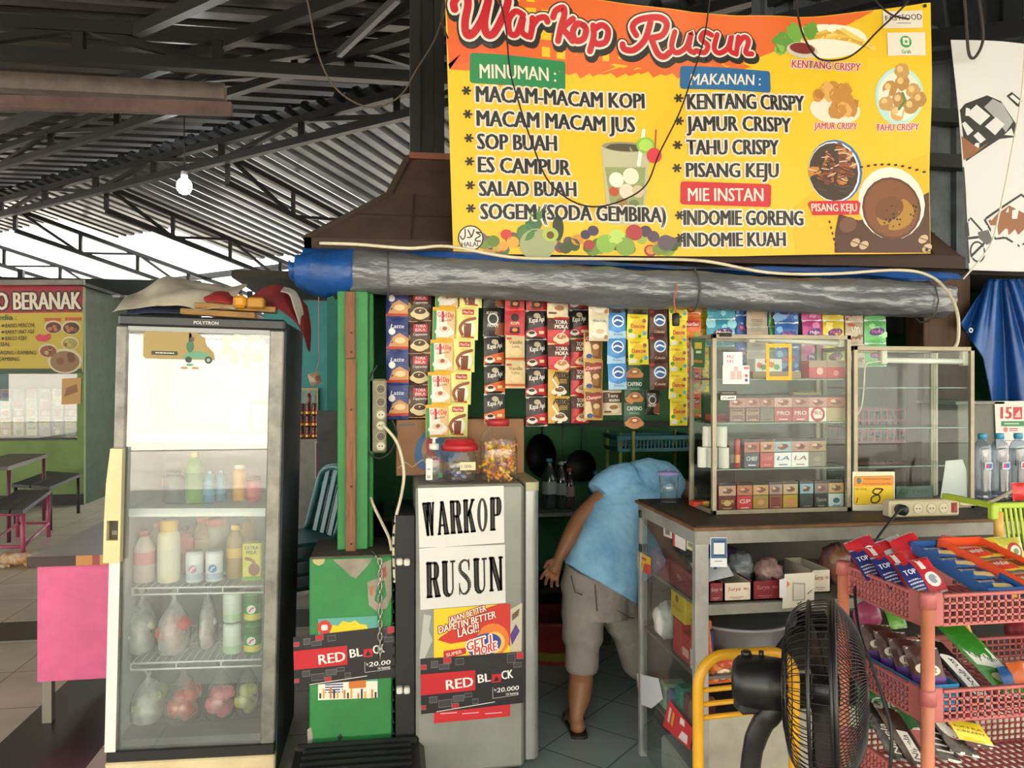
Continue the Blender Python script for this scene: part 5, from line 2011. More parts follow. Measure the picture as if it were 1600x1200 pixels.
def d_abc(m, w, h, F):
	m.rect(0, h * .92, w, h, 'c99a3a', 1)
	m.poly([(w * .3, 0), (w, 0), (w, h * .92), (w * .3, h * .92), (w * .5, h * .5)], '2f2a1c', 1)
	m.text('ABC', w * .2, h * .7, h * .19, '15120f', 3, w=w * .7, bold=.04)
	m.text('ABC', w * .2, h * .7, h * .19, 'c9a04a', 2.5, w=w * .72, bold=.07)
	for k in range(3):
		m.rect(w * .5, h * (.5 + k * .06), w * .88, h * (.53 + k * .06), 'b98f3f', 2)
	cup(m, w * .52, h * .2, w * .3, 'e8e0d0', '7a5230')
	m.stroke([(w * .2, h * .62), (w * .42, h * .34)], w * .08, 'e3ddd0', 5)


def d_champ(m, w, h, F):
	m.rect(w * .05, h * .07, w * .95, h * .93, '7a4a2c', 1)
	m.poly([(w * .05, h * .07), (w * .5, h * .07), (w * .3, h * .6), (w * .05, h * .7)], 'd9c29a', 1.4)
	m.poly([(w * .08, h * .6), (w * .95, h * .74), (w * .95, h * .9), (w * .08, h * .78)], 'b02a30', 2)
	m.text('Champion', w * .12, h * .66, h * .11, 'ece2d0', 3, w=w * .78, shear=.2, rot=8)
	m.disc(w * .62, h * .46, w * .18, 'd9b98a', 2, h * .09)
	m.rect(w * .45, h * .16, w * .78, h * .4, '9a6a3c', 2)
	m.disc(w * .3, h * .14, w * .16, '3f5f9a', 3, h * .08)


def d_frisian(m, w, h, F):
	m.poly([(0, 0), (w, 0), (w, h * .3), (w * .5, h * .2), (0, h * .34)], 'a9cbe6', 1)
	m.disc(w * .55, h * .66, w * .34, 'e6edf3', 2, h * .24)
	m.disc(w * .55, h * .66, w * .27, '2a5a9f', 3, h * .19)
	m.stroke([(w * .34, h * .64), (w * .5, h * .7), (w * .76, h * .64)], w * .09, 'e6edf3', 4, 4)
	m.text('Susu', w * .3, h * .12, h * .08, '2a5a9f', 2, w=w * .5)


def d_frisbrown(m, w, h, F):
	m.disc(w * .55, h * .64, w * .34, 'dfe6ee', 2, h * .23)
	m.disc(w * .55, h * .64, w * .27, '2a5a9f', 3, h * .18)
	m.stroke([(w * .34, h * .62), (w * .5, h * .68), (w * .76, h * .62)], w * .09, 'e6edf3', 4, 4)
	m.text('Cokelat', w * .25, h * .16, h * .1, 'd9b99a', 2, w=w * .6)
	m.rect(0, h * .9, w * .25, h, 'b0303a', 2)


def d_dan(m, w, h, F):
	m.disc(w * .5, h * .5, w * .36, 'd9b21f', 2, h * .3)
	m.text('Dancow', w * .16, h * .46, h * .16, 'b52a2f', 4, w=w * .68, bold=.03)
	m.text('Fortigro', w * .12, h * .84, h * .08, 'c23f2f', 3, w=w * .44)
	m.poly([(w * .05, h * .06), (w * .4, h * .06), (w * .36, h * .22), (w * .1, h * .22)], 'd9dadb', 3)
	m.disc(w * .8, h * .75, w * .1, '8a5a3f', 3)
	m.disc(w * .14, h * .34, w * .1, '3f8a3f', 3)
	m.disc(w * .84, h * .26, w * .1, '4a9ac2', 3)
	m.disc(w * .6, h * .14, w * .08, '4f9a44', 3)


def d_caff(m, w, h, F):
	m.rect(0, h * .94, w, h, '8a2f2a', 1)
	m.text('CAFFINO', w * .14, h * .66, h * .16, 'dfe6dc', 3, w=w * .72, bold=.02)
	m.scrawl(w * .25, h * .5, w * .5, h * .1, 2, '8fb59a', 2)
	cup(m, w * .5, h * .16, w * .38, 'c98a5a', 'a9683f')
	m.disc(w * .5, h * .26, w * .12, 'e9dccb', 4, h * .05)


def d_nutri(m, w, h, F):
	m.rect(0, h * .92, w, h, 'd98a4a', 1)
	m.rrect(w * .08, h * .52, w * .92, h * .78, 'b5232c', 2, w * .04)
	m.text('NutriSari', w * .14, h * .58, h * .13, 'efe6da', 3, w=w * .72, bold=.02)
	for x, c in ((.25, 'e3a12a'), (.5, 'dd7a1f'), (.75, '7fae3a')):
		m.disc(w * x, h * .26, w * .14, c, 2)
	m.rect(0, h * .04, w, h * .12, 'e9c9a0', 1)


def d_black(m, w, h, F):
	m.ring(w * .45, h * .62, w * .2, w * .26, 'c9c6c2', 2, k=1.1)
	m.text('KOPI', w * .15, h * .78, h * .1, 'c9c6c2', 2, w=w * .5)
	m.poly([(w * .55, h * .08), (w, h * .08), (w, h * .5), (w * .6, h * .5)], '8a4a2a', 1)
	m.text('HITAM', w * .2, h * .34, h * .13, 'dedad4', 3, w=w * .5, shear=.2)
	m.rect(0, h * .04, w, h * .07, 'b9b6b0', 1)


def d_fire(m, w, h, F):
	m.disc(w * .5, h * .6, w * .22, 'c9932a', 2, h * .2, jit=.3)
	m.text('RRJOSS', w * .15, h * .3, h * .16, 'd9606a', 3, w=w * .7, bold=.03)


def d_cocoa(m, w, h, F):
	m.disc(w * .5, h * .55, w * .38, 'd9cabc', 2, h * .3)
	m.disc(w * .5, h * .55, w * .3, '5a2f22', 3, h * .24)


def d_white(m, w, h, F):
	crimp(m, w, h, 'cfc2a6')
	m.disc(w * .52, h * .5, w * .38, 'e3d9c4', 1, h * .26)
	cup(m, w * .52, h * .3, w * .3, 'ece6da', 'cbb393')
	m.text('White Koffie', w * .16, h * .72, h * .1, '6a8f96', 3, w=w * .7, bold=.02)
	m.disc(w * .85, h * .15, w * .1, 'b5803f', 3)


def d_wash(c1, c2):
	def f(m, w, h, F):
		m.rect(0, h * .94, w, h, 'dfe6ee', 1)
		m.rect(0, 0, w, h * .05, 'dfe6ee', 1)
		for k in range(6):
			m.disc(R.uniform(.1, .9) * w, R.uniform(.15, .85) * h, w * R.uniform(.08, .2), c1, 1 + k * .05, jit=.2, n=12)
		m.disc(w * .55, h * .5, w * .36, '4a2a7a', 2, h * .16, rot=10)
		m.text('Molto', w * .3, h * .44, h * .13, c2, 3, w=w * .5, shear=.15, bold=.02)
	return f


def d_blank(m, w, h, F):
	crimp(m, w, h, 'b9b3a6')
	m.disc(w * .5, h * .55, w * .3, 'b49a80', 1, h * .25)
	m.scrawl(w * .2, h * .2, w * .6, h * .12, 2, '6a5a4a', 2)


def d_uyu(m, w, h, F):
	m.rect(0, h * .94, w, h, 'd9d2c6', 1)
	m.text('UYU', w * .3, h * .56, h * .2, 'ece8e0', 3, w=w * .55, bold=.05)
	m.text('UYU', w * .3, h * .56, h * .2, '7a6a5a', 2.6, w=w * .57, bold=.09)
	for k in range(16):
		m.disc(R.uniform(.1, .9) * w, R.uniform(.08, .5) * h, w * .07, R.choice(['9a4a3a', '7a5a44', 'b5a08a']), 1.5, n=8)
	m.disc(w * .3, h * .84, w * .2, 'c25a3a', 2, h * .07)


SK = {}
for k_, foil, dr_ in (('blue', '22306f', d_blue), ('brown', '3a2018', d_brown), ('good', 'cfa23a', d_good), ('nut', 'cfd07a', d_nut), ('kapal', '1d1618', d_kapal), ('kapalred', '221618', d_kapalred), ('red', 'a8202a', d_red),
					  ('ginger', 'c9b386', d_ginger), ('tora', 'b5202c', d_tora), ('susu', 'd3c2a6', d_susu), ('abc', 'c49a44', d_abc), ('champ', 'bd9a52', d_champ), ('fris', '3f86c9', d_frisian), ('frisb', '4f2a28', d_frisbrown),
					  ('dan', 'e2cf2a', d_dan), ('caff', '1f4a34', d_caff), ('nutri', 'd9642f', d_nutri), ('black', '1b191b', d_black), ('fire', '1f1718', d_fire), ('cocoa', '241a1a', d_cocoa), ('white', 'd2c8ae', d_white),
					  ('washb', '2f5fa8', d_wash('7fb0e0', 'e05a8a')), ('washp', 'b8458a', d_wash('e08fc0', 'f0d0e0')), ('washy', 'd6c03a', d_wash('ecdf8a', 'e05a6a')), ('washg', '5fae6a', d_wash('a9d9a0', 'e05a9a')), ('washgrey', 'a09488', d_blank), ('uyu', 'b3a392', d_uyu), ('teal', '2a8aa6', d_wash('8fd0e0', 'f0e0a0'))):
	SK[k_] = (foil, dr_)
_SM = {}


def strip(label, kinds, x0, x1, ytop, pitch, y=3.33, lean=0.0, group='sachet strips hung along the stall front', overlap=1.02):
	"""Strip of joined sachets hung from photo pixel column x0..x1, first top at ytop, one kind per pitch."""
	p0 = at(x0, ytop, y)
	p1 = at(x1, ytop, y)
	w = p1.x - p0.x
	sc = at(x0, ytop, y).y / ray(x0, ytop).y / FPX
	h = pitch * sc
	t = thing('sachet_strip', label, 'sachet strip', ((p0.x + p1.x) / 2, y, p0.z), R.uniform(-.10, .10), group)
	for i, k in enumerate(kinds):
		key = (k, round(h / w, 1))
		if key not in _SM:
			f, d = SK[k]
			_SM[key] = sachet_mesh(k, w, h * overlap, d, f)
		me, w0, h0 = _SM[key]
		o = bpy.data.objects.new('sachet', me)
		COL.objects.link(o)
		o.parent = t
		o.scale = (w / w0, 1, h * overlap / h0)
		o.location = (i * h * lean, -.003 * i, -i * h)
		o.rotation_euler = (R.uniform(-.04, .04), R.uniform(-.03, .03), R.uniform(-.12, .12))
		WM[o] = WM[t]
	return t


strip('strip of navy blue latte sachets, nearest the socket strip', ['blue'] * 4, 603, 638, 446, 52, 3.30)
strip('strip of dark brown cappuccino sachets with pink tag beside the navy strip', ['brown'] * 4, 634, 674, 452, 50, 3.31)
strip('longest strip, white and yellow cappuccino sachets with a red name', ['good'] * 5, 680, 716, 430, 50.5, 3.28, -.08)
strip('pale lime strip of teapot sachets beside the white and yellow strip', ['nut'] * 5, 718, 753, 429, 50.5, 3.29, -.11)
strip('strip ending in three black and orange coffee sachets above the candy jar', ['black', 'black', 'kapal', 'kapal', 'kapal'], 755, 788, 437, 44.5, 3.31)
strip('strip of red coffee sachets over beige vanilla sachets', ['red', 'red', 'ginger', 'ginger'], 789, 820, 442, 41, 3.28)
strip('strip of dark red coffee sachets with white cups beside the beige ones', ['red', 'kapalred', 'kapalred', 'kapalred', 'kapalred'], 821, 854, 440, 45, 3.32)
strip('strip of red moka sachets above two gold and black sachets', ['susu', 'tora', 'tora', 'abc', 'abc'], 855, 889, 453, 41.5, 3.30)
strip('partly hidden strip of red moka sachets behind the gold framed ones', ['kapalred', 'kapalred', 'tora', 'tora', 'tora'], 890, 918, 440, 44, 3.36)
strip('strip of gold edged brown sachets below the cream white pack', ['champ', 'champ', 'champ'], 912, 942, 516, 46.5, 3.31)
strip('pair of cream white coffee sachets high on the line', ['white', 'white'], 919, 951, 452, 40, 3.27)
strip('strip of sky blue milk sachets with round white emblem', ['fire', 'fris', 'fris', 'fris'], 949, 977, 448, 40, 3.28)
strip('lone cream milk coffee sachet hanging below the sky blue milk strip', ['susu'], 942, 971, 610, 38, 3.34)
strip('pair of yellow milk sachets with red name below a cocoa sachet', ['cocoa', 'dan', 'dan'], 980, 1012, 452, 39, 3.27)
strip('strip of dark green coffee sachets ending in round cup shapes', ['caff', 'caff', 'caff'], 975, 1006, 552, 38, 3.32)
strip('strip of maroon chocolate milk sachets with round emblem', ['frisb'] * 4, 1014, 1042, 444, 41, 3.30)
strip('lone small dark sachet below the maroon milk strip', ['black'], 1009, 1031, 610, 38, 3.35)
strip('long strip of yellow milk sachets at the side post of the glass case', ['dan'] * 5, 1045, 1073, 459, 41, 3.30)
strip('orange strip of fruit drink sachets beside the glass case post', ['nutri'] * 5, 1066, 1094, 452, 40, 3.34)
strip('yellow sachets behind the orange fruit drink strip', ['dan'] * 4, 1092, 1106, 452, 40, 3.40)
g2 = 'detergent and softener packs over the glass cases'
strip('blue and red wide snack pack pair over the glass case', ['teal', 'teal'], 1104, 1148, 456, 42, 3.34, 0, g2)
strip('narrow blue softener strip next to the wide snack pack', ['washb'] * 3, 1149, 1165, 452, 40, 3.36, 0, g2)
strip('grey-brown softener strip, first from the blue ones', ['washgrey'] * 3, 1166, 1200, 472, 38, 3.34, 0, g2)
strip('thin green sachet strip behind the grey-brown softener strip', ['washg'] * 3, 1201, 1210, 472, 38, 3.38, 0, g2)
strip('deep blue softener strip in the middle of the case top', ['washb'] * 3, 1211, 1246, 466, 38, 3.34, 0, g2)
strip('pink softener strip over the tube lamp', ['washp'] * 3, 1252, 1284, 462, 38, 3.34, 0, g2)
strip('yellow softener strip beside the pink one', ['washy'] * 3, 1285, 1318, 462, 38, 3.34, 0, g2)
strip('brown speckled seasoning strip above the gap between the cases', ['uyu'] * 3, 1319, 1349, 466, 36, 3.34, 0, g2)
strip('green softener strip at the far end of the packs', ['washg'] * 3, 1350, 1383, 464, 36, 3.34, 0, g2)
# the line they hang on
line('hanging_line', 'dark wire strung behind the awning roll that carries the sachets', 'wire', [at(596, 448, 3.35), at(800, 448, 3.35), at(1000, 452, 3.35), at(1400, 468, 3.4)], .003, mt('2a2a2a', .6))
t = thing('lamp_socket', 'black bulb socket with an orange wire hanging from the awning', 'lamp socket', at(1056, 500, 3.12))
b = MB()
p = at(1056, 500, 3.12)
b.lathe([(.010, .03), (.016, .025), (.016, -.02), (.013, -.025)], BK, 14, c=p)
b.build('socket_shell', t)
b = MB()
b.tube(crm([at(1056, 488, 3.12), at(1053, 468, 3.11), at(1058, 452, 3.10), at(1056, 442, 3.11)], 5), .003, mt('b3623a', .6), 6)
b.build('wire', t)
# ------------------------------------------------------------------ inside the stall
DK = mt('2a2622', .7, dirt=.4)
t = thing('kitchen_table', 'dark cluttered work table against the green back wall', 'table', (.4, 4.65, 0))
m = MB()
m.box(-.04, 4.35, .78, 1.3, 4.94, .805, mt('8f948e', .3, .2, dirt=.3), .004)
m.build('table_top', t)
for x in (-.02, 1.24):
	for y in (4.38, 4.88):
		m = MB()
		m.box(x, y, .012, x + .045, y + .045, .78, DK)
		m.build('leg', t)
m = MB()
m.box(0, 4.5, .3, 1.26, 4.92, .33, DK)
m.build('lower_shelf', t)
p = at(880, 880, 4.55)
m = MB()
m.box(.05, 4.52, .332, .62, 4.9, .74, mt('161413', .8), .01)
m.build('black_crate', label='black crate on the lower shelf of the kitchen table', cat='crate')
# hanging rail with pans
t = thing('hanging_rail', 'black rail across the green wall that carries the pans', 'rail', at(940, 663, 4.82))
m = MB()
a, b = at(812, 660, 4.82), at(1075, 664, 4.82)
m.bar(a, b, .03, .035, mt('191a19', .6))
m.build('bar', t)
for x in (a.x + .05, b.x - .05):
	m = MB()
	m.box(x, 4.83, a.z - .01, x + .03, 4.952, a.z + .015, mt('191a19', .6))
	m.build('bracket', t)
IRON = mt('1c1b1a', .45, .4)
c = at(849, 712, 4.78)
t = thing('wok', 'black wok hanging edge-on from the rail', 'wok', c)
m = MB()
K = Matrix.Translation(c) @ Matrix.Rotation(math.radians(-58), 4, 'Z') @ Matrix.Rotation(PI / 2, 4, 'X')
m.M = K
m.lathe([(.002, -.055), (.05, -.047), (.10, -.02), (.135, .02), (.14, .02), (.10, -.026), (.05, -.053)], IRON, 24, cap=False)
m.build('bowl', t)
m = MB()
m.tube([c + Vector((-.006, 0, .13)), c + Vector((-.01, 0, .17)), c + Vector((.004, .02, .2))], .006, IRON, 6)
m.build('handle', t)
c = at(880, 722, 4.78)
t = thing('ladle', 'long steel ladle hanging between the wok and the frying pan', 'ladle', c)
m = MB()
m.ell((c.x, c.y, c.z), .032, .03, .022, mt('8f8d88', .25, .8), 14, 8)
m.build('bowl', t)
m = MB()
m.tube([c + Vector((0, .01, .01)), c + Vector((.002, .01, .12)), c + Vector((0, .012, .24))], .005, mt('6f6d68', .3, .8), 6)
m.build('handle', t)
c = at(909, 728, 4.78)
t = thing('frying_pan', 'dark frying pan hanging by its handle from the rail', 'frying pan', c)
m = MB()
m.M = Matrix.Translation(c) @ Matrix.Rotation(math.radians(-38), 4, 'Z') @ Matrix.Rotation(PI / 2, 4, 'X')
m.lathe([(.002, -.03), (.075, -.03), (.1, .01), (.104, .01), (.08, -.036), (.002, -.036)], IRON, 26, cap=False)
m.build('pan', t)
m = MB()
m.bar(c + Vector((.005, 0, .09)), c + Vector((.012, .01, .24)), .02, .01, IRON, r=.003)
m.build('handle', t)
# dish rack
p0, p1 = at(966, 690, 4.5), at(1085, 690, 4.5)
t = thing('dish_rack', 'teal-blue plastic rack tray on yellow-green legs behind the person', 'rack', ((p0.x + p1.x) / 2, 4.6, 0))
z1, z0 = at(1000, 681, 4.5).z, at(1000, 703, 4.5).z
TEAL = mt('22687a', .5, dirt=.15)
m = MB()
for a, b in (((p0.x, 4.5), (p1.x, 4.5)), ((p0.x, 4.8), (p1.x, 4.8)), ((p0.x, 4.5), (p0.x, 4.8)), ((p1.x, 4.5), (p1.x, 4.8))):
	m.bar((*a, z1 - .012), (*b, z1 - .012), .02, .03, TEAL, r=.004)
	m.bar((*a, z0), (*b, z0), .012, .02, TEAL)
for k in range(22):
	x = p0.x + (p1.x - p0.x) * k / 21
	m.bar((x, 4.5, z0), (x, 4.5, z1 - .02), .008, .006, TEAL, up=(0, 1, 0))
m.box(p0.x, 4.5, z0 - .008, p1.x, 4.8, z0, TEAL)
m.build('tray', t)
for x in (p0.x + .015, p1.x - .015):
	for y in (4.51, 4.79):
		m = MB()
		m.tube([(x, y, .012), (x, y, z1 + .02)], .012, mt('8a9a4a', .5), 8)
		m.build('leg', t)
p = at(989, 700, 4.49)
m = MB()
m.tube([(p.x, 4.485, .82), (p.x, 4.485, z1 + .03)], .011, mt('a5a05a', .5), 8)
m.build('bamboo_stick', label='yellow-green stick leaning upright before the teal rack', cat='stick')
for px, r, h, c, cap, lb in ((858, .045, .30, '8f9a98', '3f8ab0', 'empty clear water bottle under the wok on the kitchen table'), (876, .04, .28, '7f8c88', '9aa0a0', 'clear plastic bottle with pale cap in the middle of the kitchen table'), (889, .036, .24, '9a7f7a', 'b03a3a', 'pinkish labelled bottle under the frying pan'), (930, .035, .22, '2f6fae', '2f6fae', 'bottle with blue cap beside the person on the kitchen table')):
	p = at(px, 800, 4.5)
	bottle('plastic_bottle', lb, 'bottle', (p.x, 4.5, .806), r, h, glassm('pet' + c, c, 2, .05, .25, c, 8), mt(cap, .4), .35, mt(c, .4), (.3, .55))
# red tub on the floor
p = at(868, 985, 4.3)
t = thing('plastic_tub', 'dark red round tub on the stall floor below the hand', 'tub', (p.x - .02, 4.25, .012))
m = MB()
m.lathe([(.15, 0), (.16, .02), (.19, .22), (.205, .23), (.205, .245), (.18, .24), (.15, .03)], mt('8a2f2c', .45, dirt=.25), 28, cap=False)
m.lathe([(.15, .005), (.0, .005)], mt('7a2a28', .5), 28, cap=False)
m.build('tub_body', t, False)
m = MB()
m.lathe([(.162, .025), (.166, .05), (.172, .075)], mt('7f7a2f', .5), 28, cap=False)
m.build('yellow_band', t, False)
# clutter beyond the glass cases
p0, p1 = at(1336, 640, 4.2), at(1445, 640, 4.2)
t = thing('wire_crate', 'pink plastic crate seen through the far glass case', 'crate', ((p0.x + p1.x) / 2, 4.35, 1.05))
m = MB()
PK = mt('a8566a', .5, dirt=.2)
zt, zb = at(1390, 640, 4.2).z, at(1390, 690, 4.2).z
for y in (4.2, 4.5):
	for k in range(12):
		x = p0.x + (p1.x - p0.x) * k / 11
		m.bar((x, y, zb), (x, y, zt), .01, .008, PK, up=(0, 1, 0))
	for q_ in range(4):
		z = zb + (zt - zb) * q_ / 3
		m.bar((p0.x, y, z), (p1.x, y, z), .01, .012, PK)
m.box(p0.x, 4.2, zb - .01, p1.x, 4.5, zb, PK)
m.build('crate_body', t)
m = MB()
m.box(1.95, 4.15, .012, 3.1, 4.75, zb - .011, mt('4a3a30', .8, dirt=.4))
m.build('back_cupboard', label='dark brown cupboard under the pink crate at the back', cat='cupboard')
for px, py, w, h, c, lb in ((1372, 636, .08, .17, '2a4a86', 'blue packet leaning in the pink crate'), (1392, 636, .06, .15, '8a8f9a', 'grey packet leaning in the pink crate'), (1420, 640, .05, .08, 'c04a55', 'small pink bag on the rim of the pink crate')):
	p = at(px, 690, 4.3)
	m = MB()
	m.M = Matrix.Translation((p.x, 4.33, zb + .002)) @ Matrix.Rotation(.25, 4, 'Y')
	m.box(-w / 2, -.02, .02, w / 2, .02, h, mt(c, .4), .008)
	m.build('packet', label=lb, cat='packet')
m = MB()
a = at(1452, 600, 3.5)
m.box(a.x - .06, 3.46, .012, a.x + .20, 3.6, 2.1, mt('4f3626', .75, dirt=.35, ds=5, stretch=(5, 5, .6)), .004)
m.build('wooden_post', label='reddish brown wooden post behind the far glass case', cat='post')

# ------------------------------------------------------------------ the person bending behind the counter
SKIN = mt('9a6a4c', .5, dirt=.12, ds=8)
pp = lambda x, y, d: at(x, y, d)
person = thing('person', 'person in a light blue shirt and grey shorts bending over behind the counter', 'person', (.82, 3.4, .012))


def ringpts(c, a, b, n=20, pw=2.0):
	out = []
	for k in range(n):
		t_ = 2 * PI * k / n
		x, y = math.cos(t_), math.sin(t_)
		if pw != 2:
			q_ = (abs(x) ** pw + abs(y) ** pw) ** (-1 / pw)
			x, y = x * q_, y * q_
		out.append(c + a * x + b * y)
	return out


def fuse(o, vox, it=4, fac=.5):
	md = o.modifiers.new('skin', 'REMESH')
	md.mode = 'VOXEL'
	md.voxel_size = vox
	md.use_smooth_shade = True
	sm = o.modifiers.new('soft', 'SMOOTH')
	sm.iterations = it
	sm.factor = fac
	return o


def limb(b, pr, mat, seg=16, n=5):
	q_ = crm([(*p, r) for p, r in pr], n)
	b.tube([v.to_3d() for v in q_], [v[3] for v in q_], mat, seg)


b = MB()
foot = pp(903, 1150, 3.29)
foot.z = .012
ank = pp(901, 1118, 3.31)
knee = pp(909, 1040, 3.36)
hipL = pp(905, 935, 3.41)
limb(b, [(hipL, .060), (knee + Vector((0, 0, .04)), .050), (pp(908, 1062, 3.375), .055), (pp(905, 1088, 3.35), .052), (ank, .031), (pp(902, 1140, 3.31), .030)], SKIN)
b.ell((foot.x, foot.y + .005, .045), .034, .038, .032, SKIN, 14, 8)
b.tube([Vector((foot.x, foot.y, .055)), Vector((foot.x + .006, foot.y + .08, .05)), Vector((foot.x + .012, foot.y + .16, .036))], [.032, .036, .034], SKIN, 12)
for k in range(5):
	x = foot.x - .016 + k * .014
	b.tube([Vector((x, foot.y + .15, .034)), Vector((x + .002, foot.y + .20 - abs(k - 1) * .006, .03))], [.011, .008], SKIN, 8)
# other leg
hipR, kneeR, ankR = pp(968, 945, 3.46), pp(1004, 1040, 3.62), pp(1018, 1120, 3.60)
limb(b, [(hipR, .060), (kneeR, .052), (pp(1012, 1075, 3.62), .052), (ankR, .032)], SKIN)
fr2 = Vector((ankR.x, ankR.y, .05))
b.tube([ankR, fr2, fr2 + Vector((.03, .14, -.012))], [.032, .036, .032], SKIN, 12)
# trunk, neck, head
b.tube(crm([pp(935, 935, 3.44), pp(950, 860, 3.46), pp(980, 800, 3.54), pp(1012, 768, 3.66), pp(1040, 758, 3.74)], 4), [.12] * 4 + [.12] * 4 + [.125] * 4 + [.11] * 4 + [.06], SKIN, 18)
nk, hd_ = pp(1062, 760, 3.80), pp(1092, 782, 3.88)
b.tube([pp(1040, 758, 3.74), nk, hd_], [.055, .05, .05], SKIN, 14)
b.ell(hd_, .072, .08, .092, SKIN, 18, 12)
b.ell(hd_ + Vector((.05, .055, -.02)), .012, .012, .02, SKIN, 8, 6)
for sx in (-1, 1):
	b.ell(hd_ + Vector((.02 - .05 * (sx > 0), -.07 * sx + .0, -.005)), .014, .01, .024, SKIN, 8, 6)
# near arm
sh, el_, wr = pp(962, 762, 3.55), pp(906, 812, 3.50), pp(873, 872, 3.43)
limb(b, [(sh, .055), (pp(934, 786, 3.53), .049), (el_, .042), (pp(892, 838, 3.46), .041), (wr, .025)], SKIN)
# far arm reaching forward
b.tube([pp(1040, 775, 3.72), pp(1052, 850, 3.85), pp(1046, 900, 3.95)], [.05, .042, .028], SKIN, 12)
# hand: palm and five fingers
d1 = (pp(861, 900, 3.405) - wr).normalized()
side = d1.cross(Vector((0, 1, 0))).normalized()
back = side.cross(d1).normalized()
pc = wr + d1 * .045
b.M = Matrix()
b.tube([wr, wr + d1 * .02, wr + d1 * .05, wr + d1 * .075], [.022, .027, .032, .028], SKIN, 12)
for k, (o_, L, sp) in enumerate(((-.027, .062, -.35), (-.009, .075, -.12), (.009, .070, .08), (.026, .055, .30))):
	r0 = wr + d1 * .07 + side * o_
	da = (d1 + side * sp).normalized()
	p1 = r0 + da * L * .45
	p2 = p1 + (da + back * -.55).normalized() * L * .32
	p3 = p2 + (da + back * -1.2).normalized() * L * .25
	b.tube([r0 - d1 * .015, r0, p1, p2, p3], [.010, .010, .0092, .0086, .0075], SKIN, 8)
	b.ell(p3, .0078, .0078, .0078, SKIN, 8, 6)
th0 = wr + d1 * .025 - side * .024
th1 = th0 + (d1 * .55 - side * .6 - back * .4).normalized() * .035
th2 = th1 + (d1 * .9 - side * .2 - back * .4).normalized() * .028
b.tube([wr + d1 * .02, th0, th1, th2], [.014, .013, .0105, .008], SKIN, 8)
b.ell(th2, .0085, .0085, .0085, SKIN, 8, 6)
body = b.build('body', person)
fuse(body, .0042, 3, .5)

# hair
b = MB()
b.ell(hd_ + Vector((-.006, -.012, .014)), .080, .086, .094, mt('1a1614', .6, bump=.6, bs=60), 20, 12, .05, 5)
b.build('hair', person, label='short black hair')
# shirt
SHIRT = mt('97cdf4', .75, dirt=.28, ds=5.5, dcol='6ba6d6', bump=.25, bs=14)
b = MB()
V = Vector
secs = []
SP = [((938, 911), (882, 880), (996, 944), .125, 3.43), ((945, 878), (893, 856), (1002, 900), .125, 3.44), ((955, 842), (907, 826), (1014, 862), .125, 3.47), ((972, 806), (922, 792), (1028, 826), .125, 3.52), ((992, 775), (946, 752), (1040, 806), .12, 3.58), ((1008, 757), (970, 727), (1052, 790), .11, 3.64), ((1028, 748), (1000, 719), (1060, 778), .10, 3.70), ((1048, 748), (1034, 722), (1064, 770), .065, 3.76)]
for c_, a_, b_, dep, y in SP:
	A, B = pp(*a_, y), pp(*b_, y)
	C = (A + B) / 2
	secs.append((C, (B - A) / 2, dep))
rings = []
for i, (C, ax, dep) in enumerate(secs):
	d = (secs[min(i + 1, len(secs) - 1)][0] - secs[max(i - 1, 0)][0]).normalized()
	bb = d.cross(ax).normalized() * dep
	rings.append((C, ax, bb))
dense = []
for j in range(len(rings) - 1):
	for k in range(4):
		t_ = k / 4
		dense.append(tuple(rings[j][q_].lerp(rings[j + 1][q_], t_) for q_ in range(3)))
dense.append(rings[-1])
b.loft([ringpts(c_, a_, d_, 32, 2.3) for c_, a_, d_ in dense], SHIRT)
slv = [(pp(985, 748, 3.58), .085), (pp(962, 752, 3.56), .082), (pp(945, 764, 3.545), .076), (pp(936, 773, 3.535), .071)]
b.tube([q_[0] for q_ in slv], [q_[1] for q_ in slv], SHIRT, 18)
b.tube([pp(1028, 760, 3.70), pp(1046, 790, 3.76), pp(1050, 815, 3.80)], [.075, .072, .066], SHIRT, 16)
shirt = b.build('shirt', person, label='light blue short-sleeved shirt with damp patches')
fuse(shirt, .0075, 5, .5)
md = shirt.modifiers.new('folds', 'DISPLACE')
tx = bpy.data.textures.new('folds', 'CLOUDS')
tx.noise_scale = .07
md.texture = tx
md.strength = .016
md.mid_level = .5

# shorts
SHORTS = mt('9c948e', .85, dirt=.25, ds=7, bump=.3, bs=26)
b = MB()
b.loft([ringpts(pp(936, 895, 3.43), V((.155, 0, -.045)), V((.0, .115, .02)), 24), ringpts(pp(930, 925, 3.43), V((.165, .0, -.03)), V((0, .125, .02)), 24), ringpts(pp(935, 955, 3.43), V((.155, .02, -.02)), V((0, .125, .02)), 24)], SHORTS)
b.tube(crm([pp(915, 920, 3.42), pp(911, 975, 3.41), pp(910, 1010, 3.385), pp(909, 1050, 3.375)], 4), [.105] * 4 + [.095] * 4 + [.077] * 4 + [.068], SHORTS, 20)
b.tube(crm([pp(960, 930, 3.46), pp(985, 985, 3.52), pp(1004, 1045, 3.60)], 4), [.105] * 4 + [.092] * 4 + [.075], SHORTS, 20)
sh_ = b.build('shorts', person, label='grey knee-length shorts')
fuse(sh_, .0075, 4, .5)
b = MB()
for pts in ([(886, 893), (892, 918), (903, 922)], [(921, 905), (924, 945)], [(950, 918), (955, 945), (975, 958), (984, 960)], [(947, 925), (950, 950)]):
	b.tube([at(x, y, 3.40) + V((0, -.10 + .0025 * abs(x - 925) * .28, 0)) for x, y in pts], .0025, mt('55524f', .8), 5)
b.build('pocket_seam', person)
b = MB()
q_ = [wr + (side * math.cos(a / 14 * 2 * PI) + back * math.sin(a / 14 * 2 * PI)) * .027 - d1 * .006 for a in range(14)]
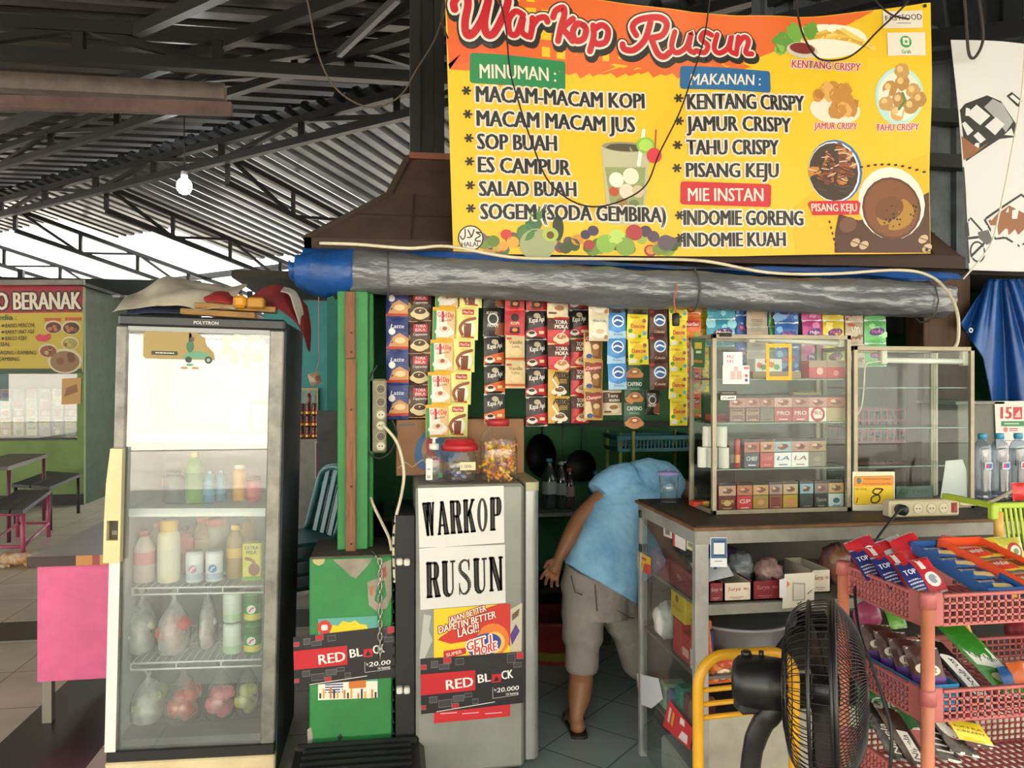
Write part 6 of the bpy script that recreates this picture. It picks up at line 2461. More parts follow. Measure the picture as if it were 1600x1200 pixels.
b.tube(q_, .0022, mt('b8893f', .3, .8), 6, closed=True)
b.build('bracelet', person, label='thin gold bracelet')
for f0, dr in ((foot, V((.012, .17, 0))), (Vector((ankR.x, ankR.y, .012)), V((.03, .17, 0)))):
	b = MB()
	b.M = Matrix.Translation((f0.x, f0.y, 0)) @ Matrix.Rotation(-math.atan2(dr.x, dr.y), 4, 'Z')
	pr = [(-.036, -.045), (-.018, -.058), (.018, -.058), (.036, -.045), (.04, .05), (.046, .15), (.03, .20), (0, .215), (-.034, .20), (-.046, .14), (-.038, .05)]
	b.prism(pr, .014, mt('2c2420', .7), .012)
	b.tube(crm([(-.043, .12, .02), (-.02, .11, .062), (.02, .11, .062), (.044, .12, .02)], 4), .012, mt('3a2c24', .7), 8)
	b.build('sandal', person, label='dark brown sandal')
# ------------------------------------------------------------------ counter, glass cases and their goods
CX0, CX1, CY0, CY1, CZ = 1.02, 2.75, 2.47, 3.08, 1.07
ALU = mt('abaaa6', .4, .25, dirt=.3, ds=6)
ALUD = mt('98958b', .5, .2, dirt=.4, ds=5)
PANE = glassm('counter_pane', 'eaf2ee', 1.5, 0, .10, 'dfe4e0', 3, .5)
ct = thing('display_counter', 'aluminium and glass shop counter with a worn dark top', 'counter', ((CX0 + CX1) / 2, (CY0 + CY1) / 2, 0))
m = MB()
for x in (CX0, CX1 - .05):
	for y in (CY0, CY1 - .03):
		m.box(x, y, 0, x + (.048 if y == CY0 else .03), y + .03, CZ - .02, ALU, .002)
m.box(CX0, CY0 - .001, CZ - .065, CX1, CY0 + .03, CZ - .016, ALUD, .002)
m.box(CX0 - .001, CY0, CZ - .065, CX0 + .03, CY1, CZ - .016, ALU, .002)
m.box(CX0, CY1 - .03, CZ - .065, CX1, CY1, CZ - .016, ALU)
p = at(1352, 850, CY1 - .03)
m.box(p.x - .02, CY1 - .032, .8, p.x + .02, CY1 - .002, CZ - .06, ALU)
m.build('frame', ct)
m = MB()
m.box(CX0 - .012, CY0 - .014, CZ - .016, CX1, CY1 + .01, CZ - .004, mt('7a5434', .7, dirt=.5, ds=9), .002)
m.box(CX0 + .0, CY0 - .004, CZ - .004, CX1, CY1 + .004, CZ, mt('33261e', .55, dirt=.5, ds=5, dcol='241a15'), .001)
m.build('worktop', ct, label='dark board top with brown worn edges')
S1, S2, S3 = .80, .553, .29
for z in (S1, S2, S3):
	m = MB()
	m.box(CX0 + .012, CY0 + .012, z - .012, CX1 - .02, CY1 - .04, z, mt('6f6a60', .5, dirt=.3))
	if z == S1:
		m.box(CX0 + .04, CY0 + .002, z - .036, CX1 - .04, CY0 + .012, z - .001, ALUD)
	m.build('shelf', ct)
m = MB()
m.add([(CX0 + .008, CY0 + .04, .04), (CX0 + .008, CY1 - .03, .04), (CX0 + .008, CY1 - .03, CZ - .065), (CX0 + .008, CY0 + .04, CZ - .065)], [(0, 1, 2, 3)], PANE)
m.build('side_pane', ct)
m = MB()
m.box(CX0 + .03, CY1 - .022, .04, CX1 - .03, CY1 - .014, CZ - .065, mt('3c3933', .6, dirt=.4))
m.build('back_panel', ct)
m = MB()
a, b = at(1106, 1200, CY0 + .004), at(1232, 1110, CY0 + .004)
m.box(CX0 + .045, CY0 + .004, .05, CX1 - .05, CY0 + .012, b.z, mt('b9b5a4', .7, dirt=.25, ds=5))
m.build('kick_panel', ct, label='dirty cream board closing the counter front')
for py in (834, 903):
	pass
m = MB()
for z in (1.0, .86):
	m.box(CX0 - .008, CY1 - .05, z, CX0 + .0, CY1 - .03, z + .03, BK)
m.build('hinge', ct)


def flat(name, label, cat, y, quad, col, draw=None, th=.001, eps=.0005):
	m = Sheet(y, eps=eps)
	if col:
		m.back(quad, col, th)
	if draw:
		draw(m)
	return m.build(name, label=label, cat=cat)


def rectq(x0, y0, x1, y1):
	return [(x0, y1), (x1, y1), (x1, y0), (x0, y0)]


class Side(MB):
	"""Sheet lying in the counter's end pane x = const, facing -x."""

	def __init__(s, x, eps=.0006):
		super().__init__(FR((x, 0, 0), (0, -1, 0), (0, 0, 1)), eps)
		s.x = x

	def q(s, px, py):
		p = atx(px, py, s.x)
		return (-p.y, p.z)

	def ppoly(s, pts, m, l=1):
		return s.poly([s.q(*p) for p in pts], m, l)

	def pline(s, pts, w, m, l=2):
		return s.stroke([s.q(*p) for p in pts], w, m, l, cap=False)


def side_card(label, pts, col, draw=None, name='sticker', x=CX0 + .006):
	m = Side(x)
	m.prism([m.q(*p) for p in pts], .0008, col)
	m.eps = .0006
	if draw:
		draw(m)
	return m.build(name, label=label, cat='sticker' if name == 'sticker' else 'paper')


side_card('small cream square sticker, first on the counter end glass', [(1037, 837), (1050, 842), (1050, 823), (1037, 818)], 'd3cbb6', lambda m: m.ppoly([(1040, 834), (1047, 837), (1047, 826), (1040, 823)], '77706a', 2))
side_card('red and white list sticker on the counter end glass', [(1052, 852), (1071, 861), (1072, 834), (1052, 824)], 'e3dcdb', lambda m: (m.ppoly([(1052, 829), (1072, 839), (1072, 834), (1052, 824)], 'c4424e', 2), m.ppoly([(1052, 852), (1055, 854), (1055, 828), (1052, 826)], 'c4424e', 2)))
side_card('pale yellow sticker next to the corner post on the counter end glass', [(1073, 857), (1084, 862), (1084, 840), (1073, 834)], 'd6cfa2', lambda m: m.ppoly([(1076, 853), (1082, 856), (1082, 850), (1076, 847)], '8a8468', 2))
side_card('yellow and red noodle sticker at the back of the counter end glass', [(996, 887), (1017, 900), (1017, 872), (996, 860)], 'e2b52a', lambda m: (m.ppoly([(1005, 893), (1017, 900), (1017, 883), (1007, 880)], 'cf4030', 2), m.ppoly([(998, 870), (1010, 877), (1010, 873), (998, 867)], 'b5432a', 2), m.ppoly([(997, 884), (1003, 888), (1004, 880), (998, 876)], '4f8a3a', 2)))
side_card('blank white paper stuck low on the counter end glass', [(1000, 1100), (1018, 1107), (1036, 1092), (1029, 1060), (995, 1052)], 'd9dade', None, 'paper')
side_card('tilted red card with white lettering low on the counter end glass', [(1036, 1134), (1078, 1172), (1084, 1140), (1046, 1093)], 'cf3a3c', lambda m: (m.ppoly([(1060, 1152), (1074, 1164), (1075, 1150), (1066, 1142)], 'e9dfdd', 2), m.ppoly([(1062, 1130), (1070, 1136), (1070, 1126), (1064, 1120)], 'e9dfdd', 2), m.ppoly([(1047, 1104), (1050, 1108), (1046, 1130), (1043, 1126)], 'e9c9c5', 2), m.ppoly([(1052, 1112), (1055, 1116), (1051, 1136), (1048, 1131)], 'e3a03a', 2)), 'paper')
flat('payment_card', 'blue framed white payment card on the counter corner', 'card', CY0 - .002, rectq(1110, 840, 1136, 886), 'dfe0e0', lambda m: (m.prect(1111, 841, 1135.5, 872, '1f4a78', 1), m.prect(1113, 843, 1134, 870, '6f97b8', 1.5), m.prect(1113.6, 843.6, 1133.4, 869.4, '1f4a78', 1.8), m.prect(1115, 848, 1132, 866, 'd9dad8', 2), m.prect(1116, 876, 1128, 877.5, '8a8f94', 2)))

# ---- first shelf goods
MAR, CRE = '7c2027', 'd9cfb8'


def surya(name, label, px0, px1, py0, py1, y, d, body, ink, z=S1, cat='carton box'):
	a, b = at(px0, py1, y), at(px1, py0, y)
	h = b.z - a.z
	t = thing(name, label, cat, ((a.x + b.x) / 2, y + d / 2, z + .001))
	m = MB()
	B_ = mt(body, .45, dirt=.1)
	for q_ in ((a.x, y, a.x + .004, y + d), (b.x - .004, y, b.x, y + d), (a.x, y, b.x, y + .004), (a.x, y + d - .004, b.x, y + d)):
		m.box(q_[0], q_[1], z + .001, q_[2], q_[3], z + h, B_)
	m.box(a.x, y, z + .001, b.x, y + d, z + .005, B_)
	w = b.x - a.x
	m.M = FR((a.x, y - .0004, z))
	m.eps = .0005
	m.text('Surya', w * .14, h * .58, h * .2, ink, 1, w=w * .46, shear=.2, bold=.01)
	m.text('PRO', w * .72, h * .6, h * .13, ink, 1, w=w * .18)
	m.rect(w * .2, h * .22, w * .7, h * .25, ink, 1)
	m.rect(w * .3, h * .14, w * .6, h * .16, ink, 1)
	m.build('carton', t)
	return t


surya('carton_box', 'open maroon carton at the corner post on the upper counter shelf', 1108, 1131, 910, 941, 2.495, .12, MAR, 'b9a0a0')
surya('carton_box', 'open cream carton with red script between two maroon ones', 1131, 1174, 910, 941, 2.495, .26, CRE, 'a02a30')
surya('carton_box', 'open maroon carton to the side of the cream one, holding a snack bag', 1176, 1219, 908, 940, 2.495, .2, MAR, 'b97a7a')
surya('carton_box', 'cream carton sitting behind the white card on the upper counter shelf', 1268, 1298, 897, 934, 2.55, .2, CRE, 'a05050')
for k, (y0, y1, lb) in enumerate(((2.54, 2.76, 'long maroon carton lying along the counter end glass by the post'), (2.78, 2.98, 'long maroon carton at the back of the counter end glass'))):
	m = MB()
	m.box(CX0 + .018, y0, S1 + .001, CX0 + .10, y1, S1 + .085, mt('8a2a2e', .45, dirt=.15), .003)
	m.M = FR((CX0 + .0175, y1, S1), (0, -1, 0), (0, 0, 1))
	m.eps = .0005
	m.text('PRO', .08, .04, .016, 'd9b9b5', 1)
	m.build('carton_box', label=lb, cat='carton box')
m = MB()
cc = atx(1052, 878, CX0 + .07)
rr = random.Random(8)
for k in range(7):
	o = Vector((CX0 + .07 + rr.uniform(-.01, .02), 2.70 + rr.uniform(-.03, .03), S1 + .10 + .006 * k))
	rad = rr.uniform(.035, .055)
	m.tube([o + Vector((rad * .8 * math.cos(a / 16 * 2 * PI), rad * 1.4 * math.sin(a / 16 * 2 * PI), .012 * math.sin(a / 4 + k))) for a in range(16)], .005, BK, 6, closed=True)
m.box(CX0 + .03, 2.60, S1 + .087, CX0 + .09, 2.67, S1 + .12, BK, .006)
m.build('cable_coil', label='coiled black cable lying on the maroon cartons in the counter', cat='cable')
m = MB()
m.M = Matrix.Translation((CX0 + .09, 2.545, S1 + .10)) @ Matrix.Rotation(.5, 4, 'X') @ Matrix.Rotation(-.25, 4, 'Y')
m.box(-.06, -.05, 0, .06, .05, .003, mt('c3c7cc', .5))
m.M = m.M @ FR((-.06, -.05, .0032), (1, 0, 0), (0, 1, 0))
m.disc(.085, .07, .008, 'd5702f', 1)
m.disc(.098, .065, .006, 'c43a3a', 1)
m.disc(.074, .05, .006, '3a6ab0', 1)
m.build('price_card', label='white card with small coloured logos leaning on the cartons by the post', cat='card')


def lump(name, label, cat, px, py, y, z, rx, ry, rz, mat, jit=.35, seed=1, print_=None):
	p = at(px, py, y)
	t = MB()
	t.ell((p.x, y, z + rz * .95), rx, ry, rz, mat, 22, 14, jit, 2.2 + seed * .1)
	z0 = min(v.z for v in t.v)
	for v in t.v:
		v.z = max(v.z + (z + .001 - z0) - .0, z + .001)
	return t.build(name, label=label, cat=cat)


def pillow(name, label, cat, c, u, v, w, h, th, foil, draw=None, parent=None):
	"""A snack pack: bulged printed pillow with crimped ends, centre c, width along u, height along v."""
	F = mt(foil, .3, .08, bump=.3, bs=40)
	m = MB(eps=.0004)
	m.rect(0, 0, w, h, F, .1)
	if draw:
		draw(m, w, h)
	m.rect(0, 0, w, h * .05, mt('b9b6b0', .3, .5), .3)
	m.rect(0, h * .95, w, h, mt('b9b6b0', .3, .5), .3)
	m.cut(7, 7, 0, 1)

	def bl(x, y, z):
		a, b = min(max(x / w, 0), 1), min(max(y / h, 0), 1)
		q_ = (math.sin(PI * a) ** .5) * (math.sin(PI * min(max((b - .04) / .92, 0), 1)) ** .55)
		return (x - w / 2, y - h / 2, z + th * .5 * q_ + .0025 * mnoise.noise(Vector((x * 60, y * 60, w * 99))))
	m.warp(bl)
	n = len(m.v)
	m.grid(lambda a, b: ((.5 - a) * w, (b - .5) * h, -th * .5 * (math.sin(PI * a) ** .5) * (math.sin(PI * b) ** .55)), 7, 7, F)
	K = FR(c, u, v)
	m.v = [K @ q_ for q_ in m.v]
	return m.build(name, label=label, cat=cat)


lump('snack_bag', 'crumpled grey patterned bag behind the cream carton', 'bag', 1157, 880, 2.66, S1, .05, .05, .062, mt('7d8288', .4, dirt=.4, ds=30, bump=.5, bs=40), .4, 2)
lump('snack_bag', 'clear bag of pinkish crackers in the maroon carton', 'bag', 1200, 900, 2.6, S1 + .006, .05, .05, .055, mt('a08078', .25, dirt=.4, ds=25, bump=.6, bs=50), .25, 4)
lump('snack_bag', 'blue and brown bag of crackers beside the rack post', 'bag', 1304, 905, 2.66, S1, .055, .05, .07, mt('3a4a7c', .35, dirt=.8, ds=12, dcol='7a5238', bump=.5, bs=40), .3, 6)
m = MB()
p = at(1137, 868, 2.72)
m.box(p.x - .06, 2.72, S1 + .001, p.x + .05, 2.8, p.z + .02, mt('5c3a8a', .5), .006)
m.build('purple_box', label='purple box standing far back on the upper counter shelf', cat='box')
flat('shop_card', 'white taped card hanging over the upper counter shelf edge', 'card', CY0 - .004, [(1222, 951), (1272, 946), (1273, 894), (1226, 897)], 'd8d3c2', lambda m: (m.ppoly([(1238, 939), (1258, 938), (1258, 911), (1238, 910)], '9a978c', 1), m.ppoly([(1240, 937), (1256, 936), (1256, 913), (1240, 912)], 'c9c5b6', 2), m.pstroke([(1246, 944), (1252, 940)], 2, '3a3834', 2), m.pstroke([(1262, 928), (1268, 922)], 1.5, '5a5852', 2)))
flat('white_tag', 'narrow white tag with an orange corner beside the taped card', 'card', CY0 - .006, [(1218, 934), (1229, 934), (1229, 903), (1218, 906)], 'd9dadc', lambda m: m.ppoly([(1229, 918), (1234, 913), (1230, 907)], 'dd6a2a', 1))

# ---- second shelf goods
m = MB()
a = atx(1030, 996, CX0 + .05)
t = None
m.box(CX0 + .025, 2.58, S2 + .001, CX0 + .10, 2.66, S2 + .10, mt('c9322f', .4), .003)
m.M = FR((CX0 + .0245, 2.66, S2), (0, -1, 0), (0, 0, 1))
m.rect(.01, .02, .07, .05, 'e9b9a9', 1)
m.build('food_box', label='red biscuit box on the second shelf at the counter end', cat='box')
m = MB()
m.box(CX0 + .022, 2.66, S2 + .001, CX0 + .10, 2.74, S2 + .13, mt('c43a2c', .4), .003)
m.build('food_box', label='dark red box carrying the yellow box at the counter end', cat='box')
m = MB()
m.box(CX0 + .022, 2.62, S2 + .132, CX0 + .11, 2.76, S2 + .235, mt('e6c526', .4), .003)
m.M = FR((CX0 + .0215, 2.76, S2 + .132), (0, -1, 0), (0, 0, 1))
m.text('Sedaap', .02, .035, .02, 'cf6a2a', 1, w=.09)
m.disc(.065, .075, .014, 'a05a2a', 1)
m.build('food_box', label='bright yellow box on top of the red ones at the counter end', cat='box')
for k, (y, c, c2, lb) in enumerate(((2.555, 'd9804a', 'e9dfd2', 'orange and white drink sachet box at the counter end'), (2.535, '2f3a80', '7fa9d0', 'navy and pale blue box beside the orange one at the counter end'))):
	m = MB()
	m.box(CX0 + .022, y - .012, S2 + .001, CX0 + .09, y + .012, S2 + .17 - k * .03, mt(c, .4), .002)
	m.M = FR((CX0 + .0215, y + .012, S2), (0, -1, 0), (0, 0, 1))
	m.rect(0, 0, .024, .07, c2, 1)
	m.build('food_box', label=lb, cat='box')
lump('plastic_bag', 'white plastic bag of flour at the back of the second shelf', 'bag', 1040, 985, 2.86, S2, .045, .06, .07, mt('c9c9c4', .35, bump=.5, bs=30), .3, 3)


def d_noodle(m, w, h):
	m.rect(0, h * .55, w, h * .95, 'e3792a', 1)
	m.disc(w * .5, h * .4, w * .42, 'b04a22', 1.5, h * .34)
	for k in range(9):
		m.disc(R.uniform(.2, .8) * w, R.uniform(.15, .65) * h, w * .1, R.choice(['d98a35', 'c96a2a', 'e0a54a']), 2 + k * .02, n=9)
	m.disc(w * .55, h * .32, w * .28, 'ebe6dc', 3, h * .18)
	m.disc(w * .58, h * .33, w * .13, 'e8a01f', 4, h * .09)
	m.disc(w * .85, h * .35, w * .12, '4f8a35', 3)
	m.poly([(w * .08, h * .7), (w * .92, h * .7), (w * .86, h * .88), (w * .14, h * .88)], 'c4262c', 4)


pillow('noodle_pack', 'orange instant noodle pack with a fried egg facing the counter end glass', 'noodle pack', Vector((CX0 + .05, 2.51, S2 + .10)), (.25, -1, 0), (-.1, 0, 1), .075, .19, .03, 'dd6a2a', d_noodle)
pillow('noodle_pack', 'orange noodle pack with a fried egg lying behind the yellow chair', 'noodle pack', at(1126, 1044, 2.52), (1, .05, .02), (0, .12, 1), .10, .10, .03, 'dd6a2a', d_noodle)
pillow('noodle_pack', 'white, red and blue pack lying behind the fan motor', 'noodle pack', at(1196, 1034, 2.56), (.95, .1, -.3), (.3, .3, .9), .14, .085, .03, 'c9cbd2', lambda m, w, h: (m.poly([(0, h * .3), (w, h * .5), (w, h * .7), (0, h * .5)], 'b5323a', 2), m.poly([(0, h * .1), (w, h * .25), (w, h * .35), (0, h * .2)], '3a4a9a', 2)))
t = thing('plastic_basin', 'grey plastic basin with sloped rim on the second counter shelf', 'basin', (at(1150, 990, 2.7).x, 2.70, S2 + .001))
m = MB()
m.lathe([(.11, 0), (.13, .02), (.2, .13), (.215, .135), (.215, .145), (.19, .14), (.12, .025)], mt('8e9092', .35, dirt=.1), 30, cap=False)
m.build('bowl', t, False)
m = MB(); m.lathe([(.11, .004), (.001, .004)], mt('7e8082', .4), 30, cap=False); m.build('base', t, False)
lump('plastic_bag', 'shiny dark blue plastic bag above the grey basin', 'bag', 1178, 972, 2.97, S2 + .001, .11, .04, .09, mt('1f2c78', .2, dirt=.5, ds=8, bump=.8, bs=24), .35, 5)
lump('plastic_bag', 'large glossy black plastic bag spread across the second shelf', 'bag', 1290, 985, 2.84, S2 + .001, .17, .06, .09, mt('17171a', .18, bump=.8, bs=22), .3, 7)

# ---- third shelf goods
for k, (px, py, c, lb) in enumerate(((1012, 1110, '8fc9a0', 'pale green packet on the lowest shelf at the counter end'), (1028, 1120, '2f6fb0', 'blue packet beside the pale green one at the counter end'), (1046, 1090, '2f8a7a', 'teal green packet behind the red card'), (1070, 1100, '8a4a3a', 'brown-red packet behind the corner post'))):
	y = 2.86 - k * .085
	m = MB()
	m.box(CX0 + .02, y - .035, S3 + .001, CX0 + .12, y + .035, S3 + .10 + .05 * (k > 1), mt(c, .4, dirt=.15), .01)
	m.build('packet', label=lb, cat='packet')
m = MB()
m.box(CX0 + .04, 2.62, .03, CX0 + .2, 2.92, .16, mt('b5b2a6', .6, dirt=.2), .01)
m.build('storage_box', label='dull white box on the counter bottom behind the end glass', cat='box')

# ------------------------------------------------------------------ glass cases on the counter
OLV = mt('9a907a', .4, .3, dirt=.3, ds=7)


def glass_case(label, x0, x1, y0, y1, z1, shelves, px_lamp=None):
	t = thing('glass_case', label, 'display case', ((x0 + x1) / 2, (y0 + y1) / 2, CZ + .001))
	m = MB()
	r = .016
	z0 = CZ + .001
	for x in (x0, x1 - r):
		for y in (y0, y1 - r):
			m.box(x, y, z0, x + r, y + r, z1, OLV, .001)
	for z in (z0, z1 - r):
		for y in (y0, y1 - r):
			m.box(x0, y, z, x1, y + r, z + r, OLV, .001)
		for x in (x0, x1 - r):
			m.box(x, y0, z, x + r, y1, z + r, OLV, .001)
	m.build('frame', t)
	for nm, q_ in (('front_pane', [(x0 + r, y0 + .006, z0 + r), (x1 - r, y0 + .006, z0 + r), (x1 - r, y0 + .006, z1 - r), (x0 + r, y0 + .006, z1 - r)]),
				   ('back_pane', [(x0 + r, y1 - .006, z0 + r), (x1 - r, y1 - .006, z0 + r), (x1 - r, y1 - .006, z1 - r), (x0 + r, y1 - .006, z1 - r)]),
				   ('side_pane', [(x0 + .006, y0 + r, z0 + r), (x0 + .006, y1 - r, z0 + r), (x0 + .006, y1 - r, z1 - r), (x0 + .006, y0 + r, z1 - r)]),
				   ('side_pane', [(x1 - .006, y0 + r, z0 + r), (x1 - .006, y1 - r, z0 + r), (x1 - .006, y1 - r, z1 - r), (x1 - .006, y0 + r, z1 - r)]),
				   ('top_pane', [(x0 + r, y0 + r, z1 - .004), (x1 - r, y0 + r, z1 - .004), (x1 - r, y1 - r, z1 - .004), (x0 + r, y1 - r, z1 - .004)])):
		m = MB()
		m.add(q_, [(0, 1, 2, 3)], CASE)
		m.build(nm, t)
	for z in shelves:
		m = MB()
		m.box(x0 + .018, y0 + .02, z - .005, x1 - .018, y1 - .02, z, SHG)
		m.box(x0 + .018, y0 + .018, z - .005, x1 - .018, y0 + .02, z, mt('5f7a6c', .2))
		m.build('shelf', t)
	m = MB()
	m.box(x0 + r, y0 + r, z0, x1 - r, y1 - r, z0 + .006, mt('3f3b34', .6))
	m.build('floor_board', t)
	if px_lamp:
		a, b = at(px_lamp[0], px_lamp[1], y0 + .04), at(px_lamp[2], px_lamp[3], y0 + .04)
		m = MB()
		m.tube([a, b], .011, mt('e9e9e2', .3), 12)
		m.build('tube_lamp', t)
		for c, sg in ((a, -1), (b, 1)):
			m = MB()
			m.box(c.x - .012 + .012 * sg, c.y - .012, c.z - .016, c.x + .012 + .012 * sg, c.y + .016, z1 - .004 if z1 - c.z < .06 else c.z + .02, mt('d9d4c4', .5), .003)
			m.build('lamp_holder', t)
	return t


CASE = glassm('case_pane', 'ebf2ee', .55, 0, .012, 'e0e6e2', 4, .5)
SHG = glassm('shelf_pane', 'c9dad0', 1.2, .02)
K1 = (1.164, 1.716, 2.66, 2.886, 1.733)
K2 = (1.728, 2.237, 2.66, 2.886, 1.694)
ZT_, ZA_, ZB_ = 1.57, 1.407, 1.236
ZF = CZ + .008
glass_case('taller glass display case with cigarette packs on three shelves', *K1, (ZT_, ZA_, ZB_), (1178, 529, 1308, 536))
m = MB()
c2 = glass_case('nearly empty second glass case with a white tube lamp', *K2, (at(1400, 605, 2.68).z, at(1400, 668, 2.68).z, at(1400, 728, 2.68).z), (1384, 563, 1502, 565))
p0, p1 = at(1456, 570, 2.87), at(1466, 725, 2.87)
m = MB()
m.box(p0.x, 2.872, CZ + .02, p1.x, 2.884, 1.68, mt('c4c2b4', .5))
m.build('rear_post', c2)


def cig(label, px0, px1, py0, py1, z, col, ink='d9c9a0', txt=None, pic='b98a80', warn='2a2424', y=2.69, sub=None, shear=0.0):
	a, b = at(px0, py1, y), at(px1, py0, y)
	w, h = b.x - a.x - .001, b.z - a.z
	m = MB()
	m.box(0, .0006, 0, w, .024, h, mt(col, .32), .001)
	m.M = FR((0, 0, 0))
	m.eps = .0004
	hm = h * .55
	m.rect(0, h * .9, w, h, warn, 1)
	m.rect(0, hm, w, h * .9, pic, 1)
	m.disc(w * .5, h * .72, w * .3, '7a4a44', 1.5, h * .1, jit=.2)
	m.disc(w * .35, h * .76, w * .14, 'd6b0a4', 2, h * .05, jit=.2)
	m.rect(0, hm - h * .03, w, hm, warn, 1.4)
	if txt:
		m.text(txt, w * .5, hm * .46, hm * .26, ink, 2, w=w * .72, al='c', shear=shear, bold=.02)
	if sub == 'crest':
		m.disc(w * .5, hm * .5, w * .22, ink, 1.5, hm * .18)
	if sub == 'ring':
		m.ring(w * .5, hm * .5, w * .28, w * .4, ink, 1.5)
	if sub == 'frame':
		for q_ in ((.08, .08, .92, .11), (.08, .87, .92, .9), (.08, .08, .11, .9), (.89, .08, .92, .9)):
			m.rect(w * q_[0], hm * q_[1], w * q_[2], hm * q_[3], ink, 1.5)
	m.rect(w * .25, hm * .14, w * .75, hm * .2, ink, 2)
	o = m.build('cigarette_pack', label=label, cat='cigarette pack', group='cigarette packs in the glass case', base=False)
	o.location = (a.x, y, z + .001)
	return o


for args in ((1140, 1165, '5a2226', 'b9a080', 'GUDANG', 'b08078', 'frame', 'dark maroon pack, first on the upper row behind the price tag'), (1165, 1188, '5f2428', 'b9a080', 'GARAM', 'a8766e', 'frame', 'dark maroon pack, second on the upper row'), (1188, 1210, '5a5648', '2a2a26', None, '9a6a62', None, 'greyish speckled pack between maroon and crimson packs'),
			 (1210, 1238, 'a02a3c', 'e6d9d6', 'PRO', 'c09a90', None, 'crimson pack with white lettering, wider of two on the upper row'), (1238, 1264, 'a5303f', 'e6d9d6', 'PRO', 'a87c74', None, 'crimson pack beside the white pack with the red ring'), (1264, 1292, 'e0d6cf', 'b5323f', 'PRO', 'b98a84', 'ring', 'white pack with a red ring on the upper row'), (1292, 1321, 'a08c64', '8a744a', None, 'b0664e', None, 'plain tan pack at the end of the upper row')):
	cig(args[7], args[0], args[1], 617, 659, ZA_, args[2], args[3], args[4], args[5], sub=args[6])
for args in ((1163, 1187, '25304a', 'dfe3e6', 'CHIEF', 'b0645e', None, 'navy blue pack on the middle row'), (1188, 1210, 'b03a40', 'd98a84', 'CHIEF', 'c08a6a', None, 'red pack beside the navy pack on the middle row'), (1210, 1237, 'dfe3e6', '3a5a9a', 'LA', '9ab0bc', None, 'white pack with blue letters on the middle row'), (1237, 1264, 'e3e3e3', 'a5485a', 'LA', 'b58a84', None, 'white pack with red letters on the middle row'), (1264, 1290, '7a7468', '9a927c', None, 'a5826a', 'crest', 'dim grey pack at the end of the middle row')):
	cig(args[7], args[0], args[1], 686, 731, ZB_, args[2], args[3], args[4], args[5], sub=args[6], shear=.2 if args[4] == 'LA' else 0)
for args in ((1123, 1150, '6a1c1e', 'c9a86a', 'GARAM', 'c49a8a', 'crest', 'maroon pack with gold crest, first on the bottom row'), (1152, 1176, 'c4262f', 'e9d9d6', 'GP', 'c0705a', None, 'bright red pack on the bottom row'), (1177, 1201, 'a08436', 'd98a70', None, 'c99a6a', 'crest', 'old-gold pack beside the bright red one'), (1202, 1223, '7a2a2e', 'b98a5a', None, 'a88a8a', 'frame', 'maroon pack between two gold packs'), (1224, 1247, 'b5922a', 'd9776a', None, 'c4a888', 'crest', 'yellow-gold pack in the middle of the bottom row'),
			 (1250, 1271, '2c3036', '8a8578', None, '8ab0c0', None, 'charcoal pack with pale blue picture on the bottom row'), (1273, 1294, '1d1e22', 'a09a90', 'Djarum', '8a7470', None, 'black pack on the bottom row'), (1295, 1319, 'c9d0d2', '2f5f80', None, 'c9a06a', 'crest', 'white and blue pack at the end of the bottom row')):
	cig(args[7], args[0], args[1], 757, 801, ZF, args[2], args[3], args[4], args[5], sub=args[6])


def smallbox(name, label, cat, px0, py0, px1, py1, y, d, z, col, draw=None):
	a, b = at(px0, py1, y), at(px1, py0, y)
	m = MB()
	m.box(a.x, y, z + .001, b.x, y + d, z + (b.z - a.z), mt(col, .4), .0015)
	m.M = FR((a.x, y - .0003, z + .001))
	m.eps = .0004
	if draw:
		draw(m, b.x - a.x, b.z - a.z)
	return m.build(name, label=label, cat=cat)


def d_flower(m, w, h):
	for x, y, c in ((.15, .5, 'c9552f'), (.3, .4, '3f8a4a'), (.62, .55, 'd5763f'), (.8, .4, '4f9a55'), (.45, .8, 'c9323a')):
		m.disc(w * x, h * y, h * .2, c, 1, jit=.2)


smallbox('tissue_box', 'white floral box on the top shelf behind the yellow frame', 'box', 1180, 557, 1222, 579, 2.72, .06, ZT_ + .022, 'dcdcd6', d_flower)
smallbox('match_box', 'flat tan box carrying the floral box on the top shelf', 'box', 1176, 580, 1252, 591, 2.71, .09, ZT_, '8f7448')
smallbox('red_carton', 'red pack pair at the end of the top shelf', 'box', 1264, 563, 1320, 591, 2.70, .06, ZT_, 'b5283a', lambda m, w, h: (m.rect(0, h * .62, w, h, 'a08a78', 1), m.disc(w * .3, h * .4, h * .2, 'e0b0a8', 2), m.disc(w * .75, h * .3, h * .16, 'd98a84', 2), m.rect(w * .5, 0, w * .51, h, '7a1a24', 2)))
smallbox('match_box', 'cream and brown match boxes lying behind the upper pack row', 'box', 1240, 608, 1284, 617, 2.80, .04, ZA_ + .088, 'b3a070')
smallbox('storage_box', 'box propping the match boxes behind the upper pack row', 'box', 1236, 618, 1290, 655, 2.80, .05, ZA_, '6a5a50')
smallbox('red_packet', 'small red packet lying on the upper row near the corner post', 'packet', 1110, 648, 1140, 659, 2.78, .05, ZA_, 'b0383e')
smallbox('red_packet', 'red and yellow packet lying at the case bottom near the corner', 'packet', 1084, 788, 1108, 797, 2.80, .05, ZF, 'd0432c', lambda m, w, h: m.rect(w * .6, 0, w, h, 'e0b93a', 1))
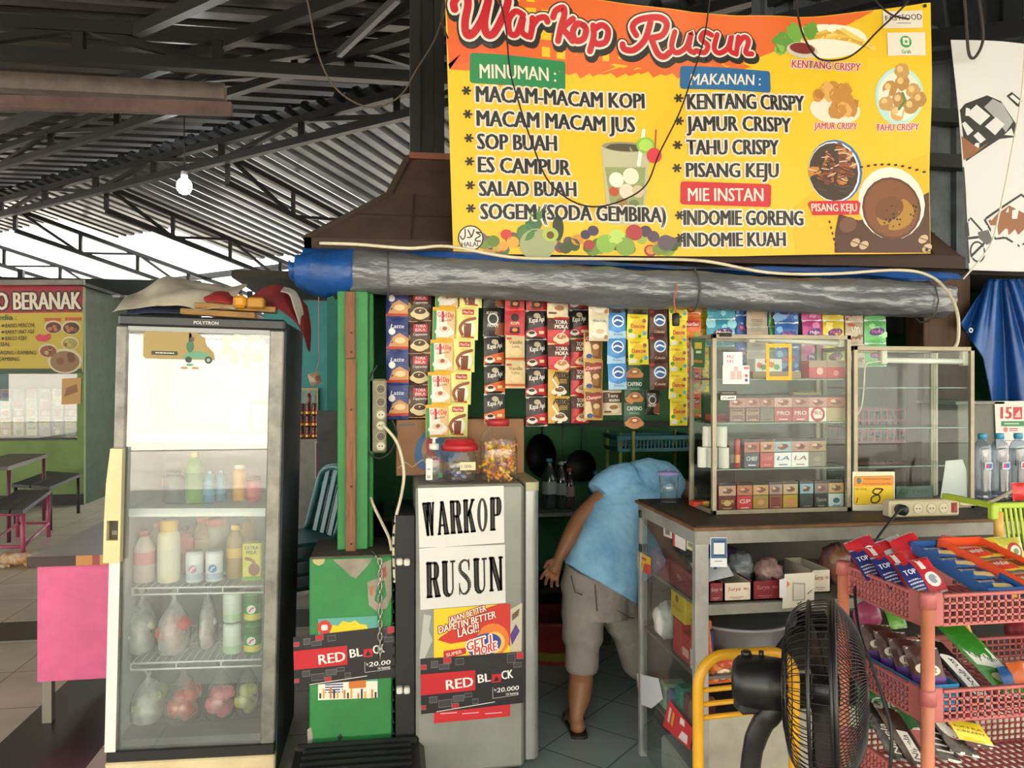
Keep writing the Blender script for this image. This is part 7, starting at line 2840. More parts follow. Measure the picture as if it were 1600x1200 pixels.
# lighters and rolls
for k, (px, c, lb) in enumerate(((1152, 'b02a2a', 'red and yellow lighter tube beside the paper rolls'), (1143, '3a3033', 'dark lighter tube beside the red one'))):
	p = at(px, 731, 2.70)
	m = MB()
	m.lathe([(.011, 0), (.011, .10), (.008, .108)], mt(c, .3), 12, c=(p.x, 2.70, ZB_ + .001))
	m.lathe([(.0114, .02), (.0114, .05)], mt('d9842a' if k == 0 else '55484a', .3), 12, c=(p.x, 2.70, ZB_ + .001), cap=False)
	m.build('lighter_tube', label=lb, cat='lighter')
for px, py, dx, dy, lb in ((1098, 729, 0, .04, 'lower white paper roll deepest in the case corner'), (1113, 730, 0, .02, 'lower white paper roll in the middle of its stack'), (1131, 731, 0, 0, 'lower white paper roll next to the lighters'), (1106, 700, 1, .03, 'upper white paper roll on top of the corner rolls'), (1128, 701, 1, .01, 'upper white paper roll next to the post')):
	y = 2.705 + dy
	p = at(px, 731, y)
	z = ZB_ + .001 + (.078 if dx else 0)
	m = MB()
	m.lathe([(.019, 0), (.0195, .002), (.0195, .074), (.019, .076)], mt('dcdad4', .8), 18, c=(p.x, y, z))
	m.lathe([(.006, .0762), (.006, .0764)], mt('6a665e', .8), 12, c=(p.x, y, z))
	m.build('paper_roll', label=lb, cat='paper roll', group='white paper rolls in the glass case')
# purple lidded jar behind the case corner
p = at(1090, 795, 2.96)
t = thing('food_jar', 'clear tub with a lilac lid behind the corner of the glass case', 'jar', (1.118, 2.985, CZ + .001))
m = MB(); m.lathe([(.034, 0), (.04, .11)], JAR, 22); m.build('jar_body', t, False)
m = MB(); m.lathe([(.046, .11), (.047, .12), (.02, .126), (.006, .128), (.006, .138)], mt('8a86c0', .4), 22); m.build('lid', t, False)
# stickers on the cases
flat('frame_sticker', 'empty yellow rectangle frame sticker on the tall glass case', 'sticker', 2.6645, rectq(1197, 537, 1237, 594), None, lambda m: (m.prect(1197, 537, 1237, 543, 'e6a91c', 1), m.prect(1197, 588, 1237, 594, 'e6a91c', 1), m.prect(1197, 543, 1202, 588, 'e6a91c', 1), m.prect(1232, 543, 1237, 588, 'e6a91c', 1)), .0002)
flat('sticker', 'small white and red number sticker, upper of two on the tall case', 'sticker', 2.6635, rectq(1130, 550, 1160, 571), 'dfdcdc', lambda m: (m.ptext('MU', (1136, 560), (1146, 560), 5, 'c4323f', 1), m.ptext('345', (1135, 567), (1146, 567), 5, 'c4323f', 1)), .0004)
flat('sticker', 'pink and white receipt sticker below the number sticker', 'sticker', 2.663, rectq(1129, 571, 1171, 600), 'ded6d6', lambda m: (m.prect(1141, 580, 1149, 593, 'e0a5a0', 1), m.prect(1151, 580, 1159, 593, 'e0a5a0', 1), m.pdisc(1150, 576, 4, 'e0a5a0', 1), m.pdisc(1166, 594, 2.5, '3a4a8a', 1), m.pdisc(1166, 587, 2.5, 'c4323f', 1), m.prect(1162, 573, 1170, 577, 'c46a74', 1)), .0004)
flat('price_tag', 'dark framed handwritten price tag on the tall case post', 'price tag', 2.657, rectq(1125, 611, 1151, 626), '2e2a26', lambda m: (m.prect(1126, 618, 1150, 625, 'dcd9d0', 1), m.pstroke([(1129, 623), (1133, 620), (1135, 623)], 1, '2a2826', 2), m.pstroke([(1137, 622), (1147, 621)], 1.6, '2a2826', 2), m.prect(1128, 613, 1147, 615, '7a7468', 1)), .0006)
m = Side(K1[0] - .001)
Q = [atx(1079, 571, K1[0] - .001)]
m.prism([m.q(*p) for p in ((1080, 573), (1101, 575), (1102, 528), (1081, 529))], .0006, '2f6a3a')
m.eps = .0005
m.ppoly([(1086, 545), (1097, 545), (1097, 535), (1086, 535)], 'd9c23a', 2)
m.ppoly([(1088, 552), (1096, 552), (1096, 548), (1088, 548)], 'd9d9c9', 2)
m.ppoly([(1084, 566), (1098, 567), (1098, 563), (1084, 562)], 'c98a2a', 2)
m.ppoly([(1080, 573), (1084, 570), (1084, 548), (1081, 540)], 'd5d2c6', 2)
m.build('sticker', label='green and yellow label on the side glass of the tall case', cat='sticker')
m = MB()
a, b = at(1125, 513, 2.655), at(1143, 526, 2.655)
m.box(a.x, 2.652, b.z, b.x, 2.70, K1[4] + .004, mt('1d1b1a', .7))
m.build('black_tape', label='black tape wrapped over the tall case top corner', cat='tape')
# number plate 8 and papers in the second case
flat('number_plate', 'yellow and orange stand number plate with a handwritten 8', 'sign', 2.657, rectq(1332, 737, 1398, 798), 'd9d2b8', lambda m: (
	m.prr(1334, 743, 1396, 789, '7a6a2a', 1, 3), m.prr(1334.6, 743.6, 1395.4, 788.4, 'dcb71f', 1.4, 3), m.prr(1334.6, 743.6, 1395.4, 760, 'dd8a2a', 1.6, 3), m.pdisc(1342, 751, 4, '3f6f6a', 2, 5),
	m.ptext('PEMERINTAH KOTA SURABAYA', (1350, 750), (1392, 750), 3, '5a2a1a', 2, 0), m.ptext('Dinas Koperasi dan Usaha Mikro', (1348, 757), (1393, 757), 3, '5a2a1a', 2, 0), m.ptext('NO. STAND :', (1337, 766), (1356, 766), 3.5, '4a3a1a', 2, 0),
	m.pstroke([(1378, 764), (1367, 764), (1364, 770), (1374, 775), (1372, 784), (1362, 785), (1362, 777), (1372, 772), (1379, 765)], 2.4, '2a2418', 2.4, 4), m.pstroke([(1340, 778), (1338, 786)], 1.5, '2a2418', 2)))
smallbox('ticket_card', 'dark teal card with faded digits in the second case', 'card', 1400, 740, 1459, 772, 2.70, .004, ZF, '3a5a54', lambda m, w, h: (m.text('CE 1930', w * .1, h * .6, h * .22, '26403a', 1, w=w * .75), m.rect(w * .1, h * .1, w * .9, h * .4, '1f2a28', 1)))
flat('folded_paper', 'white folded paper leaning inside the second case', 'paper', 2.675, [(1467, 795), (1512, 795), (1510, 734), (1504, 718), (1478, 720)], 'd6d6d8', None, .002)
line('dangling_wire', 'thin white lamp cord dangling inside the second case', 'cord', [at(1384, 564, 2.70), at(1362, 566, 2.70), at(1352, 572, 2.70), at(1350, 600, 2.70), at(1346, 635, 2.70), at(1336, 655, 2.70), at(1334, 672, 2.70)], .0028, mt('d9d4c4', .5))
# power strip on the counter edge
y_ = 2.50
t = thing('power_strip', 'cream four-socket power strip with a red switch on the counter', 'power strip', (at(1443, 790, y_).x, y_ + .03, CZ + .001))
m = Sheet(y_, eps=.0008)
a, b = at(1390, 802, y_), at(1500, 775, y_)
m.M = Matrix.Translation((0, 0, 0))
m.box(a.x, y_ + .0, CZ + .001, b.x, y_ + .045, CZ + .062, mt('d2c6a4', .45, dirt=.15), .006)
m.build('strip_body', t)
zc = CZ + .032
for px in (1413, 1434, 1455, 1474):
	p = at(px, 787, y_)
	m = MB(FR((p.x, y_ - .0005, zc)), .0008)
	m.disc(0, 0, .020, 'b9ac88', 1)
	m.disc(0, 0, .017, 'd9cfb4', 2)
	for dx in (-.006, .006):
		m.disc(dx, 0, .0026, '3a3428', 3, n=8)
	m.build('socket', t)
p = at(1491, 784, y_)
m = MB()
m.box(p.x - .012, y_ - .003, zc - .018, p.x + .012, y_ + .002, zc + .018, mt('8a2420', .35), .002)
m.box(p.x - .007, y_ - .005, zc - .012, p.x + .007, y_ - .002, zc + .012, mt('a52a22', .3), .002)
m.build('switch', t)
m = MB()
p = at(1413, 787, y_ - .03)
m.tube([Vector((p.x, y_ - .001, zc)), Vector((p.x, y_ - .03, zc))], .019, BK, 14)
m.tube(crm([Vector((p.x, y_ - .025, zc)), at(1406, 797, 2.44), at(1396, 808, 2.42), at(1370, 842, 2.36), at(1345, 885, 2.2), at(1336, 920, 2.05), at(1343, 985, 1.93), at(1364, 1045, 1.86), at(1384, 1105, 1.81), at(1393, 1150, 1.78), at(1390, 1215, 1.78)], 5), .0045, BK, 7)
m.build('plug_cord', label='black plug with its cord running down past the snack rack', cat='plug')
line('extension_cord', 'cream cord running from the power strip past the water bottles', 'cord', [at(1498, 787, y_ + .02), at(1520, 788, 2.5), at(1550, 783, 2.45), at(1580, 768, 2.4), at(1620, 745, 2.35)], .006, CABW)

# water bottles
for px, lb in ((1535, 'clear water bottle with blue cap, closest to the glass case'), (1562, 'clear water bottle with blue cap and small red-blue label, middle of three'), (1591, 'clear water bottle with blue cap at the photo edge beside the calendar')):
	p = at(px, 800, 2.82)
	t = thing('water_bottle', lb, 'water bottle', (p.x, 2.82, CZ + .001), 0, 'blue-capped water bottles on the counter')
	m = MB()
	r, h = .033, .275
	prof = [(r * .85, 0), (r, .01)]
	for k in range(12):
		prof.append((r * (1 - .06 * (k % 2)), .015 + k * .0165))
	prof += [(r, .215), (r * .8, .235), (r * .42, .25), (r * .42, .26)]
	m.lathe(prof, glassm('pet_clear', 'dfe8f4', 2.4, .03, .18, 'cfd9e8', 18), 20)
	m.build('bottle_body', t, False)
	m = MB(); m.lathe([(r * .5, .252), (r * .52, .27), (r * .46, .275)], mt('3f9ac4', .4), 16); m.build('cap', t, False)
	m = MB(FR((-.018, -r * 1.03, .13)), .0005)
	m.rrect(0, 0, .036, .03, 'b9c6da', 1, .004)
	m.poly([(.004, .006), (.016, .006), (.02, .024), (.008, .024)], 'c43a4a', 2)
	m.poly([(.016, .006), (.032, .006), (.032, .024), (.02, .024)], '3a5aa8', 2)
	m.build('label', t, False)
# grey box and calendar behind the bottles
p0, p1 = at(1497, 700, 3.2), at(1562, 628, 3.2)
m = MB()
m.box(p0.x, 3.2, 1.0, p1.x, 3.45, p1.z, mt('77776f', .6, dirt=.25), .004)
m.box(p0.x - .02, 3.19, p1.z - .012, p1.x + .02, 3.46, p1.z + .004, mt('84847c', .6), .003)
m.build('grey_box', label='dull grey metal box behind the water bottles', cat='box')
m = MB()
m.box(2.12, 3.18, .0, 3.3, 3.44, .999, mt('3a3631', .8, dirt=.3), .004)
m.build('side_cupboard', label='dark cupboard under the grey box', cat='cupboard')
flat('calendar', 'white calendar sheet with a red 15 beside the blue tarpaulin', 'calendar', 3.19, [(1557, 700), (1640, 700), (1638, 626), (1554, 627)], 'd6d2cc', lambda m: (
	m.ptext('15', (1564, 654), (1580, 654), 18, 'b5232c', 1, .06), m.prect(1583, 636, 1597, 655, 'b5323a', 1), m.ppoly([(1585, 652), (1595, 652), (1593, 640), (1588, 646)], 'd9b0a8', 2), m.prect(1564, 658, 1600, 666, '2f7a4a', 1), m.prect(1569, 661, 1592, 663, 'a9c9b0', 2),
	m.pdisc(1571, 671, 4, 'c46a6a', 1), m.prect(1577, 669, 1590, 670.5, '8a3a3a', 1), m.prect(1577, 672, 1590, 673.5, '9a5a5a', 1), m.prect(1564, 688, 1600, 689, '7a7a78', 1)))
# ------------------------------------------------------------------ snack rack, chair and fan in front
RKX, RKY0, RKY1, RKW = 1.34, 1.769, 2.113, .66
PINK = mt('c06c6a', .5, dirt=.15, ds=7)
PINKP = mt('cf7f5f', .5, dirt=.2, ds=7)
rack = thing('snack_rack', 'three-tier pink plastic basket rack full of snacks', 'rack', (RKX + RKW / 2, (RKY0 + RKY1) / 2, 0))
TOPS = (1.012, .767, .522)
TH = .078
for i, zt in enumerate(TOPS):
	zb = zt - TH
	m = MB()

	def mesh_wall(a, b, n, rows=4):
		a, b = Vector(a), Vector(b)
		d = (b - a).normalized()
		out = Vector((d.y, -d.x, 0))
		for k in range(n + 1):
			p = a.lerp(b, k / n)
			m.bar((p.x, p.y, zb), (p.x, p.y, zt - .004), .0045, .005, PINK, up=out)
		for r in range(rows + 1):
			z = zb + (TH - .006) * r / rows
			m.bar((a.x, a.y, z), (b.x, b.y, z), .005, .005 if r else .008, PINK)
		m.bar((a.x, a.y, zt - .003), (b.x, b.y, zt - .003), .014, .008, PINK, r=.002)
	x1 = RKX + RKW
	mesh_wall((RKX + .055, RKY0, 0), (x1, RKY0, 0), 30)
	mesh_wall((RKX, RKY1 - .02, 0), (RKX, RKY0 + .05, 0), 17)
	mesh_wall((x1, RKY1, 0), (RKX + .05, RKY1, 0), 30)
	mesh_wall((x1, RKY0, 0), (x1, RKY1, 0), 17)
	for k in range(27):
		x = RKX + .01 + k * (RKW - .02) / 26
		m.box(x - .004, RKY0 + .004, zb - .004, x + .004, RKY1 - .004, zb, PINK)
	for k in range(12):
		y = RKY0 + .01 + k * (RKY1 - RKY0 - .02) / 11
		m.box(RKX + .004, y - .004, zb - .006, x1 - .004, y + .004, zb - .002, PINK)
	# solid corner plates
	m.box(RKX - .003, RKY0 - .003, zb - .004, RKX + .056, RKY0 + .004, zt + .006, PINK, .003)
	m.box(RKX - .003, RKY0 - .003, zb - .004, RKX + .004, RKY0 + .055, zt + .006, PINK, .003)
	m.box(RKX + .2, RKY1 - .004, zb - .004, RKX + .36, RKY1 + .004, zt + .016, PINK, .003)
	m.box(RKX - .003, RKY1 - .03, zb - .004, RKX + .03, RKY1 + .004, zt + .004, PINK, .003)
	m.build('basket_tray', rack)
for (x, y) in ((RKX + .006, RKY0 - .010), (RKX - .006, RKY1 - .006), (RKX + RKW - .01, RKY0 - .01), (RKX + RKW - .01, RKY1)):
	m = MB()
	m.lathe([(.0165, 0), (.0165, 1.0)], PINKP, 14, c=(x, y, 0))
	for zt in TOPS:
		m.lathe([(.021, zt - .03), (.021, zt + .004), (.018, zt + .01)], PINK, 14, c=(x, y, 0))
	m.build('post', rack)

# lime basket above with its yellow pole
t = thing('lime_basket', 'lime green slatted basket on a yellow pole above the pink rack', 'basket', (1.75, 2.02, 0))
y_ = 2.2
LIME = mt('a9c23a', .45, dirt=.08)
a, b = at(1549, 790, y_), at(1640, 862, y_)
m = MB()
z1, z0 = a.z, b.z
m.bar((a.x, y_, z1), (b.x + .1, y_, z1), .02, .018, LIME, r=.003)
for k in range(13):
	x = a.x + .04 + k * .018
	m.bar((x - .01, y_, z1), (x + .012, y_, z0), .008, .006, LIME, up=(0, 1, 0))
m.bar((a.x + .04, y_, z0), (b.x + .1, y_, z0), .012, .012, LIME)
m.bar((a.x + .005, y_ + .01, z1), (a.x + .005, y_ + .22, z1), .018, .018, LIME)
m.box(a.x - .006, y_ - .012, z1 - .045, a.x + .022, y_ + .012, z1 + .006, LIME, .004)
m.build('basket', t)
p = at(1563, 850, y_)
m = MB()
m.lathe([(.014, TOPS[0] + .01), (.014, z1 - .02)], mt('dcae55', .5, dirt=.15), 12, c=(p.x - .008, y_ - .002, 0))
m.build('pole', t, label='pale yellow pole')
pillow('snack_pack', 'red snack pack poking out of the lime basket', 'snack pack', at(1594, 768, 2.24), (1, 0, 0), (0, .1, 1), .06, .06, .02, 'c4302c')


def tray_p(px, py, y):
	return at(px, py, y)


ZW = [z - TH + .006 for z in TOPS]


def d_wafer(m, w, h):
	m.rect(0, h * .05, w * .42, h * .95, '1f2a6a', 1)
	m.rect(w * .42, h * .05, w, h * .95, 'b5212c', 1)
	m.rect(w * .42, h * .68, w, h * .95, 'c9262f', 1.2)
	m.rect(w * .55, h * .66, w * .72, h * .95, 'dfdbd6', 1.5)
	m.disc(w * .7, h * .36, w * .22, 'dfdbd8', 2, h * .2)
	m.disc(w * .7, h * .36, w * .12, '8a8f9a', 3, h * .12)
	m.text('TOP', w * .06, h * .6, h * .14, 'e6e6ea', 2, w=w * .32, bold=.03)
	m.scrawl(w * .05, h * .14, w * .34, h * .36, 4, 'c9c9da', 2)


# top tray: three red and blue packs, blue box, orange box
ztop = ZW[0]
for k, (px, py, lb) in enumerate(((1365, 880, 'red and navy wafer pack at the back of the top tray'), (1400, 892, 'red and navy wafer pack in the middle of the top tray row'), (1440, 902, 'red and navy wafer pack in front, over the rack post'))):
	pillow('wafer_pack', lb, 'wafer pack', at(px, py, 2.02 - k * .085) + Vector((0, 0, .0)), (1, .12, .12), (-.12, .75, .75), .108, .105, .022, 'b5222c', d_wafer)
for k, (px, py, lb) in enumerate(((1395, 862, 'silver and red pack tip behind the wafer packs'), (1350, 862, 'red and blue pack behind the wafer packs by the rear rack post'), (1420, 858, 'red pack with white band behind the wafer packs'))):
	pillow('wafer_pack', lb, 'wafer pack', at(px, py, 2.06 - (k == 2) * .02), (1, .1, .25), (-.2, .6, .8), .095, .085, .02, ('b9bcc2', 'a8283a', 'c0262f')[k], lambda m, w, h: (m.rect(0, h * .6, w * .5, h * .95, 'b5212c', 1), m.disc(w * .65, h * .45, w * .16, 'd9d9dc', 2)))


def open_box(name, label, cat, o, u, v, w, d, hh, col, inner, draw=None):
	"""Shallow open carton: origin o (front corner), w along u, d along v."""
	u, v = Vector(u).normalized(), Vector(v).normalized()
	n = u.cross(v)
	K = Matrix((u, v, n)).transposed().to_4x4()
	K.translation = o
	t = thing(name, label, cat, o)
	m = MB(K)
	C = mt(col, .4)
	m.box(0, 0, 0, w, d, .003, inner)
	m.box(0, 0, 0, .004, d, hh, C)
	m.box(w - .004, 0, 0, w, d, hh, C)
	m.box(0, 0, 0, w, .004, hh, C)
	m.box(0, d - .004, 0, w, d, hh, C)
	if draw:
		m.M = K @ FR((0, -.0004, 0))
		m.eps = .0004
		draw(m, w, hh)
	m.build('carton', t)
	return K


K = open_box('display_box', 'blue open display box of biscuits in the top tray', 'box', Vector((RKX + .19, RKY0 + .015, ztop + .05)), (1, 0, 0), (-.12, 1, .28), .115, .27, .03, '2a5a9a', mt('6a93b8', .5), lambda m, w, h: (m.rect(0, 0, w, h * .4, '2a3a5a', 1), m.text('Roka', w * .3, h * .5, h * .3, 'e0dcc8', 2, w=w * .4), m.disc(w * .75, h * .3, h * .4, 'd9b93a', 1.5)))
for k in range(4):
	c = K @ Vector((.058, .035 + k * .062, .018))
	pillow('biscuit_pack', ('blue biscuit stick pack, nearest in the blue display box', 'blue biscuit stick pack, second in the blue display box', 'blue biscuit stick pack, third in the blue display box', 'blue biscuit stick pack, last in the blue display box')[k], 'biscuit pack', c, (1, 0, 0), (-.12, 1, .28), .095, .056, .014, '2f62a6', lambda m, w, h: (m.poly([(w * .3, h * .2), (w * .9, h * .1), (w * .9, h * .4), (w * .4, h * .5)], 'd3ba7a', 1), m.text('Roka', w * .1, h * .6, h * .22, 'e6e2d2', 2, w=w * .45, bold=.02), m.disc(w * .7, h * .7, w * .1, '20365a', 2)))
K = open_box('display_box', 'orange open display box with yellow wafer packs in the top tray', 'box', Vector((RKX + .315, RKY0 + .012, ztop + .055)), (1, 0, 0), (-.30, 1, .30), .135, .27, .034, 'dd4f24', mt('d8d2c6', .6), lambda m, w, h: (m.poly([(0, 0), (w * .3, 0), (w * .2, h), (0, h)], 'e3b62a', 1), m.text('Wafer', w * .42, h * .35, h * .3, 'e8c9a8', 2, w=w * .3), m.poly([(w * .8, 0), (w, 0), (w, h), (w * .88, h)], 'e3c42a', 1)))
for k, (dy, lb) in enumerate(((.045, 'yellow and red wafer pack, nearest in the orange display box'), (.125, 'yellow and red wafer pack in the middle of the orange display box'), (.2, 'yellow and red wafer pack at the far end of the orange display box'))):
	c = K @ Vector((.072, dy, .020))
	pillow('wafer_pack', lb, 'wafer pack', c, (1, .1 * k, 0), (-.3, 1, .3), .105, .062, .014, 'e2b52a', lambda m, w, h: (m.poly([(0, h * .1), (w * .62, h * .1), (w * .5, h * .9), (0, h * .9)], 'd3402a', 1), m.text('Wafer', w * .06, h * .38, h * .3, 'efe6da', 2, w=w * .44, bold=.02), m.poly([(w * .62, h * .2), (w * .95, h * .2), (w * .9, h * .75), (w * .6, h * .75)], '6a3a24', 2)))
m = MB()
p = at(1490, 848, 2.085)
m.M = FR((p.x - .05, 2.08, ztop + .07), (1, 0, 0), (-.15, .2, 1))
m.prism([(0, 0), (.11, 0), (.10, .075), (.03, .085)], .003, 'b5333c')
m.eps = .0005
for k in range(6):
	m.rect(.012 + k * .014, .012, .018 + k * .014, .066, 'd8b0ac', 8)
m.build('box_flap', label='red and white raised lid flap behind the orange display box', cat='carton lid')
for px, lb, c in ((1548, 'yellow round-print snack bag behind the yellow pole', 'd9c23a'), (1580, 'lime and red snack bag beside the yellow pole', 'c4c048')):
	pillow('snack_bag', lb, 'snack bag', at(px, 862, 2.07), (1, .1, 0), (0, .3, 1), .09, .085, .035, c, lambda m, w, h: (m.disc(w * .5, h * .5, w * .3, 'b5322f', 1), m.disc(w * .5, h * .5, w * .2, 'dfd6c6', 2), m.disc(w * .5, h * .5, w * .1, '6a8a3a', 3)))
pillow('snack_pack', 'small yellow pack beside the rear post of the pink rack', 'snack pack', Vector((RKX + .03, 2.05, ztop + .085)), (1, .1, .0), (0, .2, 1), .06, .05, .02, 'd9c25a', lambda m, w, h: m.rect(0, 0, w, h * .4, 'b53a30', 1))

# middle tray
zm = ZW[1]
K = open_box('display_box', 'light blue display box of chocolate packs in the middle tray', 'box', Vector((RKX + .012, RKY1 - .03, zm + .004)), (0, -1, 0), (1, 0, 0), .29, .115, .07, '3f9ad0', mt('2a6a9a', .5), lambda m, w, h: (m.text('Kelpa', w * .1, h * .3, h * .4, 'dfe8ec', 2, w=w * .45, bold=.03), m.text('Kelpa', w * .1, h * .3, h * .4, '1f4a7a', 1, w=w * .46, bold=.09)))


def d_choc(m, w, h):
	m.rect(0, h * .05, w, h * .45, '5a2a86', 1)
	m.disc(w * .5, h * .58, w * .36, 'e0d6c0', 2, h * .12)
	m.text('Beng', w * .26, h * .55, h * .09, '3a2018', 3, w=w * .5, shear=.2)
	m.disc(w * .6, h * .2, w * .2, 'c98a4a', 2, h * .08)
	m.disc(w * .75, h * .12, w * .16, '8a5a2f', 2.5, h * .06)


for k, (y, lb) in enumerate(((2.04, 'brown and purple chocolate pack, rear of four in the light blue box'), (1.975, 'brown and purple chocolate pack, second from the rear in the light blue box'), (1.91, 'brown and purple chocolate pack, third from the rear in the light blue box'), (1.845, 'brown and purple chocolate pack, front of four in the light blue box'))):
	pillow('chocolate_pack', lb, 'chocolate pack', Vector((RKX + .072, y, zm + .085)), (1, -.35, 0), (-.1, .35, 1), .085, .135, .03, '4a2a20', d_choc)
for k, (px, py, c, lb, dr) in enumerate(((1497, 1048, '1c1614', 'black chocolate biscuit tube slanting in the middle tray', lambda m, w, h: (m.rrect(w * .2, h * .1, w * .8, h * .72, 'd9d6cf', 1, w * .2), m.text('chocolatos', w * .64, h * .14, w * .3, '2a201c', 2, w=h * .52, rot=90))),
										 (1540, 1034, '3f8a2a', 'bright green biscuit pack lying over the middle tray', lambda m, w, h: (m.poly([(w * .1, h * .4), (w * .9, h * .4), (w * .9, h * .74), (w * .1, h * .74)], 'd9dcd2', 1), m.text('Nyafella', w * .14, h * .5, h * .1, '2a3a24', 2, w=w * .7, shear=.2), m.disc(w * .5, h * .24, w * .28, 'c9c39a', 2, h * .08), m.rect(0, h * .82, w, h * .86, '7fc04a', 1))),
										 (1518, 1012, '2f7a22', 'dark green biscuit pack under the bright green one', None))):
	pillow('biscuit_pack', lb, 'biscuit pack', at(px, py, 1.90 + .03 * k), (1, -.45, -.18), (-.35, .62, .62), (.066, .10, .095)[k], .22, .03, c, dr)
for px, py, c, lb in ((1578, 1058, '2f5a9a', 'small blue pack in the middle tray beside the green packs'), (1592, 1052, 'd0672f', 'small orange pack at the frame edge of the middle tray'), (1505, 985, 'd9a02f', 'yellow and red pack tip at the back of the middle tray'), (1400, 966, '5f9a44', 'green and yellow box behind the middle tray packs')):
	pillow('snack_pack', lb, 'snack pack', at(px, py, 1.86 if py > 1000 else 2.06), (1, .1, 0), (0, .5, .8), .06, .06, .02, c)
for k, (px, py, lb) in enumerate(((1355, 963, 'pink balloon-like round bag behind the middle tray'), (1592, 985, 'red gingham cloth bag behind the middle tray'))):
	p = at(px, py, 2.2)
	m = MB()
	m.ell(p, .042, .04, .048, mt('b5507a' if k == 0 else 'a03040', .35), 18, 12, .05)
	m.lathe([(.006, -.06), (.012, -.045)], mt('a04468', .4), 8, c=p)
	m.lathe([(.03, TOPS[1] - p.z - .07), (.03, -.05)], mt('6a5a50', .5), 12, c=p)
	m.build('round_bag', label=lb, cat='bag')

# bottom tray
zl = ZW[2]
pillow('snack_bag', 'green snack bag with white lettering between the middle and bottom trays', 'snack bag', Vector((1.45, 2.065, zl + .15)), (1, -.2, 0), (0, .2, 1), .17, .13, .03, '1f6a35', lambda m, w, h: (m.text('Gijus', w * .2, h * .5, h * .2, 'd9e0d4', 2, w=w * .55, bold=.02), m.text('Mie', w * .4, h * .28, h * .13, 'd9e0d4', 2, w=w * .25)))
for k, (px, py, c, lb, dr) in enumerate(((1382, 1150, '241a18', 'dark chocolate bar pack leaning at the rear of the bottom tray', lambda m, w, h: m.text('Nipela', w * .62, h * .12, w * .3, 'c9c4bc', 2, w=h * .5, rot=90)), (1412, 1160, '3a241c', 'brown chocolate bar pack with white script in the bottom tray', lambda m, w, h: (m.rect(w * .3, h * .1, w * .75, h * .6, 'cfcac2', 1), m.text('Nipela', w * .64, h * .14, w * .26, '3a2018', 2, w=h * .4, rot=90))),
										 (1455, 1150, '1e1614', 'black wafer pack with white stripes in the bottom tray', lambda m, w, h: [m.rect(w * .15, h * (.15 + .1 * q_), w * .85, h * (.18 + .1 * q_), 'cfcac4', 1) for q_ in range(4)]),
										 (1478, 1140, '2a1a16', 'dark pack with a red and white oval in the bottom tray', lambda m, w, h: (m.disc(w * .5, h * .45, w * .42, 'd9d4cc', 1, h * .2), m.text('Superpan', w * .7, h * .26, w * .3, 'b5262c', 2, w=h * .4, rot=90))),
										 (1500, 1128, 'b5262a', 'brown pack with a red end band and white word in the bottom tray', lambda m, w, h: (m.rect(0, 0, w, h * .5, '4a2a1c', 1), m.text('nabati', w * .66, h * .56, w * .34, 'e6dcd4', 2, w=h * .34, rot=90))),
										 (1515, 1152, 'd9c02a', 'yellow banded pack at the front of the bottom tray', lambda m, w, h: (m.text('EXTRA', w * .1, h * .6, h * .1, '2a2418', 2, w=w * .8), m.text('CREAMY', w * .1, h * .4, h * .1, '2a2418', 2, w=w * .8))))):
	pillow('chocolate_pack' if k != 5 else 'wafer_pack', lb, 'chocolate pack' if k != 5 else 'wafer pack', at(px, py, 1.99 - .03 * k) + Vector((0, 0, .015)), (1, -.4, -.15), (-.3, .55, .8), (.062, .066, .062, .072, .066, .085)[k], .17 if k != 5 else .06, .022, c, dr)

# ------------------------------------------------------------------ yellow metal chair
YL = mt('e3a81c', .4, dirt=.12, ds=9)
y_ = 2.04
t = thing('metal_chair', 'yellow tubular metal chair back between counter and fan', 'chair', (at(1165, 1200, y_).x, y_ + .05, 0))
x0, x1 = at(1091, 1150, y_).x, at(1241, 1150, y_).x
zt = at(1165, 1021, y_).z
zc_ = at(1165, 1085, y_).z
m = MB()
r = .06
pts = [(x0 + .004, y_, 0), (x0, y_, .3), (x0, y_, zt - r * 1.4)]
for k in range(1, 8):
	a = PI / 2 * k / 7
	pts.append((x0 + r * 1.3 * (1 - math.cos(a)), y_, zt - r * 1.4 + r * 1.4 * math.sin(a)))
top = pts + [(x1 - (p[0] - x0), p[1], p[2]) for p in pts[::-1]]
top = [Vector(p) for p in top]
m.tube(top, .0155, YL, 12)
m.build('back_frame', t)
for py in (1077, 1099, 1120):
	a, b = at(1095, py + 2, y_), at(1236, py - 8, y_)
	m = MB()
	m.tube([a, Vector((b.x, b.y, a.z + .01))], .0075, YL, 8)
	m.build('back_rail', t)
m = MB()
m.box(x0 - .005, y_ + .015, .30, x1 + .005, y_ + .22, .325, mt('d9a01c', .5), .01)
m.build('seat', t)
for x in (x0 + .01, x1 - .01):
	m = MB()
	m.tube([(x, y_ + .205, .30), (x, y_ + .22, 0)], .013, YL, 10)
	m.build('leg', t)

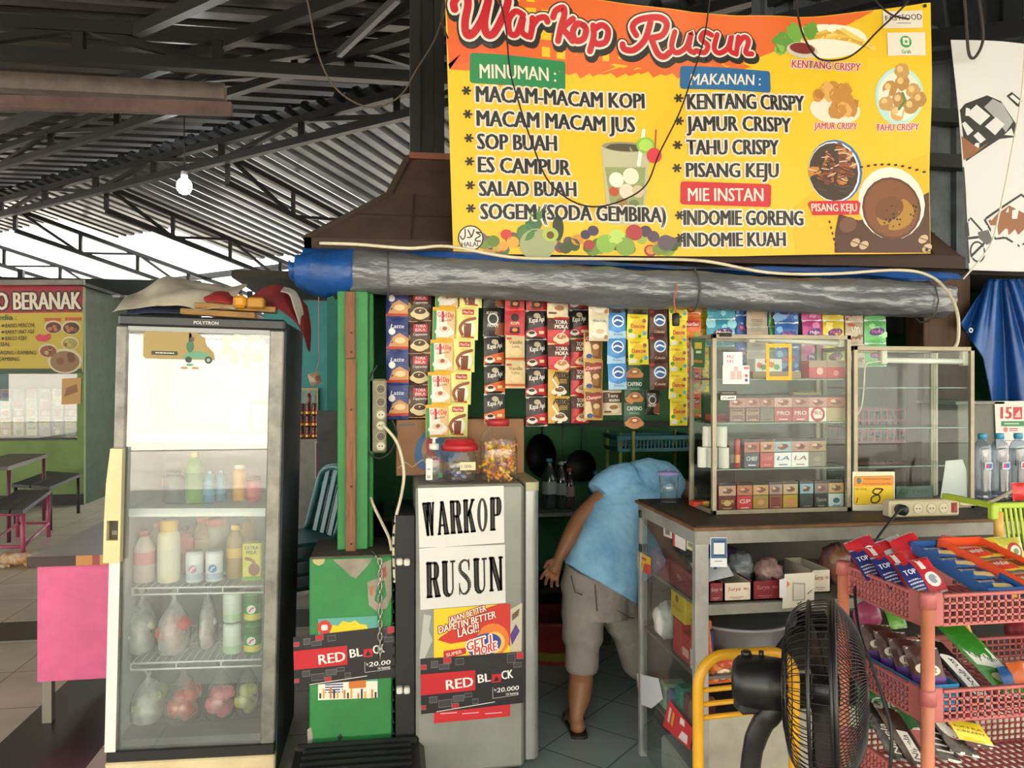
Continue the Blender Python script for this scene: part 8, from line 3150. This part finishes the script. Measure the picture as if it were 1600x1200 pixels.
# ------------------------------------------------------------------ black pedestal fan
fan = thing('pedestal_fan', 'large black pedestal fan seen from its side in the foreground', 'fan', (1.02, 1.70, 0))
AX = Vector((.849, -.519, .03)).normalized()
FC = at(1306, 1079, 1.66)
FU = Vector((0, 0, 1)) - AX * AX.z
FU.normalize()
FV = AX.cross(FU)
KF = Matrix((FU, FV, AX)).transposed().to_4x4()
KF.translation = FC
FB = mt('17171a', .35)
FBM = mt('1c1c1f', .42)
RF = .205
m = MB(KF)
NS = 120
for k in range(NS):
	a = 2 * PI * k / NS
	pts = []
	for j in range(9):
		q_ = j / 8
		rr_ = .045 + (RF - .045) * q_
		zz = .066 * (1 - q_ ** 3)
		aa = a + .5 * q_
		pts.append((rr_ * math.cos(aa), rr_ * math.sin(aa), zz))
	m.tube(pts, .0013, FB, 4, caps=False)
for rr_, zz in ((.09, .064), (.15, .045)):
	m.tube([(rr_ * math.cos(a / 40 * 2 * PI), rr_ * math.sin(a / 40 * 2 * PI), zz) for a in range(40)], .0014, FB, 5, closed=True)
m.lathe([(.0, .068), (.045, .07), (.047, .06), (.0, .058)], FB, 24)
m.tube([(RF * math.cos(a / 60 * 2 * PI), RF * math.sin(a / 60 * 2 * PI), 0) for a in range(60)], .0052, FB, 8, closed=True)
m.build('front_grill', fan)
m = MB(KF)
for k in range(64):
	a = 2 * PI * k / 64
	pts = []
	for rr_, zz in ((.055, -.115), (.11, -.112), (.165, -.098), (.192, -.07), (.203, -.03), (RF, 0)):
		pts.append((rr_ * math.cos(a), rr_ * math.sin(a), zz))
	m.tube(crm(pts, 3), .0013, FB, 4, caps=False)
for rr_, zz, w in ((.10, -.114, .0016), (.15, -.104, .0016), (.198, -.055, .0045), (.203, -.008, .005)):
	m.tube([(rr_ * math.cos(a / 50 * 2 * PI), rr_ * math.sin(a / 50 * 2 * PI), zz) for a in range(50)], w, FB, 6, closed=True)
m.build('rear_grill', fan)
for k in range(3):
	m = MB(KF @ Matrix.Rotation(2 * PI * k / 3 + .4, 4, 'Z'))
	n = 8

	def blade(u, v):
		rr_ = .035 + .145 * v
		wd = .55 + .28 * math.sin(PI * min(v * .8 + .15, 1))
		aa = (u - .5) * wd * 1.5 + .25 * v
		return (rr_ * math.cos(aa), rr_ * math.sin(aa), -.03 + .045 * (u - .5) * (1 - .3 * v))
	m.grid(blade, n, n, FBM)
	m.grid(lambda u, v: tuple(Vector(blade(1 - u, v)) + Vector((0, 0, -.002))), n, n, FBM)
	m.build('blade', fan)
m = MB(KF)
m.lathe([(.0, .01), (.035, .008), (.038, -.02), (.036, -.05), (0, -.052)], FB, 20)
m.build('blade_hub', fan)
m = MB(KF)
m.lathe([(.0, -.235), (.045, -.232), (.058, -.22), (.062, -.2), (.063, -.16), (.06, -.118), (.03, -.116)], FB, 28)
m.build('motor_housing', fan)
m = MB(KF)
p0 = KF @ Vector((.060, .0, -.20))
m.M = Matrix()
m.tube([p0, p0 + Vector((0, 0, .010)), p0 + Vector((0, 0, .014))], [.012, .013, .008], FB, 12)
p0 = KF @ Vector((.060, .0, -.165))
m.tube([p0, p0 + Vector((0, 0, .016))], [.006, .006], FB, 10)
m.build('knob', fan)
m = MB()
p = KF @ Vector((-.055, 0, -.19))
m.box(p.x - .04, p.y - .025, p.z - .018, p.x + .055, p.y + .025, p.z + .012, mt('26272a', .5), .008)
q1 = KF @ Vector((-.075, 0, -.13))
m.tube(crm([q1 + Vector((0, 0, .03)), q1 + Vector((-.03, .015, -.02)), q1 + Vector((-.05, .03, -.09)), q1 + Vector((-.06, .035, -.2))], 5), [.03] * 5 + [.026] * 5 + [.024] * 6, FB, 14)
m.lathe([(.024, 0), (.024, .48)], FB, 16, c=((q1.x - .06), (q1.y + .035), .04))
m.build('neck', fan)
m = MB()
m.lathe([(.21, 0), (.21, .02), (.19, .035), (.05, .05), (.03, .06)], FB, 32, c=(q1.x - .06, q1.y + .035, 0))
m.build('base', fan)
m = MB(KF)
for u, v, z in ((.145, -.14, -.012), (-.06, -.19, -.03)):
	m.ell((u, v, z), .012, .012, .008, mt('8a6a2f', .5), 8, 6)
m.build('grill_clip', fan, label='small tan clips on the grill rim')
# ------------------------------------------------------------------ market hall on the far side
# pink table
t = thing('pink_table', 'low pink panelled table with a plastic cloth beside the cooler', 'table', (-2.0, 4.0, 0))
y_ = 3.78
a, b = at(58, 868, y_), at(300, 868, y_)
zt = a.z
z0 = at(60, 1066, y_).z
m = MB()
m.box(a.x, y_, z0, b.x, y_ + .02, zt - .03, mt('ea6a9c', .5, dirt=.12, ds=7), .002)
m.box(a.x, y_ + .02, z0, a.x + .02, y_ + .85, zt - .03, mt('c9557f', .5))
m.build('side_panel', t)
m = MB()
m.box(a.x - .03, y_ - .03, zt - .03, b.x, y_ + .9, zt, mt('7a6d6c', .3, dirt=.2, ds=4), .004)
m.M = FR((a.x - .03, y_ - .0305, zt - .045))
m.eps = .001
rr = random.Random(5)
u = 0
while u < b.x - a.x:
	w = rr.uniform(.03, .09)
	m.rect(u, 0, u + w, .045, rr.choice(['b5686a', 'c99a5a', 'd9cbbd', 'a04a50', 'c98a4a', '3a2a2a', 'c07f88']), 1)
	u += w
m.build('tablecloth', t, label='brown plastic table cover with a patterned edge')
for x, y in ((a.x + .012, y_ + .02), (a.x + .012, y_ + .85), (b.x - .06, y_ + .02)):
	m = MB()
	m.box(x, y, 0, x + .04, y + .04, zt - .03, mt('8a8478', .5, .3))
	m.build('leg', t)

# neighbouring green food stall
GY = 10.6
t = thing('food_stall', 'green neighbouring food stall with a glass front and menu board', 'stall', (at(40, 870, GY).x, GY + .6, 0))
gx = at(131, 700, GY).x
gl = gx - 4.6
zs = at(60, 688, GY).z
STG = mt('6f8a4a', .6, dirt=.2, ds=3)
m = MB()
m.box(gl, GY, 0, gx, GY + .06, zs, STG)
m.box(gx - .08, GY, zs, gx, GY + .06, 2.8, STG)
m.box(gx - .02, GY + .06, 0, gx + .0, GY + 2.2, 2.8, mt('35492f', .7, dirt=.3))
m.box(gl, GY - .004, 0, gx, GY, .14, mt('1d1d1c', .6))
m.build('front_wall', t)
m = MB()
m.box(gl, GY + .02, zs, gx - .05, GY + .05, zs + .03, mt('2a2a28', .5))
m.box(gl, GY + .02, 1.68, gx - .05, GY + .05, 1.72, mt('5a5a54', .5))
m.build('window_frame', t)
m = MB()
m.add([(gl, GY + .03, zs + .03), (gx - .05, GY + .03, zs + .03), (gx - .05, GY + .03, 1.68), (gl, GY + .03, 1.68)], [(0, 1, 2, 3)], glassm('stall_pane', 'e2ece6', 2.4, 0, .12, 'd5dcd6', 2.5, .5))
m.build('glass_pane', t)
m = MB()
m.box(gl, GY + .9, .0, gx - .03, GY + .95, 2.8, mt('3c5a48', .7, dirt=.4))
m.build('rear_wall', t)
m = MB()
m.box(gl - .1, GY - .3, 2.8, gx + .05, GY + 2.2, 2.84, mt('3a3632', .8))
m.build('roof', t)
# sachet curtain behind its glass: rows of strips
cols = ['7fa39a', '9a5f5a', 'c0b8a0', '6a5f8a', '5f8a5a', 'b59a5a', '8aa0b0', 'a06a80', '4f6a5a', 'c9c4ba']
for k in range(11):
	x = gx - .22 - k * .155
	w = .125
	m = MB(FR((x - w / 2, GY + .16, zs + .05)), .0008)
	for r in range(5):
		c = cols[(k * 3 + r // 2) % len(cols)]
		m.rect(0, r * .12, w, r * .12 + .114, mt(c, .35, bump=.3, bs=40), 1)
		m.disc(w * .5, r * .12 + .05, .034, cols[(k * 5 + r + 4) % len(cols)], 2, n=10)
		m.rect(w * .1, r * .12 + .086, w * .9, r * .12 + .104, cols[(k * 7 + r + 2) % len(cols)], 2)
	m.prism([(0, 0), (w, 0), (w, .6), (0, .6)], .002, 'b9b4a8', -.002)
	m.build('sachet_strip', label='faded sachet strip hung inside the green stall glass, ' + ('next to', 'second from', 'third from', 'fourth from', 'fifth from', 'sixth from', 'seventh from', 'eighth from', 'ninth from', 'tenth from', 'eleventh from')[k] + ' the corner post', cat='sachet strip', group='sachet strips inside the green stall')
m = Sheet(GY - .01, eps=.002)
m.back([(96, 632), (126, 631), (127, 590), (97, 592)], 'c0935a', .002)
m.ppoly([(100, 620), (122, 612), (120, 600), (104, 606)], '8a5f3a', 1)
m.build('paper_note', label='tan paper note stuck on the green stall glass', cat='paper')
m = Sheet(GY - .05, eps=.004)
BQ = [(-70, 583), (129, 581), (130, 446), (-70, 444)]
m.back(BQ, '8a8468', .02)
m.ppoly(BQ, mt('c0a93c', .5), .5)
m.ppoly([(-60, 490), (129, 488), (130, 446), (-60, 444)], 'a02038', 1)
m.ptext('BAKSO BERANAK', (-62, 485), (127, 483), 27, 'e0d4c6', 3, .03, 0, '3a1a1e', .1)
m.ptext('Tersedia :', (-30, 501), (27, 500), 9, '2f5a3a', 3, .02, .1)
for k, s_ in enumerate(('BAKSO MERCON', 'BAKSO URAT ASLI', 'BAKSO KEJU')):
	m.ptext(s_, (9, 512 + k * 10), (54 - (k == 2) * 12, 511 + k * 10), 6, '3a3020', 3, .01, .15)
	m.pdisc(5, 509 + k * 10, 2, '3a3020', 3)
for s_, x0_, x1_, y__ in (('SPESIAL', -12, 17, 541), ('MIE DAGING / KAMBING', -16, 57, 554), ('MIE KAMBING', -16, 31, 564)):
	m.ptext(s_, (x0_, y__), (x1_, y__), 6, '3a3020', 3, .01, .15)
for x, y, r, c in ((84, 511, 13, '5a2a22'), (112, 512, 14, '4a2a20'), (76, 548, 14, '8a4a3a'), (110, 536, 13, '9a944a'), (102, 564, 25, '8a6a4a')):
	m.pdisc(x, y, r, 'cfc4a6', 2 + y * .001, r * .8)
	m.pdisc(x, y + 1, r * .85, c, 2.5 + y * .001, r * .66)
	for k in range(5):
		m.pdisc(x + rr.uniform(-r * .5, r * .5), y + rr.uniform(-r * .35, r * .35), r * .22, rr.choice(['6a3a26', 'a86a4a', '7a4a30', 'b5a060']), 3 + k * .05)
m.prect(70, 497, 96, 502, 'b5522a', 2.5)
m.prect(102, 496, 128, 501, 'b5522a', 2.5)
m.ppoly([(55, 526), (62, 522), (70, 524), (78, 521), (80, 528), (72, 534), (60, 533)], 'c93a4a', 2.6)
m.prect(-60, 576, 128, 583, '2f4a34', 2)
m.build('stall_banner', label='red and yellow menu banner over the green stall window', cat='banner')
m = MB()
p0, p1 = at(-80, 442, GY - .3), at(132, 441, GY - .3)
m.bar(p0, p1, .05, .06, mt('8a8580', .6, dirt=.3))
m.build('batten', label='grey batten above the striped stall menu banner', cat='batten')

# benches and table before the green stall
WOOD = mt('2c2724', .6, dirt=.3, ds=7, stretch=(1, 8, 8))
PKL = mt('b0476a', .45, dirt=.2)


def bench(label, name, cat, q0, q1, q2, zt, mat, legm, slats, low=True, th=.035):
	"""Top through three world corners q0 (near), q1 (near other side), q2 (far from q0)."""
	q0, q1, q2 = Vector((*q0, 0)), Vector((*q1, 0)), Vector((*q2, 0))
	wv, lv = q1 - q0, q2 - q0
	t = thing(name, label, cat, (q0.x + (wv.x + lv.x) / 2, q0.y + (wv.y + lv.y) / 2, 0))
	m = MB()
	for k in range(slats):
		s0 = k / slats + .02
		s1 = (k + 1) / slats - .02
		A, B, C, D = q0 + wv * s0, q0 + wv * s1, q0 + wv * s1 + lv, q0 + wv * s0 + lv
		vs = [(*p.xy, z) for z in (zt - th, zt) for p in (A, B, C, D)]
		m.add(vs, [(3, 2, 1, 0), (4, 5, 6, 7), (0, 1, 5, 4), (1, 2, 6, 5), (2, 3, 7, 6), (3, 0, 4, 7)], mat)
	m.build('seat_board' if cat == 'bench' else 'table_top', t)
	cs = [q0 + wv * .06 + lv * .06, q0 + wv * .94 + lv * .06, q0 + wv * .94 + lv * .94, q0 + wv * .06 + lv * .94]
	for c in cs:
		m = MB()
		m.tube([(c.x, c.y, 0), (c.x, c.y, zt - th)], .019, legm, 8)
		m.build('leg', t)
	if low:
		for i, j in ((0, 1), (2, 3), (0, 3), (1, 2)):
			m = MB()
			z = .14
			m.tube([(cs[i].x, cs[i].y, z), (cs[j].x, cs[j].y, z)], .014, legm, 7)
			m.build('stretcher', t)
			if i + j in (1, 5):
				m = MB()
				m.tube([(cs[i].x, cs[i].y, zt - th - .015), (cs[j].x, cs[j].y, zt - th - .015)], .016, legm, 7)
				m.build('apron', t)
	return t


xy = lambda px, py, z: tuple(atz(px, py, z).xy)
bench('low bench with black slats and pink tube legs, nearest the pink table', 'bench', 'bench', xy(-28, 797, .47), xy(37, 797, .47), xy(27, 765, .47), .47, WOOD, PKL, 3)
bench('dark wooden bench standing along the green stall wall', 'bench', 'bench', xy(17, 756, .47), xy(79, 761, .47), xy(73, 736, .47), .47, WOOD, mt('241f1d', .6), 2, False)
bench('long dark dining table with wine-red legs before the green stall', 'dining_table', 'table', xy(-60, 729, .75), xy(14, 729, .75), xy(13, 709, .75), .75, mt('4a403a', .4, dirt=.3), mt('6a2a3c', .5), 1, False, .04)

# ginger cat lying by the bench
cc = atz(30, 884, .0)
t = thing('cat', 'ginger and white cat lying stretched under the pink-legged bench', 'cat', (cc.x, cc.y, 0))
m = MB()
FUR = mt('b5763a', .8, dirt=.45, ds=9, dcol='d8cbb5')
m.tube(crm([cc + Vector((-.26, .02, .07)), cc + Vector((-.16, .0, .085)), cc + Vector((0, 0, .08)), cc + Vector((.12, .02, .09)), cc + Vector((.17, .02, .08))], 5), [.05] * 5 + [.078] * 5 + [.072] * 5 + [.066] * 5 + [.03], FUR, 16)
hd = cc + Vector((.20, -.01, .09))
m.ell(hd, .05, .048, .045, FUR, 16, 10)
m.ell(hd + Vector((.03, -.035, -.012)), .02, .02, .016, FUR, 10, 8)
for s_ in (-1, 1):
	e = hd + Vector((.012 * s_ + .005, -.006 + .02 * s_, .04))
	m.add([e + Vector((-.014, 0, -.008)), e + Vector((.014, 0, -.008)), e + Vector((0, .012, -.008)), e + Vector((0, .0, .024))], [(0, 1, 3), (1, 2, 3), (2, 0, 3), (0, 2, 1)], FUR)
for dx, dy in ((.13, -.02), (.09, -.05), (-.17, -.03), (-.21, -.06)):
	p = cc + Vector((dx, dy, .045))
	m.tube(crm([p, p + Vector((.05, -.05, -.012)), p + Vector((.12, -.07, -.024))], 4), [.03] * 4 + [.022] * 4 + [.016], FUR, 10)
m.tube(crm([cc + Vector((-.29, .02, .06)), cc + Vector((-.40, .05, .03)), cc + Vector((-.47, -.02, .02)), cc + Vector((-.46, -.1, .02))], 5), [.02] * 10 + [.014] * 6, FUR, 8)
o = m.build('body', t)
fuse(o, .008, 4, .5)
t.scale = (.72, .72, .72)

# dark stall side wall and teal passage between the green stall and the cooler
m = MB()
m.box(-7.5, 12.9, 0, -3.0, 13.0, 3.2, mt('26302c', .8, dirt=.4))
a = at(150, 700, 12.8)
m.box(a.x - .1, 12.8, 0, a.x + .8, 12.89, 1.5, mt('1f5552', .6))
m.build('wall_far', kind='structure', base=False)
t = thing('round_pan', 'dark round pan hung on the far wall beside the cooler', 'pan', at(158, 615, 12.4))
m = MB(FR(at(158, 615, 12.5)))
m.lathe([(.02, .06), (.3, .04), (.36, -.03)], mt('141516', .4), 24)
m.build('pan', t)
m = MB()
p = at(160, 560, 12.6)
m.box(p.x - .02, 12.66, .9, p.x + .5, 12.72, 2.4, mt('8a8680', .7, dirt=.3))
m.build('grey_board', label='tall grey board leaning on the far wall behind the cooler', cat='board')
m = MB()
rows = corr(gx + .12, -3.0, .16, .03)
vs, fs = [], []
for x, h in rows:
	vs += [(x, 10.9, 2.7 + h), (x, 13.2, 2.95 + h)]
for i in range(len(rows) - 1):
	fs.append((2 * i, 2 * i + 2, 2 * i + 3, 2 * i + 1))
m.add(vs, fs, mt('3a3c3e', .6, .3, dirt=.4))
m.build('sheet_canopy', label='dark corrugated canopy beyond the green stall', cat='canopy')

# teal stall seen between cooler and green post
TY = 6.2
TL = mt('2a8a8c', .6, dirt=.15, ds=3)
x0, x1 = at(470, 600, TY).x, at(533, 600, TY).x
m = MB()
m.box(x0 - .5, TY + 1.4, 0, x1 + .6, TY + 1.46, 2.35, mt('3f9aa0', .6, dirt=.15))
a = at(511, 600, TY)
m.box(a.x, TY, 0, x1 + .1, TY + .08, 2.25, mt('1f7a72', .6, dirt=.15))
m.build('wall_teal', kind='structure', base=False)
m = MB()
m.box(x0 - .5, TY - .1, 2.36, x1 + .5, TY + 1.5, 2.42, mt('3a332c', .8))
m.build('ceiling_teal', kind='structure', base=False)
t = thing('picture_frame', 'framed landscape picture on the teal wall behind the cooler', 'picture', at(482, 640, TY + 1.3))
m = Sheet(TY + 1.34, eps=.003)
m.back([(440, 672), (497, 672), (497, 606), (440, 606)], 'b5a878', .03)
m.build('picture_border', t)
m = Sheet(TY + 1.335, eps=.003)
m.ppoly([(440, 668), (493, 668), (493, 610), (440, 610)], '7f9aa0', 1)
m.ppoly([(440, 668), (493, 668), (493, 640), (475, 630), (440, 645)], '4f6f4a', 2)
m.build('canvas', t)
p0, p1 = at(462, 690, TY + .6), at(506, 685, TY + .6)
m = MB()
m.box(p0.x - .2, TY + .55, 0, p1.x, TY + 1.1, p1.z, mt('8a8a84', .5, dirt=.3), .004)
m.build('steel_counter', label='pale counter of the teal stall carrying stacked cans', cat='counter')
k = 0
for r in range(3):
	for c in range(3):
		px = 471 + c * 10
		rad, h = .024, .10
		z = p1.z + .001 + r * h
		can(('first', 'second', 'third')[c] + ' red and gold can in the ' + ('bottom', 'middle', 'top')[r] + ' row on the teal stall counter', (at(px, 680, TY + .65).x, TY + .65, z), rad, h, mt('7a2a22', .3, .3), (mt('c9943f', .3, .4), mt('3a1a18', .3)), group='stacked cans on the teal stall counter')
bottle('bottle', 'brown bottle standing on top of the can stack', 'bottle', (at(483, 650, TY + .65).x, TY + .65, p1.z + .302), .02, .11, mt('6a3a22', .3), mt('c9a05a', .4), .45)
for (a, b, c, d), lb in (((492, 690, 524, 748), 'red framed panel below the teal wall'), ((494, 754, 514, 850), 'tall red poster board with white border by the green post')):
	m = Sheet(TY - .4 + (.1 if b < 700 else 0), eps=.003)
	m.back(rectq(a, b, c, d), 'b9b5ae', .012)
	m.prect(a + 2, b + 2, c - 2, d - 2, mt('a5272f', .5, dirt=.2), 1)
	if b < 700:
		m.prect(a + 6, b + 6, c - 6, d - 6, '4a1a1c', 2)
	m.build('panel_board', label=lb, cat='board')
m = MB()
p = at(519, 700, TY - .5)
m.box(p.x - .12, TY - .35, 0, p.x + .2, TY - .28, 1.35, mt('56565a', .7, dirt=.3))
m.build('low_partition', kind='structure')
pillow('hanging_bag', 'small clear snack bag hanging on a string by the teal wall', 'snack bag', at(492, 592, 6.16), (1, 0, .3), (-.3, 0, 1), .09, .10, .03, 'b59a84', lambda m, w, h: (m.disc(w * .4, h * .4, w * .2, 'd0c2a8', 1), m.disc(w * .7, h * .5, w * .2, 'a0524a', 1)))
line('white_string', 'pink string holding the snack bag by the teal wall', 'string', [Vector((at(498, 535, 6.16).x, 6.16, 2.36)), at(498, 535, 6.16), at(499, 560, 6.16), at(494, 582, 6.16)], .004, mt('b98a8a', .6))

# stack of teal plastic chairs behind the plinth
CH = mt('2f6f70', .35, dirt=.15)
for k in range(4):
	bx, by, bz = at(456, 850, 4.55).x, 4.6 - .02 * k, .085 * k
	t = thing('plastic_chair', ('teal plastic chair at the bottom of the stack behind the plinth', 'second teal plastic chair in the stack behind the plinth', 'third teal plastic chair in the stack behind the plinth', 'topmost teal plastic chair of the stack behind the plinth')[k], 'chair', (bx, by, bz), math.radians(-60), 'stacked plastic chairs')
	m = MB()
	m.grid(lambda u, v: (-.2 + .4 * u, -.2 + .4 * v, .42 - .02 * math.sin(PI * u) * math.sin(PI * v)), 6, 6, CH)
	m.box(-.2, -.2, .40, .2, .2, .415, CH, .006)
	m.box(-.225, -.225, .40, -.19, .225, .42, CH, .006)
	m.box(.19, -.225, .40, .225, .225, .42, CH, .006)
	m.build('seat', t, False)
	m = MB()
	pts = [(-.19, .18, .42), (-.2, .24, .62), (-.16, .27, .76), (0, .285, .80), (.16, .27, .76), (.2, .24, .62), (.19, .18, .42)]
	m.tube(crm(pts, 5), .022, CH, 8)
	for x in (-.1, 0, .1):
		m.bar((x, .19, .42), (x, .28, .785), .05, .014, CH, up=(0, 1, 0))
	m.build('backrest', t, False)
	for x, y in ((-.21, -.21), (.21, -.21), (-.21, .21), (.21, .21)):
		m = MB()
		m.bar((x, y, .41), (x * 1.15, y * 1.15, 0), .04, .03, CH, r=.006)
		m.build('leg', t, False)
